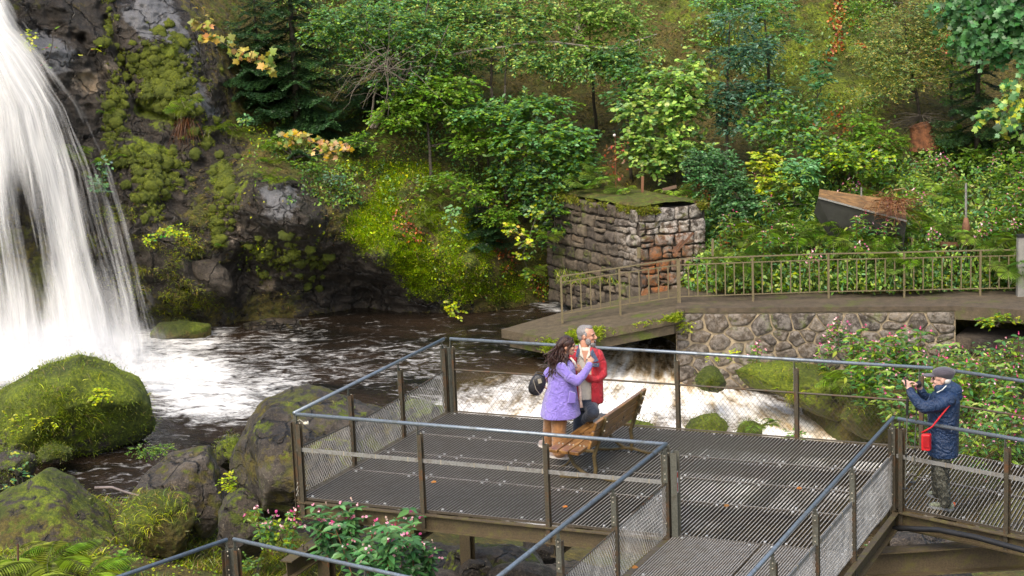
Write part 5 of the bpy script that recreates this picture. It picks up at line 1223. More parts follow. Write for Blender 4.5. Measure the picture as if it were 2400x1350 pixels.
broad_tree('oak_sapling', 'dense dark green sapling just right of the pier', 'tree', (1690,590,44.3), [(1692,500,44.3),(1695,400,44.6)],
  [(1680,410,60,50,44.6,.5),(1720,470,50,60,44.4,.5),(1660,370,60,40,44.8,.5),(1690,530,40,40,44.2,.4)], 630, .22, 8, .08, GR['cool']+GR['dark'][:1], branches=10)
broad_tree('leafy_shrub', 'small leaved yellow green shrub above the rotten stump, upper right', 'shrub', (2160,300,hd(2160,300,.4)), [(2150,230,47.6),(2130,140,48),(2120,40,48.3)],
  [(2110,60,80,50,48.2,.8),(2140,110,100,50,47.8,.8),(2100,150,90,36,47.6,.8),(2060,215,70,20,47.2,.6),(2150,190,90,36,47.3,.7),(2050,120,50,30,47.8,.5),(2180,30,60,40,48.2,.6)], 1725, .22, 9, .06, [(.30,.32,.08),(.20,.27,.07),(.10,.19,.05),(.38,.33,.07),(.13,.22,.07)], branches=22)
# spread of bare stems under that shrub, and its stump
root = thing('tree_stump', at(2155,330,47.0), 'rotten orange brown stump under the small leaved shrub', 'stump'); m = MB()
m.tube([at(2166,350,47.0), at(2163,325,47.0), at(2158,300,47.0), at(2156,292,47.0)], [.36, .30, .27, .29], 13); m.build('wood', simple('rotten_wood', (.17, .065, .025), .9, var=.6, sc=9, bump=.9, bdist=.05), root)
m = MB()
for i in range(60):
    a = at(2160, 270, 46.9); an = rng.uniform(-2.6, .9) ; L = .5+.9*rng.random(); limb(m, a, a+np.array([math.sin(an*.9)*L*1.0, -.4*rng.random(), .15*rng.normal()-.35*L*abs(math.sin(an))]), .008, .002, .15, 6, 3)
m.build('bare_twigs', M['bark'], root)
def maple(label, base, top, blobs, n, cols, size, name='maple_tree', **k):
    return broad_tree(name, label, 'maple', base, top, blobs, n, .34, 6, size, cols, 'maple', .05, .015, **k)
maple('maple with broad lobed leaves filling the top right corner', (2480,420,46.6), [(2470,200,46),(2450,60,46),(2420,-60,46.2)], [(2330,60,110,45,45.4,.8),(2390,20,90,50,45.4,.8),(2280,20,80,40,45.6,.6),(2385,100,60,40,45.2,.5),(2300,95,70,24,45.3,.5),(2380,-40,150,50,45.6,.8)], 420, [(.05,.15,.04),(.07,.19,.06),(.10,.24,.09),(.04,.11,.03)], .16, droop=.9, flatn=.75, updir=(0, -.9, .5))
maple('maple branch of pale leaves reaching in from the right edge', (2480,380,45.6), [(2440,300,45.2),(2420,250,45.2)], [(2390,200,40,16,44.8,.3),(2385,260,60,18,44.8,.4),(2350,275,40,10,44.8,.3),(2395,300,30,16,44.8,.3),(2390,235,40,14,44.8,.3)], 70, GR['pale']+GR['gold'][:2]+GR['cool'], .16, droop=.5, updir=(0, -.9, .5))
def sprig(label, pts, D, n, cols, size, shape='maple', name='maple_sprig', spread=.13, tl=.16):
    root = thing(name, at(*pts[0], D), label, 'sprig'); m = MB(); P = np.array([at(x, y, D-.25*i/len(pts)) for i, (x, y) in enumerate(pts)]); m.tube(P, np.linspace(.012, .005, len(P)), 5)
    m.build('stem', M['bark'], root); C = [P[i] for i in range(len(P))]
    pp, _ = twigs(C, [(spread,)*3]*len(C), n, tl, 3, size, cols, shape, droop=.3, flatn=.8, updir=(0, -1, .4)); leafobj('leaves', pp, root); return root
sprig('yellowing maple sprig hanging in front of the spruce, upper left', [(470,60),(490,85),(530,105),(575,125),(625,145)], 46.0, 42, GR['maple']+[(.45,.25,.08)], .17)
sprig('yellow and orange maple seedlings on the ledge above the jutting rock', [(670,325),(700,320),(740,335),(770,345),(800,345)], 44.6, 75, GR['maple']+[(.55,.35,.03),(.5,.3,.15)], .12)
sprig('faded yellow fern leaf hanging at the top beside the bare rock', [(470,10),(480,25),(478,40)], 46.4, 12, [(.35,.27,.06),(.2,.2,.05)], .11, 'lance')
sprig('lime seedlings clinging to the rock beside the waterfall', [(60,75),(62,95),(75,80),(72,105)], 44.0, 26, GR['lime']+GR['gold'], .07, 'oval', 'seedling', .09, .08)
sprig('small leafy weed with red stem growing from the crack in the rock', [(205,130),(215,110),(225,112),(200,105)], 44.6, 12, GR['lime']+[(.35,.08,.05)], .10, 'lance', 'seedling', .08, .1)
sprig('pink tipped weed hanging over the wet rock near the fall', [(125,70),(122,110),(112,145),(105,155)], 44.6, 9, GR['green']+[(.5,.15,.2)], .10, 'lance', 'seedling', .06, .1)
sprig('blue green columbine clump at the edge of the spray', [(225,430),(235,405),(245,385),(238,440)], 44.0, 70, GR['cool']+[(.12,.24,.16)], .08, 'oval', 'seedling', .15, .1)
sprig('round leaved pale plant beside the fern on the ledge', [(565,300),(570,285),(580,280)], 44.9, 30, GR['pale']+GR['cool'], .08, 'oval', 'seedling', .10, .1)
sprig('pale round leaved weed trailing on the slope above the star moss', [(765,430),(775,415),(790,420)], 45.2, 24, [(.13,.26,.14),(.2,.32,.2)], .07, 'oval', 'seedling', .12, .1)
sprig('bright green herbs on the ledge above the trailing grass', [(350,560),(380,545),(410,535),(430,545)], 43.9, 60, GR['lime']+[(.06,.24,.03)], .07, 'oval', 'seedling', .12, .1)
sprig('leafy bramble cane trailing down beside the pier', [(1260,500),(1245,540),(1235,570),(1225,600),(1240,640)], 45.2, 50, GR['green']+GR['lime'], .10, 'oval', 'bramble_cane', .10, .14)
sprig('pale leafed stem in the middle of the moss bank', [(1060,490),(1055,510),(1060,530)], 45.0, 20, [(.12,.25,.08),(.16,.3,.12)], .10, 'oval', 'bramble_cane', .12, .1)
sprig('green and yellow leafed cane right of the moss bank', [(1195,535),(1215,545),(1230,560)], 45.0, 26, GR['lime']+[(.5,.38,.05)], .10, 'oval', 'bramble_cane', .12, .1)
sprig('fresh green plant at the water edge below the moss bank', [(1050,745),(1060,725),(1075,735),(1055,715)], 45.0, 26, GR['lime'], .09, 'oval', 'seedling', .10, .1)
# russet leaves caught in the cleft of the rock
def litter(name, label, path, n, spread, cols, size, D=None, kind=None, off=.08):
    pts = []
    for (x0, y0, x1, y1, w_) in path:
        k = max(4, int(n*np.hypot(x1-x0, y1-y0)*(w_+4)/sum(np.hypot(p[2]-p[0], p[3]-p[1])*(p[4]+4) for p in path))); t_ = rng.random(k); pts.append(np.c_[x0+(x1-x0)*t_+rng.normal(size=k)*w_, y0+(y1-y0)*t_+rng.normal(size=k)*w_])
    p = np.vstack(pts); P = hill(p[:, 0], p[:, 1], off); N = len(P)
    o = leafobj(name, [leafV(P, rng.normal(size=(N, 3)), rng.normal(size=(N, 3))*.5+[0, -1, .4], size, pal(N, cols, None, .2), 'oval', 1.3)])
    return tag(o, label, 'leaves') if not kind else tag(o, kind=kind)
litter('fallen_leaves', 'vein of russet fallen leaves lodged in a cleft of the mossy rock, upper right', [(1965,-20,1966,20,4),(1960,25,1970,60,14),(1975,35,2005,60,6),(1963,60,1960,95,4),(1958,95,1940,140,6),(1975,90,1972,120,3),(2010,98,2030,110,3)], 330, 1, GR['red'], .085)
litter('leaf_litter', None, [(930,500,990,560,14),(1170,560,1200,640,14),(1250,640,1275,700,10),(1880,300,1985,260,8),(1700,480,1760,540,14),(1960,290,1990,310,14),(1180,450,1240,440,30),(1620,470,1700,450,20),(2220,90,2180,130,20)], 800, 1, GR['dry']+GR['red'], .07, kind='stuff')
# ------------------------------------------------------------------ thick undergrowth on the right bank
def bank(n, x0, x1, y0, y1, cols, size, shape, off, dens=None, fl=.6, width=1.0, lift=.5):
    x, y, P = cover_pts(n, x0, x1, y0, y1, dens); N = len(P)
    h = .25*np.clip(fbm(P, 1.1, 3, 12)+.4, 0, 1.2)+off*rng.random(N)
    P = P+np.c_[np.zeros(N), -h*1.0, h*lift]
    a = rng.normal(size=(N, 3))*.8+[0, -.7, -.15]
    tone = (1+.35*fbm(P, 1.5, 3, 66))[:, None]
    return leafV(P, a, np.array([0, -.6, .8])*fl+rng.normal(size=(N, 3))*(1-fl), size*(.6+.7*rng.random(N)), pal(N, cols)*tone, shape, width)
def right_d(x, y): return np.clip(smooth01((x-1290)/120)*smooth01((y-(560-.30*np.clip(x-1300, 0, 760)))/60)*(.55+.9*fbm(np.c_[x*.012, y*.015, x*0], 1, 3, 4)+.3), 0, 1)
ug = [bank(19500, 1280, 2850, 230, 690, GR['cool']+GR['green'], .085, 'oval', .30, right_d),
      bank(14500, 1600, 2850, 300, 690, GR['green']+GR['lime'][:1]+GR['pale'], .10, 'oval', .40, right_d, width=1.1),
      bank(8000, 1600, 2850, 360, 690, GR['pale']+GR['cool'], .13, 'lance', .45, right_d)]
tag(leafobj('undergrowth', ug), kind='stuff')
lf = [bank(7000, 560, 1320, 300, 700, GR['green']+GR['lime'], .07, 'oval', .10, lambda x, y: np.clip(1-rockmask(x, y)-.5*mossmask(x, y), 0, 1)*np.clip(.15+1.6*fbm(np.c_[x*.015, y*.015, x*0], 1, 3, 21), 0, 1)),
      bank(24000, 640, 2100, -60, 480, GR['green']+GR['cool']+GR['pale']+[(.12,.12,.03)], .085, 'oval', .08, lambda x, y: np.clip(.05+1.9*fbm(np.c_[x*.010, y*.012, x*0], 1, 3, 25), 0, 1)*np.clip(1.15-.9*gauss(x, y, 1420, 260, 150, 130)-.9*gauss(x, y, 1850, 110, 170, 170), 0, 1))]
tag(leafobj('ground_cover', lf), kind='stuff')
def shrub(label, blobs, n, cols, size, shape='oval', name='bramble_bush', base=None, cat='bush', **k):
    b = blobs[0]; base = base or (b[0], b[1]+b[3], b[4]); return broad_tree(name, label, cat, base, [(b[0], b[1], b[4])], blobs, n, .22, 8, size, cols, shape, .02, .008, branches=8, **k)
shrub('bramble with dark oval leaves climbing the mossy rock, right of the oak sapling', [(1830,290,90,40,45.6,.5),(1800,230,50,20,46,.4),(1880,330,60,30,45.3,.4)], 260, GR['green']+GR['cool'], .11)
shrub('bramble cane with paired leaves rising up the rock face below the russet leaves', [(1915,230,14,50,46.6,.2),(1925,150,12,40,47,.2),(1920,180,30,20,46.8,.2)], 46, [(.05,.15,.05),(.08,.2,.08)], .12)
shrub('yellow green weeds on the bank right of the dark sapling', [(1810,420,50,40,44.4,.4),(1790,370,30,25,44.7,.3)], 120, GR['lime']+GR['gold'], .11)
shrub('tall green willowherb clump left of the tilted shed roof', [(1860,420,40,60,44.2,.4),(1880,480,30,30,44.0,.3)], 110, GR['cool']+GR['pale'], .12, 'lance')
shrub('pale nettle clump between the brambles and the shed roof', [(1875,395,40,26,44.4,.4)], 80, [(.14,.3,.13),(.1,.24,.09)], .11)
shrub('dense dark green bush on the bank behind the railing', [(1740,470,60,40,44.0,.4),(1700,430,40,30,44.2,.4)], 170, GR['cool'], .09)
shrub('leafy bush above the tilted shed roof', [(2010,370,80,30,44.8,.5),(1950,350,50,20,45,.4)], 170, GR['green']+GR['lime'][:1], .10)
shrub('broad leaved plants behind the sluice spindle', [(2320,540,60,50,43.0,.4),(2290,600,40,30,42.8,.3)], 150, GR['cool']+[(.1,.26,.1)], .12)
shrub('leafy brambles just above the path at the right edge', [(2370,480,50,60,43.2,.4),(2380,400,40,40,43.8,.4)], 150, GR['green'], .11)
shrub('bush with orange tinted leaves beside the pier foot', [(1725,560,30,40,43.3,.3)], 70, GR['dry']+GR['red'][:1]+GR['green'], .09)
shrub('tangled green bush spilling left of the pier, dark behind', [(1300,510,30,60,45.6,.3),(1270,560,26,40,45.4,.3)], 100, GR['dark']+GR['green'], .10)
# dead red weed stalks and stakes behind the pier
root = thing('dead_weed', at(1442,460,45.2), 'dead reddish weed stalk with a white seed head behind the pier', 'weed'); m = MB()
limb(m, at(1445,465,45.1), at(1441,312,45.1), .012, .006, .03); 
for i in range(16): a = at(1443, 320+i*9, 45.1); limb(m, a, a+[rng.normal()*.22, 0, .1*rng.random()-.12], .004, .002, .1, 4, 3)
m.build('stalks', simple('red_stalk', (.20, .06, .03), .8), root); n = 60
leafobj('withered_leaves', [leafV(np.array([at(1443+rng.normal()*16, 330+rng.random()*90, 45.05) for _ in range(n)]), rng.normal(size=(n, 3))-dZ, rv(n), .09, pal(n, GR['dry']+[(.3,.05,.03)]), 'oval')], root)
m = MB(); m.ball(at(1440, 317, 45.0), .034, 8, 6); m.build('seed_head', simple('seed_fluff', (.6, .56, .5), .9), root, True)
root = tag(MB().build('x', None) or thing('stake', at(1505,470,45), 'rusty metal stake standing up behind the pier top', 'stake'))
m = MB(); m.bar(at(1505,475,45), at(1506,413,45), .06, .03, up=(0,1,0)); o = m.build('rod', simple('rust', (.17,.075,.035), .8), root)
root = thing('small_sign', at(1569,470,45), 'little weathered wooden sign on a stick behind the pier', 'sign'); m = MB(); m.bar(at(1569,480,45), at(1569,445,45), .03, .03, up=(0,1,0)); m.build('stick', M['bark'], root)
m = MB(); m.box(at(1569,441,44.97), [.17,.03,.03], [0,.02,0], [0,.01,.035]); m.build('board', simple('sign_board', (.10,.06,.035), .7), root)

# ------------------------------------------------------------------ ferns
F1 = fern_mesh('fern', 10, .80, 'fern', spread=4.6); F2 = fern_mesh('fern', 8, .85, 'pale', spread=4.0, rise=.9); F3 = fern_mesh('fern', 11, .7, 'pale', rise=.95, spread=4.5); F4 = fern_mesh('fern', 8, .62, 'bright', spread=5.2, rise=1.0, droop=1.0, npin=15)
def put_ferns(proto, spots, labels, cat='fern', group=None, base=None):
    out = []
    for i, (px, py, s, D) in enumerate(spots):
        p = at(px, py, D if D else hd(px, py, .08)); lb = labels[i] if isinstance(labels, list) else labels
        o = copy_thing(proto, p, rng.uniform(-.6, .6), s, lb, (rng.normal()*.12+.25, rng.normal()*.12)); o['category'] = cat
        if group: o['group'] = group
        out.append(o)
    return out
LG = 'ferns in the thick undergrowth of the right bank'
rb_ = []
for i in range(46):
    x = rng.uniform(1680, 2400); y = rng.uniform(330, 640); rb_.append((x, y, rng.uniform(.7, 1.25), hd(x, y, .75)))
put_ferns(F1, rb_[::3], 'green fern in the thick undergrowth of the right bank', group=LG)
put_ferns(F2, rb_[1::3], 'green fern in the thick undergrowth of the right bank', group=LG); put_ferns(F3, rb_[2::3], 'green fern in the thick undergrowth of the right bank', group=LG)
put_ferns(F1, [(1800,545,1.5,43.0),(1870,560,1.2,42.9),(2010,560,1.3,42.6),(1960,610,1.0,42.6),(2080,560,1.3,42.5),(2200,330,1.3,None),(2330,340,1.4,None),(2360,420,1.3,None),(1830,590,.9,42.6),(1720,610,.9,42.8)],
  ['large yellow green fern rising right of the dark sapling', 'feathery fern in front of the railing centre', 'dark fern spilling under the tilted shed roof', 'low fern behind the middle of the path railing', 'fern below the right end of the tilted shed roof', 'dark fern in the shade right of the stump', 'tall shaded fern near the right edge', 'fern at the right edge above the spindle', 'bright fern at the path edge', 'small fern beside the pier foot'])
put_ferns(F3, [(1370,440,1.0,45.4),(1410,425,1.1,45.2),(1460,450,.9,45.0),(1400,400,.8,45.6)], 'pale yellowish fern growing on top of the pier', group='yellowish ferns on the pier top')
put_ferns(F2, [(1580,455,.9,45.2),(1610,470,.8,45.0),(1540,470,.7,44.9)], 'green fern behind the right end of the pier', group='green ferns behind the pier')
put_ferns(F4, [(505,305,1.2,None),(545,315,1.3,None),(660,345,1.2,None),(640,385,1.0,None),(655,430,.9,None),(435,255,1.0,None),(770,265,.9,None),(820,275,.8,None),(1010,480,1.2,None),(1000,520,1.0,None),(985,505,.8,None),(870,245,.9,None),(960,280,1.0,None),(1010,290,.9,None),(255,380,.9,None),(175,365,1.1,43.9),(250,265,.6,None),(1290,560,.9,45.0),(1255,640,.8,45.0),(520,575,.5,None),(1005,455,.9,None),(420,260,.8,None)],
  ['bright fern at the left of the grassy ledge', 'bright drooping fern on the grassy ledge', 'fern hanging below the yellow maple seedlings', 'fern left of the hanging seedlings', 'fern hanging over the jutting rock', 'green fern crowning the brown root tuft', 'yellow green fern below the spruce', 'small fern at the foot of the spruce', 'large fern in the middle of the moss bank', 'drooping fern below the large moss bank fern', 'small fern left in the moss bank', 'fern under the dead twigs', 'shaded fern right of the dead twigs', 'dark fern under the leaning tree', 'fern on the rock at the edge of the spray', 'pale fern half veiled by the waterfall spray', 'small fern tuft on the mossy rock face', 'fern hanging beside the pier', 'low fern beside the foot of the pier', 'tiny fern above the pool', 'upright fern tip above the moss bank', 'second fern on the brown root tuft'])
# brown root tuft and withered frond
root = thing('root_tuft', hill(430, 300, .1), 'hanging brown root mass with fern, on the rock face', 'roots'); P = np.array([hill(430+rng.normal()*9, 275+rng.random()*30, .12) for _ in range(500)])
leafobj('roots', grass_parts(P, np.tile([0, -.5, -.8], (len(P), 1)), .5, .012, [(.12,.05,.02),(.18,.08,.03),(.07,.03,.015)], .8, .9), root)
put_ferns(F4, [(630,410,.7,None)], ['withered red brown fern frond hanging over the jutting rock']); 
for o in (F1, F2, F3, F4): bpy.data.objects.remove(o)
# ================================================================== balsam stands, foreground plants, moss and grass on the rocks
def balsam_mesh(name, n, H, seed, leafs=7, flowers=9, wid=.25, sz=.14, cols='green', fsz=.038, bushy=True):
    global rng
    parts = []
    for i in range(n):
        a = rng.random()*6.283; b0 = np.array([math.cos(a), math.sin(a), 0])*wid*rng.random(); h = H*(.65+.5*rng.random()); lean = rng.normal(size=3)*.14; lean[2] = 1
        tip = b0+lean*h; s = np.linspace(0, 1, 6); L_ = b0+(tip-b0)*s[:, None]; L_[0] = 0
        parts.append(leafV(L_[:-1], np.diff(L_, axis=0), np.tile([0, -1.0, 0], (5, 1)), np.linalg.norm(np.diff(L_, axis=0), axis=1), np.tile([.22, .09, .05], (5, 1)), 'rect', .012/np.linalg.norm(np.diff(L_, axis=0), axis=1)))
        nodes = [b0+(tip-b0)*t_ for t_ in np.linspace(.22, .98, leafs)]; ends = []
        for q, p in enumerate(nodes):
            if bushy and q > 1 and rng.random() < .6:
                e = p+np.array([rng.normal(), rng.normal(), .9])*.13*H/1.0; nn_ = [p, e]; parts.append(leafV([p], [e-p], [[0, -1, 0]], np.linalg.norm(e-p), [[.2, .1, .05]], 'tri', .1)); ends.append(e)
            else: nn_ = [p]
            for c in nn_:
                k = 4; an = rng.random()*6.283+np.arange(k)*6.283/k
                d = np.c_[np.cos(an), np.sin(an), np.full(k, -.15)+.2*rng.normal(size=k)]
                parts.append(leafV(np.tile(c, (k, 1)), d, np.tile([0, -.3, 1.0], (k, 1))+rng.normal(size=(k, 3))*.25, sz*(.6+.6*rng.random(k)), pal(k, GR[cols]+GR['cool'][:2], None, .15), 'lance', 1.25))
        ends.append(tip)
        for e in ends:
            k = max(1, int(flowers/len(ends)*rng.uniform(.5, 1.5)))
            P = e+rng.normal(size=(k, 3))*[.04, .04, .03]+[0, 0, .03]
            c = pal(k, [(.75, .28, .42), (.82, .42, .55), (.62, .10, .28), (.85, .55, .62)], None, .08)
            for r_ in range(3):
                parts.append(leafV(P, rv(k)+[0, -.6, 0], rv(k)+[0, -1, 0], fsz*(.7+.5*rng.random(k)), c, 'oval', 1.5))
    return leafobj(name, parts)
PB1 = balsam_mesh('balsam_plant', 5, .95, 1, 7, 4, fsz=.034); PB2 = balsam_mesh('balsam_plant', 4, .75, 2, 6, 3, cols='pale', fsz=.034); PB3 = balsam_mesh('balsam_plant', 3, .6, 3, 6, 7, sz=.11)
GB = 'pink flowered balsams'
def put(proto, spots, label, cat, group=None, tiltx=.0):
    for i, (px, py, s, D) in enumerate(spots):
        p = at(px, py, D if D else hd(px, py, .08)); lb = label[i] if isinstance(label, list) else label
        o = copy_thing(proto, p, rng.uniform(-1, 1), s, lb, (tiltx, rng.normal()*.06)); o['category'] = cat
        if group: o['group'] = group
# on the bank between the rubble wall and the walkway
sp = []
for (x, y) in [(1990,850),(2030,830),(2060,870),(2100,845),(2140,880),(2170,850),(2210,890),(2250,860),(2290,900),(2330,870),(2370,900),(2400,860),(2010,900),(2090,930),(2180,960),(2250,980),(2300,1010),(2350,980),(2390,1010),(2330,940),(2270,930),(2150,1000),(2370,1040),(2300,1060),(2390,1070),(2240,1030)]:
    sp.append((x+rng.normal()*6, y+70, rng.uniform(.95, 1.35), None if False else 34.2+(1100-(y+70))*.0155))
put(PB1, sp[::3], 'pink flowered balsam on the bank behind the right walkway', 'balsam', 'balsams on the bank behind the right walkway'); put(PB2, sp[1::3], 'pink flowered balsam on the bank behind the right walkway', 'balsam', 'balsams on the bank behind the right walkway'); put(PB1, sp[2::3], 'pink flowered balsam on the bank behind the right walkway', 'balsam', 'balsams on the bank behind the right walkway')
put(PB3, [(1785,875,1.0,39.2),(1960,830,1.0,39.3),(1990,830,1.1,39.2),(1940,870,1.0,38.8)], ['lone balsam sprig in front of the rubble wall', 'upright balsam against the wall, left of the culvert', 'tall balsam against the right part of the wall', 'small balsam above the mossy shelf rock'], 'balsam')
# on the right hand slope
sp = [(rng.uniform(1690, 2400), rng.uniform(380, 640)) for _ in range(34)]
for k, pb in enumerate((PB1, PB2, PB3)): put(pb, [(x, y+20, rng.uniform(.75, 1.05), hd(x, y+20, .5)) for (x, y) in sp[k::3]], 'pink flowered balsam in the undergrowth beyond the path railing', 'balsam', 'balsams beyond the path railing')
# near clump in front of the platform
NB1 = balsam_mesh('balsam_plant', 6, 1.0, 5, 8, 6, .28, .17, 'cool', .040); NB2 = balsam_mesh('balsam_plant', 4, .85, 6, 7, 5, .2, .17, 'cool', .040)
put(NB1, [(880,1420,.95,21.4),(960,1430,.85,21.3)], ['dense pink balsam clump in the middle below the platform edge', 'pink balsam right of the clump below the platform edge'], 'balsam')
put(NB2, [(770,1330,.85,21.8),(1010,1400,.75,21.6),(840,1330,.9,22.0),(915,1400,1.0,21.0)], ['pink balsam beside the near left post of the platform', 'low balsam at the right end of the clump below the platform', 'tall balsam overlapping the platform edge beam', 'balsam with large drooping leaves in front of the edge beam'], 'balsam')
put(PB3, [(640,1300,.9,23.5),(700,1290,.8,22.6),(1480,1010,.5,31),(1880,1045,.5,33),(2050,1335,.6,26)], ['balsam left of the rusty support beam', 'small balsam under the left corner of the platform', 'tiny balsam behind the platform edge by the bench', 'small balsam poking up at the far platform edge', 'leafy balsam beside the blue grey boulder'], 'balsam')
# ferns on the stream side bank
FB = fern_mesh('fern', 10, .8, 'bright', spread=4.5); FG = fern_mesh('fern', 8, .95, 'bright', npin=26, spread=4.4, rise=.8, face=-1.2, pw=.75)
put(FB, [(2000,900,1.25,37.5),(2060,905,1.2,37.2),(2040,860,1.0,38.2),(2110,870,1.1,37.6),(1950,905,.9,38)], ['large bright fern on the bank left of the photographer', 'fern just left of the photographer\'s raised hands', 'fern higher on the bank under the rubble wall', 'fern behind the photographer\'s hands', 'low fern at the right end of the shelf rock'], 'fern')
put(FB, [(1960,560,.9,42.3),(2060,585,.8,42.1),(1925,530,.7,42.4),(2010,600,.9,41.95)], ['fern covering the left foot of the dark shed', 'fern at the right foot of the dark shed', 'small fern against the dark shed front', 'fern between the shed and the path railing'], 'fern')
put(FB, [(1780,1000,.75,36.0)], ['fern drooping over the small rocks in the rapids'], 'fern')
put(FG, [(110,1330,1.15,25.2),(200,1360,1.0,24.6),(30,1320,1.1,25.6),(0,1400,1.2,24.6),(150,1420,1.1,23.8),(430,1400,.7,24.6)], ['large bright fern in the bottom left corner', 'fern with long fronds reaching right, bottom left', 'blue green fern at the lower left edge', 'fern cut by the left edge at the bottom', 'fern cut by the bottom edge, left', 'small fern behind the nearest corner post'], 'fern')
# weeds and herbs in the lower left
def herb(label, px, py, D, rx, ry, n, cols, sz, shape='oval', rd=.2, cat='herb', tl=.14, w=1.1):
    root = thing('herb', at(px, py+ry, D), label, cat); m = MB(); b = at(px, py+ry*1.3, D)
    for i in range(5): limb(m, b+rng.normal(size=3)*.03, at(px+rng.normal()*rx*.6, py-ry*.6*rng.random(), D), .006, .003, .1, 5, 4)
    m.build('stems', M['bark'], root); pp, _ = twigs([at(px, py, D)], [(rx*D/F, rd, ry*D/F)], n, tl, 6, sz, cols, shape, droop=.3, flatn=.8, width=w); leafobj('leaves', pp, root); return root
herb('bright green buttercup leaves below the tall grey boulder', 650, 1240, 24.2, 34, 26, 46, GR['green']+GR['lime'][:1], .075)
herb('spindly weed with reddish stem at the left edge of the stream', 45, 1120, 29, 40, 70, 26, GR['cool']+GR['gold'][:1], .06)
herb('small leafy herb beside the nearest corner post', 600, 1330, 22.2, 24, 24, 50, GR['green'], .05)
herb('lime green herbs between the split rock and the small dark rock', 540, 1130, 27.4, 16, 24, 40, GR['lime'], .055)
herb('pale leafed weed beside the pyramid rock foot', 270, 1310, 25.5, 24, 14, 20, GR['green'], .08)
herb('low green weed growing on top of the big mossy boulder', 230, 925, 34.0, 20, 16, 24, GR['lime'], .07)
herb('thin creeping weed down the left of the big mossy boulder', 80, 985, 33.8, 70, 18, 60, GR['lime']+GR['gold'][:1], .06)
herb('green water weeds on the low rock in the stream', 350, 1052, 32.4, 50, 9, 60, GR['green'], .05)
herb('bright weeds under the culvert slot', 2340, 750, 39.2, 50, 9, 60, GR['green']+GR['lime'], .07)
herb('green weed in front of the far railing posts', 1860, 1020, 32.5, 16, 14, 16, GR['green'], .09, 'lance')
herb('green leaves beside the hose under the right walkway', 2030, 1340, 24.5, 40, 14, 40, GR['green']+GR['lime'], .08, 'lance')
herb('tuft of green weeds on the wall face above the sluice', 1612, 762, 40.5, 12, 14, 24, GR['lime'], .05)
herb('weeds at the foot of the rubble wall', 1690, 835, 39.9, 30, 14, 40, GR['lime'], .06)
# sticks
m = MB(); m.tube([at(x, y, 28.0) for x, y in [(222,1143),(262,1142),(290,1152),(330,1163),(365,1160),(400,1168)]], [.022, .02, .018, .017, .014, .010], 7)
tag(m.build('fallen_branch', simple('grey_branch', (.16, .13, .12), .6, var=.6), None, True), 'bent grey brown stick lying on the grassy bank, lower left', 'branch')
m = MB(); m.tube([at(43,1340,25), at(42,1275,25)], .014, 6); tag(m.build('iron_rod', simple('rusty_rod', (.08, .035, .02), .8)), 'rusty iron rod standing among the ferns, bottom left', 'rod')
for (px, py, z, lb) in [(1697, 1187, .012, 'orange fallen leaf lying on the grating in the middle of the platform'), (1318, 1187, .012, 'small fallen leaf on the grating in front of the bench'), (1867, 1146, .012, 'tiny russet leaf on the grating near the right walkway railing'), (1010, 1130, .012, 'yellowed leaf on the grating behind the front railing'), (1480, 1330, .012, 'brown leaf on the fine grating of the lower walkway')]:
    p = onz(px, py, z); tag(leafobj('fallen_leaf', [leafV([p], [[1, .3*rng.normal(), .1]], [[0, -.3, 1]], .075, pal(1, [(.5,.2,.05),(.4,.16,.04),(.5,.38,.08)]), 'oval', 1.4)]), lb, 'leaf', 'fallen leaves on the platform')
# moss and grass fibres growing on the boulders and the bank
def fuzz(name, objs, n, L, w, cols, thr=.35, up=.8, droop=.9, hang=.3, seed=0, only=None):
    Ps = []
    for o in objs:
        k = len(o.data.vertices); V = np.empty(k*3, np.float32); o.data.vertices.foreach_get('co', V); V = V.reshape(-1, 3).astype(float)
        mo = np.empty(k, np.float32); o.data.attributes['moss'].data.foreach_get('value', mo)
        N_ = np.empty(k*3, np.float32); o.data.vertices.foreach_get('normal', N_); N_ = N_.reshape(-1, 3)
        ok = (mo > thr) & (N_[:, 1] < .5) & (fbm(V, 2.4, 3, seed) > -.12)
        Ps.append(np.c_[V[ok], N_[ok]])
    A = np.vstack(Ps)
    if only is not None: A = A[only(A)]
    i = rng.integers(0, len(A), n); P = A[i, :3]+rng.normal(size=(n, 3))*.035; Nn = A[i, 3:]
    return tag(leafobj(name, grass_parts(P, Nn*up+[0, 0, .3], np.full(n, L), w, cols, droop, hang)), kind='stuff')
fuzz('boulder_moss', BR[:1], 9000, .05, .012, [(.20,.27,.015),(.14,.20,.012),(.26,.30,.03),(.10,.14,.01)], .3, 1, .6, .2)
fuzz('boulder_grass', BR[:1]+BR[5:6]+BR[19:21], 2600, .16, .008, GR['lime']+GR['straw']+[(.14,.19,.03)], .5, .6, .9, .6, 5)
fuzz('rock_moss', BR[1:9]+BR[16:26], 9000, .045, .010, [(.12,.17,.012),(.16,.20,.02),(.07,.10,.01),(.2,.2,.04)], .4, 1, .6, .2, 9)
def bank_grass(name, n, boxes, L, w, cols, droop=.8):
    P = []
    for (x0, x1, y0, y1, z0) in boxes:
        k = int(n/len(boxes)); x = rng.uniform(x0, x1, k); y = rng.uniform(y0, y1, k); q = onz(x, y, z0); q[:, 2] = groundZ(q[:, 0], q[:, 1]); keep = (q[:, 2] > -2.98) & (fbm(q, 1.3, 3, 7) > -.1); P.append(q[keep])
    P = np.vstack(P); return tag(leafobj(name, grass_parts(P, np.tile([0, -.1, .9], (len(P), 1)), L, w, cols, droop, 0)), kind='stuff')
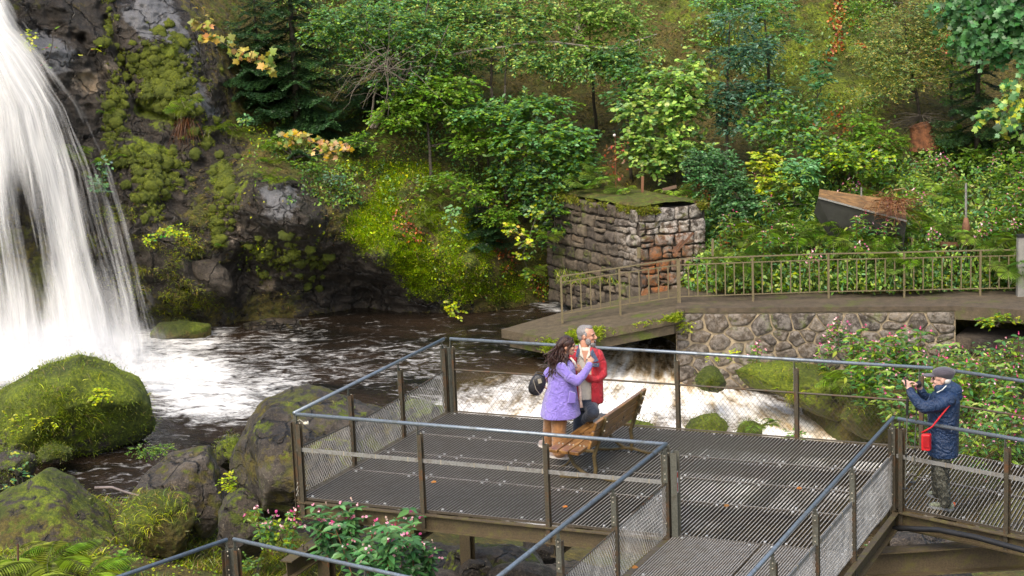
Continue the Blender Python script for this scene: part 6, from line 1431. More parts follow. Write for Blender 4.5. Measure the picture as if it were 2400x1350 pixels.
bank_grass('bank_grass', 26000, [(-60, 480, 1130, 1380, -2.5), (380, 720, 1180, 1400, -2.7), (-60, 400, 1250, 1420, -2.2), (1750, 2450, 840, 1010, -3.1), (1950, 2750, 830, 1070, -3.1), (560, 800, 1250, 1420, -2.8)], .15, .010, GR['lime']+GR['straw']+[(.10,.15,.02),(.16,.2,.03),(.28,.25,.08)])
x = rng.uniform(-60, 700, 2400); y = rng.uniform(1140, 1420, 2400); q = onz(x, y, -2.4); q[:, 2] = groundZ(q[:, 0], q[:, 1])+.04; q = q[q[:, 2] > -2.95]; n = len(q)
x2 = rng.uniform(1720, 2700, 5200); y2 = rng.uniform(835, 1075, 5200); q2_ = onz(x2, y2, -3.0); q2_[:, 2] = groundZ(q2_[:, 0], q2_[:, 1])+.05+.35*rng.random(5200); q2_ = q2_[(fbm(q2_, 1.1, 3, 5) > -.15) & (q2_[:, 2] > -3.5)]; n2 = len(q2_)
tag(leafobj('bank_herbs', [leafV(q, rng.normal(size=(n, 3))*[1, 1, .3], rng.normal(size=(n, 3))*.3+dZ, .05, pal(n, GR['lime']+GR['green']), 'oval'), leafV(q2_, rng.normal(size=(n2, 3))*[1, 1, .4], rng.normal(size=(n2, 3))*.4+dZ-[0, .4, 0], .10, pal(n2, GR['green']+GR['cool']+GR['pale']), 'lance', 1.3)]), kind='stuff')
# moss along the slab bridge edge, on the pier top and the path edge
def line_moss(name, segs, n, w, L, cols, seed=3):
    P = []
    for (a, b, wd, hg) in segs:
        k = n//len(segs); t_ = rng.random(k); q = np.outer(1-t_, a)+np.outer(t_, b)+rng.normal(size=(k, 3))*wd; q[:, 2] -= hg*rng.random(k)**1.5; P.append(q[fbm(q, 2.2, 3, seed) > -.05])
    P = np.vstack(P); return tag(leafobj(name, grass_parts(P, np.tile([0, -.6, .7], (len(P), 1)), L, w, cols, .8, .3)), kind='stuff')
e0 = S[1].copy(); e1_ = S[2].copy()
line_moss('slab_moss', [(e0+[-.1, 0, 0], e0+(e1_-e0)*.35, [.05, .1, .02], .2), (e0+(e1_-e0)*.3, e1_, [.05, .05, .02], .12), (e0+[-.1, -.02, 0], e0+(e1_-e0)*.25, [.12, .15, .03], .25)], 24000, .026, .10, [(.24,.30,.02),(.30,.34,.03),(.14,.2,.015)])
tz = [q.copy() for q in (c1, c2, c3)]
for q in tz: q[2] = zt
line_moss('pier_moss', [(tz[0], tz[1], [.05, .06, .02], .12), (tz[0], tz[2], [.06, .06, .02], .12), (tz[0]+(far-c1)*.1+0*dZ, tz[1]+(c3-c1)*.2, [.1, .15, .02], .0), (tz[0]*.5+tz[1]*.5+(c3-c1)*.3, tz[2]+(c2-c1)*.4, [.4, .4, .02], 0), (tz[0]*.5+tz[2]*.5+(c2-c1)*.3, tz[2]+(c2-c1)*.6, [.5, .4, .02], 0)], 26000, .022, .09, [(.26,.28,.03),(.18,.2,.02),(.10,.12,.015),(.14,.11,.03)])
pr0 = V if False else None
x = rng.uniform(1300, 2450, 7000); y = rng.uniform(640, 672, 7000); q = onz(x, y, PZ+.02); q[:, 1] += rng.random(7000)*.5
tag(leafobj('path_edge_grass', grass_parts(q, np.tile([0, -.2, .8], (7000, 1)), .14, .012, GR['lime']+GR['green']+GR['straw'], .8, 0)), kind='stuff')
for o in (PB1, PB2, PB3, NB1, NB2, FB, FG): bpy.data.objects.remove(o)
# ------------------------------------------------------------------ tilted shed roof, sluice gear, concrete post, old bracket
M['plank'] = simple('old_planks', (.17, .10, .045), .7, var=.55, sc=5, bump=.6, col2=(.30, .16, .055)); M['rust'] = simple('rusty_iron', (.13, .06, .03), .8, var=.5)
sh = thing('shed_roof', at(2020, 520, 43.2), 'tilted plank roof of a low dark shed half buried in ferns', 'shed')
a, b, c, d = at(1921, 443, 43.7), at(2120, 472, 43.1), at(2125, 517, 42.0), at(1918, 462, 42.5)
m = MB(); U = (b-a); Wd = d-a
k = 5
for i in range(k):
    t0, t1 = i/k+.004, (i+1)/k-.004
    q = [a*(1-t0)+d*t0, b*(1-t0)+c*t0, b*(1-t1)+c*t1, a*(1-t1)+d*t1]; m.prism(np.array(q)-dZ*.03, dZ*.03)
m.build('roof_planks', M['plank'], sh)
m = MB(); q = np.array([d+[0, .03, -.04], c+[0, .03, -.04], c+[-.1, .3, -1.6], at(2000, 640, 42.6), at(1908, 500, 42.7)]); m.prism(q, [0, .04, 0]); m.build('dark_front', simple('dark_board', (.03, .03, .026), .5), sh)
m = MB(); m.bar(d+[0, -.012, -.01], c+[0, -.012, -.01], .02, .035); m.bar(a*.7+d*.3+[.9, -.3, .1], a*.7+d*.3+[.9, -.3, -.1], .03, .03, up=(0, 1, 0)); m.build('metal_edge', M['galv2'], sh)
n = 260; P = np.array([at(2090+rng.normal()*26, 480+rng.normal()*16, 42.0) for _ in range(n)])
tag(leafobj('dead_vines', grass_parts(P, np.tile([.1, -.4, .1], (n, 1)), .5, .016, [(.22,.09,.04),(.16,.06,.03),(.28,.13,.05)], .9, .6)), 'tangle of dead red brown vines draped over the shed roof', 'vine')
sl_ = thing('sluice_gate', onz(2265, 680, PZ), 'rusty sluice gate frame with tall screw spindle behind the path railing', 'sluice gate')
g = lambda x, y, D=41.9: at(x, y, D)
m = MB(); m.bar(g(2213,690), g(2213,572), .07, .06, up=(0,1,0)); m.bar(g(2293,690), g(2293,572), .07, .06, up=(0,1,0)); m.bar(g(2205,572), g(2305,572), .10, .09); m.build('frame', M['rust'], sl_)
m = MB(); m.tube([g(2264,690), g(2264,430)], .026, 10); m.build('spindle', M['galv2'], sl_)
m = MB(); m.tube([g(2264,570), g(2264,562), g(2264,548), g(2264,535), g(2264,510)], [.15, .12, .05, .10, .045], 12); m.build('gear_head', M['rust'], sl_, True)
m = MB(); m.box(g(2254,635), [.34,0,0], [0,.02,0], [0,0,.34]); m.build('gate_board', simple('wet_dark_wood', (.03,.022,.014), .7), sl_)
cp_ = at(2393, 640, 40.7); m = MB(); m.box(cp_+dZ*.1, [.085,0,0], [0,.085,0], [0,0,.7]); o = m.build('concrete_post', simple('grey_concrete', (.22,.21,.19), .8, bump=.5)); tag(o, 'grey concrete post with a dark cap at the right edge of the path', 'post')
m = MB(); m.box(cp_+dZ*.82, [.10,0,0], [0,.10,0], [0,0,.025]); cc_ = m.build('cap', M['black'], o)
br = thing('iron_bracket', at(1600, 590, 42.6), 'old iron lever arm leaning on the pier above the path railing', 'lever'); m = MB(); m.bar(at(1575,590,42.7), at(1602,562,42.7), .05, .05); m.bar(at(1580,596,42.7), at(1625,545,42.7), .03, .05); m.build('lever', M['rust'], br)
m = MB(); m.bar(at(1497,605,42.9), at(1497,580,42.9), .08, .04, up=(0,1,0)); m.bar(at(1670,690,42.4), at(1670,560,42.4), .05, .05, up=(0,1,0)); tag(m.build('gate_post', M['rail_brown']), 'slim brown gate post just right of the pier', 'post')
# ================================================================== people
def remeshed(name, mb, mat, parent, vox=.008, smooth=4, mats=None):
    V = np.vstack(mb.v); me = bpy.data.meshes.new(name+'_raw'); base = np.array(root_loc(parent)) if parent else np.zeros(3)
    me.from_pydata([tuple(v) for v in (V-base)], [], mb.f); me.update()
    o = bpy.data.objects.new(name+'_raw', me); COL.objects.link(o)
    r = o.modifiers.new('r', 'REMESH'); r.mode = 'VOXEL'; r.voxel_size = vox; r.use_smooth_shade = True
    s = o.modifiers.new('s', 'SMOOTH'); s.iterations = smooth; s.factor = .6
    dg = bpy.context.evaluated_depsgraph_get(); dg.update(); m2 = bpy.data.meshes.new_from_object(o.evaluated_get(dg)); m2.name = name
    bpy.data.objects.remove(o); m2.materials.clear(); m2.materials.append(mat)
    m2.polygons.foreach_set('use_smooth', np.ones(len(m2.polygons), bool))
    q = bpy.data.objects.new(name, m2); COL.objects.link(q); q.parent = parent; return q
def chain_(m, pts, grow=0.0, n=14):
    """tapered limb through (px,py,D,r)"""
    P = np.array([at(a, b, c) for a, b, c, r in pts]); R = np.array([r+grow for *_, r in pts])
    for i in range(len(P)-1):
        k = 5; t = np.linspace(0, 1, k)[:, None]; m.tube(P[i]*(1-t)+P[i+1]*t, (R[i]*(1-t)+R[i+1]*t).ravel(), n)
    for p, r in zip(P, R): m.ball(p, r, 14, 10)
def loft_(m, rings, n=28, yaw=0.0, fold=0.0, seed=0):
    """rings: (px,py,D,rx,ry); flat elliptical sections, closed top and bottom"""
    V = []; k = len(rings)
    for j, (a, b, c, rx, ry) in enumerate(rings):
        p = at(a, b, c)
        for i in range(n):
            t = 2*math.pi*i/n; f = 1+fold*(j/(k-1))**1.5*math.sin(t*5+seed+.6*math.sin(j*.7))
            x, y = rx*math.cos(t)*f, ry*math.sin(t)*f
            V.append(p+np.array([x*math.cos(yaw)-y*math.sin(yaw), x*math.sin(yaw)+y*math.cos(yaw), 0]))
    Fc = [(j*n+i, j*n+(i+1) % n, (j+1)*n+(i+1) % n, (j+1)*n+i) for j in range(k-1) for i in range(n)]
    Fc += [tuple(range(n-1, -1, -1)), tuple((k-1)*n+i for i in range(n))]
    m.add(V, Fc)
def open_loft(name, rings, front, wedge, mat, parent, thick=.014, n=40, yaw=0.0, fold=.0, seed=0):
    """garment open at the front: front = angle of opening, wedge = half opening per ring"""
    V = []; k = len(rings)
    for lay in (0, 1):
        for j, (a, b, c, rx, ry) in enumerate(rings):
            p = at(a, b, c); w_ = wedge[j] if isinstance(wedge, (list, tuple)) else wedge
            for i in range(n):
                t = front+w_+(2*math.pi-2*w_)*i/(n-1); q = 1+fold*(j/(k-1))*math.sin(t*6+seed+j*.5)
                V.append(p+np.array([(rx*q-lay*thick)*math.cos(t), (ry*q-lay*thick)*math.sin(t), 0]))
    Fc = []; o = k*n
    for j in range(k-1):
        for i in range(n-1):
            a = j*n+i; Fc += [(a, a+1, a+n+1, a+n), (o+a, o+a+n, o+a+n+1, o+a+1)]
        for a in (j*n, j*n+n-1): Fc.append((a, a+n, o+a+n, o+a))
    for i in range(n-1): Fc += [(i, o+i, o+i+1, i+1), ((k-1)*n+i, (k-1)*n+i+1, o+(k-1)*n+i+1, o+(k-1)*n+i)]
    ob = mesh(name, V, Fc, mat, parent, smooth=True); md = ob.modifiers.new('s', 'SUBSURF'); md.levels = md.render_levels = 1; return ob
def cloth(name, col, rough=.85, sc=30, wr=.5, var=.12, sheen=.3, col2=None):
    t = NT(name); c = t.coord(1); n = t.noise(c, 5, 5, .6, 1.2); n2 = t.noise(c, sc*12, 3, .6)
    cc = t.ramp(n, [(.3, tuple(x*(1-var) for x in col)), (.7, col2 or tuple(min(1, x*(1+var)) for x in col))])
    return t.done(t.principled(Base_Color=cc, Roughness=rough, Sheen_Weight=sheen, Normal=t.bump(t.math('ADD', t.noise(c, 9, 3, .5, 2.2), t.math('MULTIPLY', n2, .1)), wr, .045)))
def skin(name, col):
    t = NT(name); c = t.coord(1); n = t.noise(c, 24, 4)
    return t.done(t.principled(Base_Color=t.ramp(n, [(.3, tuple(x*.88 for x in col)), (.7, tuple(min(1, x*1.1) for x in col))]), Roughness=.45, Subsurface_Weight=.15, Subsurface_Radius=(.02, .008, .004), Subsurface_Scale=.3))
M['skin1'] = skin('skin', (.50, .27, .18)); M['skin2'] = skin('tanned_skin', (.50, .25, .165)); M['skin3'] = skin('pinkish_skin', (.55, .33, .26))
M['eye'] = simple('eye', (.02, .015, .012), .2); M['teeth'] = simple('teeth', (.75, .7, .62), .3); M['mouth'] = simple('mouth', (.10, .02, .02), .4); M['lip'] = simple('lips', (.42, .10, .09), .4)
def frame(dirx): # face direction in plan -> forward, left, up
    f = np.array([math.cos(dirx), math.sin(dirx), 0]); l = np.array([-f[1], f[0], 0]); return f, l, dZ
def head_(m, c, f, l, u, s=1.0, smile=True):
    """skull, jaw, nose, ears, brow, chin as overlapping closed forms"""
    def E(off, r, seg=18, rg=12):
        b = MB(); b.ball((0, 0, 0), 1, seg, rg); V = np.vstack(b.v)*np.array(r)*s
        m.add(c+V[:, 0:1]*f+V[:, 1:2]*l+V[:, 2:3]*u+(off[0]*f+off[1]*l+off[2]*u)*s, b.f)
    E((-.012, 0, .030), (.098, .076, .092)); E((.018, 0, -.015), (.070, .062, .090)); E((.035, 0, -.062), (.052, .048, .042))
    E((.062, 0, -.088), (.024, .026, .020)); E((.072, 0, .028), (.020, .048, .016)); E((.062, .032, -.018), (.024, .020, .022)); E((.062, -.032, -.018), (.024, .020, .022))
    m.tube([c+(.080*f+.026*u)*s, c+(.100*f-.004*u)*s, c+(.112*f-.022*u)*s], [.009*s, .012*s, .015*s], 8); E((.104, 0, -.026), (.016, .018, .012))
    E((.082, 0, -.058), (.016, .024, .009)); E((.080, 0, -.074), (.015, .021, .008))
    for k in (1, -1): E((-.006, k*.074, -.002), (.018, .012, .031)); 
def face_(parent_body, c, f, l, u, s=1.0, smile=.5, squint=1.0, glasses=False, brow=(.03, .02, .015)):
    def B(off, r, mat, nm):
        b = MB(); b.ball((0, 0, 0), 1, 12, 8); V = np.vstack(b.v)*np.array(r)*s; q = MB()
        q.add(c+V[:, 0:1]*f+V[:, 1:2]*l+V[:, 2:3]*u+(off[0]*f+off[1]*l+off[2]*u)*s, b.f); q.build(nm, mat, parent_body, True)
    bm = bpy.data.materials.get('brow') or simple('brow', brow, .8)
    for k in (1, -1): B((.080, k*.030, .010), (.008, .014, .0052*squint), M['eye'], 'eye'); B((.086, k*.031, .028), (.008, .020, .0045), bm, 'eyebrow')
    if smile: B((.090, 0, -.064), (.010, .024, .013*smile), M['mouth'], 'mouth'); B((.096, 0, -.059), (.006, .018, .004), M['teeth'], 'teeth')
def hand_(m, wr, d, nrm, curl=.9, s=1.0, thumb=1, grip=None):
    """palm + five fingers; d points along the palm, nrm out of the back of the hand"""
    d = np.array(d, float)/np.linalg.norm(d); nrm = np.array(nrm, float); nrm -= d*(nrm@d); nrm /= np.linalg.norm(nrm); sd = np.cross(d, nrm)
    wr = np.array(wr, float)
    b = MB(); b.ball((0, 0, 0), 1, 12, 8); V = np.vstack(b.v)*np.array([.048, .040, .016])*s; m.add(wr+d*.05*s+V[:, 0:1]*d+V[:, 1:2]*sd+V[:, 2:3]*nrm, b.f)
    for i, (o_, L) in enumerate([(-.030, .062), (-.010, .072), (.010, .068), (.029, .052)]):
        p = wr+(d*.088+sd*o_)*s; a = .25; pts = [p-d*.02*s]; q = p.copy(); 
        for k in range(3):
            a += curl*(.55 if k else .35); dr = d*math.cos(a)-nrm*math.sin(a); pts.append(q.copy()); q = q+dr*L*s*(.42, .33, .25)[k]
        pts.append(q); m.tube(pts, [.0095*s, .0092*s, .0088*s, .008*s, .007*s], 8); m.ball(q, .0072*s, 8, 6)
    t0 = wr+(d*.025+sd*.030*thumb)*s; t1 = t0+(d*.028+sd*.022*thumb-nrm*.012)*s; t2 = t1+(d*.026-nrm*.020+sd*.002*thumb)*s
    m.tube([t0, t1, t2], [.013*s, .011*s, .009*s], 8); m.ball(t2, .009*s, 8, 6)
def shoe(parent, toe, heel, w=.048, h=.075, up='shoe_upper', sole='shoe_sole', nm='shoe'):
    toe = np.array(toe, float); heel = np.array(heel, float); d = toe-heel; L = np.linalg.norm(d); d /= L; s = np.cross(d, dZ); s /= np.linalg.norm(s); u = np.cross(s, d)
    m = MB(); V = []; prof = [(0, .62, .82, .9), (.12, .86, 1.0, 1.0), (.35, .82, .98, 1.0), (.6, .95, .72, .95), (.82, .95, .55, .9), (.97, .55, .34, .8), (1.0, .2, .2, .6)]
    n = 14
    for (t, ww, hh, _) in prof:
        for i in range(n):
            a = 2*math.pi*i/n; V.append(heel+d*L*t+s*w*ww*math.cos(a)+u*(h*hh*.5*(1+math.sin(a))+.012))
    k = len(prof); Fc = [(j*n+i, j*n+(i+1) % n, (j+1)*n+(i+1) % n, (j+1)*n+i) for j in range(k-1) for i in range(n)]+[tuple(range(n-1, -1, -1)), tuple((k-1)*n+i for i in range(n))]
    m.add(V, Fc); o = m.build(nm, M[up], parent, True); m = MB(); pl_ = [heel+d*L*t+s*w*ww*1.05*sg for sg in (1, -1) for (t, ww, *_) in (prof if sg > 0 else prof[::-1])]
    m.prism(np.array(pl_)+u*.0, u*.028); m.build('sole', M[sole], o)
    m = MB()
    for t_ in (.42, .50, .58, .66): p = heel+d*L*t_+u*(h*(1.02-.5*(t_-.42)/.24*.6)+.002); m.tube([p-s*w*.35, p+u*.004, p+s*w*.35], .004, 5)
    m.build('laces', M['lace'], o); return o
M['shoe_upper'] = cloth('mauve_shoe', (.26, .19, .17), .7); M['shoe_sole'] = simple('sole', (.55, .50, .45), .6); M['lace'] = simple('lace', (.12, .05, .06), .8)
M['shoe_green'] = cloth('olive_shoe', (.18, .20, .13), .7); M['sole_grey'] = simple('grey_sole', (.22, .23, .24), .6); M['shoe_dark'] = cloth('dark_shoe', (.04, .035, .03), .6)

# ------------------------------------------------------------------ woman in the lavender coat
def woman():
    D = 23.55
    rt = thing('person', at(1300, 1070, D), 'person in a lavender coat with long dark wavy hair, leaning laughing against a companion', 'person')
    f, l, u = frame(math.radians(-6)); hc = at(1329, 811, D)
    fx = (f*.96-u*.10); fx /= np.linalg.norm(fx); ux = np.cross(fx, l); 
    m = MB(); head_(m, hc, fx, l, ux, 1.06)
    chain_(m, [(1325, 822, D, .052), (1320, 850, D, .058)])
    loft_(m, [(1320, 846, D, .08, .09), (1317, 860, D, .11, .13), (1317, 885, D, .14, .15), (1316, 915, D, .12, .13), (1313, 945, D, .14, .16), (1312, 962, D, .12, .15)])
    chain_(m, [(1308, 955, D-.08, .085), (1311, 1000, D-.1, .060), (1312, 1062, D-.12, .042)]); chain_(m, [(1300, 955, D+.1, .085), (1288, 1000, D+.15, .06), (1283, 1040, D+.2, .042)])
    chain_(m, [(1316, 864, D-.15, .042), (1348, 893, D-.20, .040), (1378, 862, D-.16, .030), (1383, 850, D-.12, .026)]); chain_(m, [(1306, 864, D+.12, .040), (1286, 874, D+.18, .042), (1279, 888, D+.05, .030), (1276, 893, D-.02, .026)])
    hand_(m, at(1383, 851, D-.12), at(1390, 836, D-.03)-at(1383, 851, D-.12), [.3, -.9, .3], .9, .92, -1); hand_(m, at(1277, 890, D), [-.15, -.2, -.9], [-.9, -.3, 0], 1.0, .9)
    body = remeshed('body', m, M['skin1'], rt, .0055, 3)
    face_(body, hc, fx, l, ux, 1.06, .9, .8)
    # coat
    m = MB(); loft_(m, [(1322, 845, D, .07, .085), (1320, 851, D, .12, .15), (1319, 860, D, .155, .185), (1318, 880, D, .17, .185), (1316, 905, D, .185, .20), (1314, 930, D, .215, .225), (1313, 955, D, .24, .25), (1313, 974, D, .258, .265)], 40, 0, .035, 1.0)
    chain_(m, [(1316, 862, D-.16, .072), (1335, 884, D-.21, .066), (1352, 894, D-.22, .062), (1366, 880, D-.20, .056), (1378, 863, D-.16, .047), (1381, 856, D-.14, .046)]); chain_(m, [(1300, 862, D+.14, .07), (1286, 874, D+.16, .062), (1280, 884, D+.08, .052)])
    V0 = [q for q in m.v]
    coat = remeshed('coat', m, cloth('lavender_wool', (.20, .145, .50), .95, wr=.9, var=.12, sheen=.4, col2=(.235, .175, .55)), rt, .010, 3)
    # lapel, pocket
    m = MB(); m.tube([at(1337, 838, D-.05), at(1347, 850, D-.06), at(1352, 862, D-.05)], [.012, .016, .010], 6); m.build('blouse_collar', cloth('cream_print', (.62, .55, .48), .9), rt, True)
    pw = cloth('lavender_pocket', (.18, .125, .45), .95, wr=.3, sheen=.5)
    m = MB(); pa = [at(1334, 915, D-.19), at(1349, 920, D-.15), at(1348, 943, D-.17), at(1330, 944, D-.235)]; m.prism(np.array(pa)+[0.004, -.045, 0], [0, .04, 0]); o = m.build('pocket', pw, coat)
    bv = o.modifiers.new('b', 'BEVEL'); bv.width = .006
    # fringe of scarf hanging at the front of the coat
    m = MB(); m.tube([at(1356, 880, D-.02), at(1360, 910, D-.06), at(1361, 940, D-.08), at(1363, 955, D-.08)], [.014, .018, .016, .024], 7); m.build('scarf', cloth('speckled_scarf', (.50, .36, .30), .9, var=.5), rt, True)
    # trousers: wide brown
    m = MB(); tc = cloth('rust_brown_cotton', (.26, .115, .035), .8, wr=.6, var=.18)
    chain_(m, [(1310, 955, D-.06, .12), (1310, 1000, D-.09, .098), (1310, 1035, D-.11, .092), (1311, 1056, D-.12, .098)]); chain_(m, [(1298, 955, D+.08, .12), (1289, 1000, D+.12, .090), (1285, 1034, D+.17, .082)])
    remeshed('trousers', m, tc, rt, .010, 4)
    z = lambda x, y: onz(x, y, 0.0)
    shoe(rt, z(1334, 1076), z(1291, 1071), .050, .080); shoe(rt, z(1296, 1055), z(1266, 1045), .046, .078)
    # hair: cap and wavy locks
    hm = NT('dark_auburn_hair'); c_ = hm.coord((60, 60, 9)); n = hm.noise(c_, 1, 4, .6); hmat = hm.done(hm.principled(Base_Color=hm.ramp(n, [(.3, (.012, .006, .005)), (.6, (.05, .020, .014)), (.8, (.13, .05, .032))]), Roughness=.38, Normal=hm.bump(n, .6, .01)))
    m = MB(); bc = hc-fx*.014+ux*.040
    b = MB(); b.ball((0, 0, 0), 1, 20, 14); V = np.vstack(b.v)*[.104, .096, .092]; m.add(bc+V[:, 0:1]*fx+V[:, 1:2]*l+V[:, 2:3]*ux, b.f)
    chain_(m, [(1316, 812, D, .075), (1308, 835, D, .085), (1304, 858, D-.05, .07), (1300, 874, D-.08, .045)])
    rs = np.random.default_rng(5)
    def spt(q): # smooth interpolation
        q = np.array(q); t = np.linspace(0, len(q)-1, 18); i = np.minimum(t.astype(int), len(q)-2); a = (t-i)[:, None]; a = a*a*(3-2*a); return q[i]*(1-a)+q[i+1]*a
    for k in range(120):
        th = rs.uniform(-2.6, 2.6); st = bc+(-fx*.5*abs(math.cos(th*.5))+l*math.sin(th)*.9)*.085+ux*(.055+.03*rs.random())+fx*.05*rs.random()
        e = at(1304+rs.normal()*15, 868+rs.uniform(-22, 24), D-.10+rs.normal()*.09); mid = at(1306+rs.normal()*14, 838+rs.normal()*6, D-.05+math.sin(th)*-.06+rs.normal()*.05)
        q = spt([st, bc-fx*(.06+.05*rs.random())+l*math.sin(th)*.10-ux*.02, mid, e]); tt = np.linspace(0, 1, 18)
        ph = rs.random()*6; wv = .016*tt; q = q+np.c_[np.sin(tt*17+ph)*wv, np.cos(tt*15+ph)*wv, 0*tt]; m.tube(q, np.linspace(.011, .004, 18), 5)
    for k in range(26): # locks framing the face
        st = bc+fx*(.06+.02*rs.random())+ux*(.065)+l*rs.uniform(-.05, .03); q = spt([st, hc+fx*(.045-.03*rs.random())-l*.078+ux*.02, hc+fx*.015-l*.09-ux*.07, at(1322+rs.normal()*5, 858+rs.normal()*6, D-.16)]); tt = np.linspace(0, 1, 18); ph = rs.random()*6
        m.tube(q+np.c_[np.sin(tt*14+ph)*.010*tt, 0*tt, 0*tt], np.linspace(.010, .004, 18), 5)
    m.build('hair', hmat, rt, True)
    return D
WD = woman()
# handbag held in the crook of her far hand
hb = thing('handbag', at(1258, 900, WD-.02), 'slouchy black leather handbag hanging from the hand of the person in lavender', 'handbag')
M['leather'] = simple('black_leather', (.015, .014, .016), .32, bump=.5, sc=16, var=.5)
m = MB()
b = MB(); b.ball((0, 0, 0), 1, 20, 14); V = np.vstack(b.v); V = np.sign(V)*np.abs(V)**.8*[.10, .055, .14]; a_r = .42; V = np.c_[V[:, 0]*math.cos(a_r)-V[:, 2]*math.sin(a_r)*-1, V[:, 1], -V[:, 0]*math.sin(a_r)+V[:, 2]*math.cos(a_r)]
m.add(at(1259, 902, WD-.03)+V, b.f); m.build('bag_body', M['leather'], hb, True)
m = MB(); m.tube([at(1249, 888, WD-.03), at(1258, 872, WD), at(1272, 874, WD), at(1277, 884, WD), at(1270, 893, WD-.02)], .008, 6); m.build('handle', M['leather'], hb, True)
m = MB(); m.box(at(1265, 893, WD-.095), [.022, 0, .006], [0, .006, 0], [-.006, 0, .028]); m.tube([at(1250, 890, WD-.09), at(1256, 912, WD-.10), at(1266, 925, WD-.08)], .005, 5); m.build('buckle', M['bolt'], hb)

# ------------------------------------------------------------------ man in the red jacket
def man():
    D = 24.0
    rt = thing('person', at(1350, 1060, D), 'bearded grey haired person in a red jacket and cream shirt, laughing towards the right', 'person')
    f, l, u = frame(math.radians(-22)); hc = at(1376, 787, D)
    m = MB(); head_(m, hc, f, l, u, 1.13)
    chain_(m, [(1371, 800, D, .060), (1370, 826, D, .064)])
    loft_(m, [(1371, 822, D, .09, .08), (1372, 832, D, .17, .11), (1372, 860, D, .18, .12), (1372, 900, D, .165, .12), (1373, 935, D, .16, .12), (1373, 950, D, .14, .11)])
    chain_(m, [(1366, 940, D, .09), (1357, 990, D, .066), (1350, 1045, D, .045), (1349, 1058, D-.02, .04)]); chain_(m, [(1384, 940, D, .095), (1390, 968, D-.25, .072), (1368, 990, D+.02, .05), (1358, 1004, D+.15, .04)])
    chain_(m, [(1402, 836, D, .055), (1411, 872, D-.02, .045), (1380, 888, D-.12, .033), (1364, 872, D-.30, .028), (1360, 868, D-.34, .026)]); chain_(m, [(1345, 838, D, .055), (1330, 872, D+.04, .045), (1345, 890, D-.05, .034)])
    hand_(m, at(1362, 871, D-.36), at(1350, 860, D-.42)-at(1362, 871, D-.36), [-.1, -.8, .6], .7, 1.0, 1)
    body = remeshed('body', m, M['skin2'], rt, .0055, 3); face_(body, hc, f, l, u, 1.13, 1.1, .6)
    # shirt with open collar
    sm = cloth('cream_linen', (.56, .52, .44), .9, wr=.35)
    m = MB(); loft_(m, [(1371, 812, D, .085, .08), (1371, 820, D, .12, .10), (1372, 830, D, .175, .125), (1372, 865, D, .19, .138), (1372, 905, D, .18, .142), (1372, 932, D, .18, .145)]); remeshed('shirt', m, sm, rt, .010, 3)
    m = MB()
    for sg, x0 in ((-1, 1357), (1, 1386)):
        a = at(1371+sg*14, 804, D-.03); b_ = at(1371+sg*12, 832, D-.14); c = at(1371+sg*3, 842, D-.155); d = at(1371+sg*9, 812, D-.10)
        m.prism([a, b_, c, d], [0, .012, 0])
    m.build('collar', sm, rt)
    m = MB(); m.prism([at(1363, 822, D-.128), at(1379, 822, D-.128), at(1371, 852, D-.150)], [0, .01, 0]); m.build('bare_chest', M['skin2'], rt)
    # jacket, open in front
    rm = cloth('red_shell_fabric', (.46, .010, .022), .5, wr=1.0, var=.18, sheen=.1)
    fr = math.radians(-100)
    open_loft('jacket', [(1371, 810, D, .10, .09), (1372, 820, D, .175, .13), (1373, 840, D, .215, .165), (1374, 880, D, .215, .175), (1375, 915, D, .215, .18), (1376, 944, D, .22, .185)], fr, [.60, .52, .48, .45, .42, .40], rm, rt, .02, 44, 0, .02, 2)
    m = MB(); chain_(m, [(1400, 832, D, .080), (1409, 852, D, .072), (1411, 876, D-.03, .070), (1398, 888, D-.10, .060), (1382, 888, D-.16, .050), (1372, 880, D-.24, .046)]); remeshed('right_sleeve', m, rm, rt, .010, 3).name = 'sleeve'
    m = MB(); chain_(m, [(1347, 832, D, .080), (1336, 858, D+.03, .070), (1333, 880, D+.03, .06)]); remeshed('sleeve', m, rm, rt, .010, 3)
    # navy lined lapels and yoke
    nm = cloth('navy_lining', (.035, .055, .11), .7)
    m = MB(); m.prism([at(1385, 812, D-.04), at(1391, 822, D-.13), at(1403, 846, D-.175), at(1391, 849, D-.19), at(1384, 830, D-.165)], [0, .014, 0]); m.prism([at(1388, 852, D-.195), at(1405, 851, D-.175), at(1404, 860, D-.178), at(1389, 860, D-.197)], [0, .012, 0])
    m.prism([at(1357, 808, D-.02), at(1352, 820, D-.10), at(1349, 836, D-.15), at(1354, 838, D-.165), at(1360, 818, D-.1)], [0, .014, 0]); m.build('lapels', nm, rt)
    m = MB(); m.ball(at(1391, 856, D-.205), .006, 6, 4); m.ball(at(1401, 855, D-.185), .006, 6, 4); m.build('studs', M['bolt'], rt)
    tm = cloth('navy_denim', (.018, .028, .050), .8, wr=.5)
    m = MB(); loft_(m, [(1373, 928, D, .165, .135), (1373, 945, D, .18, .145), (1372, 956, D, .16, .13)]); chain_(m, [(1364, 948, D, .10), (1357, 990, D, .078), (1351, 1040, D, .062), (1350, 1050, D, .064)]); chain_(m, [(1382, 946, D-.02, .105), (1390, 966, D-.26, .085), (1372, 985, D-.05, .066)]); remeshed('trousers', m, tm, rt, .010, 4)
    z = lambda x, y: onz(x, y, 0.0)
    shoe(rt, z(1368, 1066), z(1340, 1058), .052, .085, 'shoe_dark', 'sole_grey'); hl = at(1357, 1002, D+.16); shoe(rt, hl+np.array([.10, .05, -.20]), hl+np.array([-.02, 0, .03]), .05, .08, 'shoe_dark', 'sole_grey')
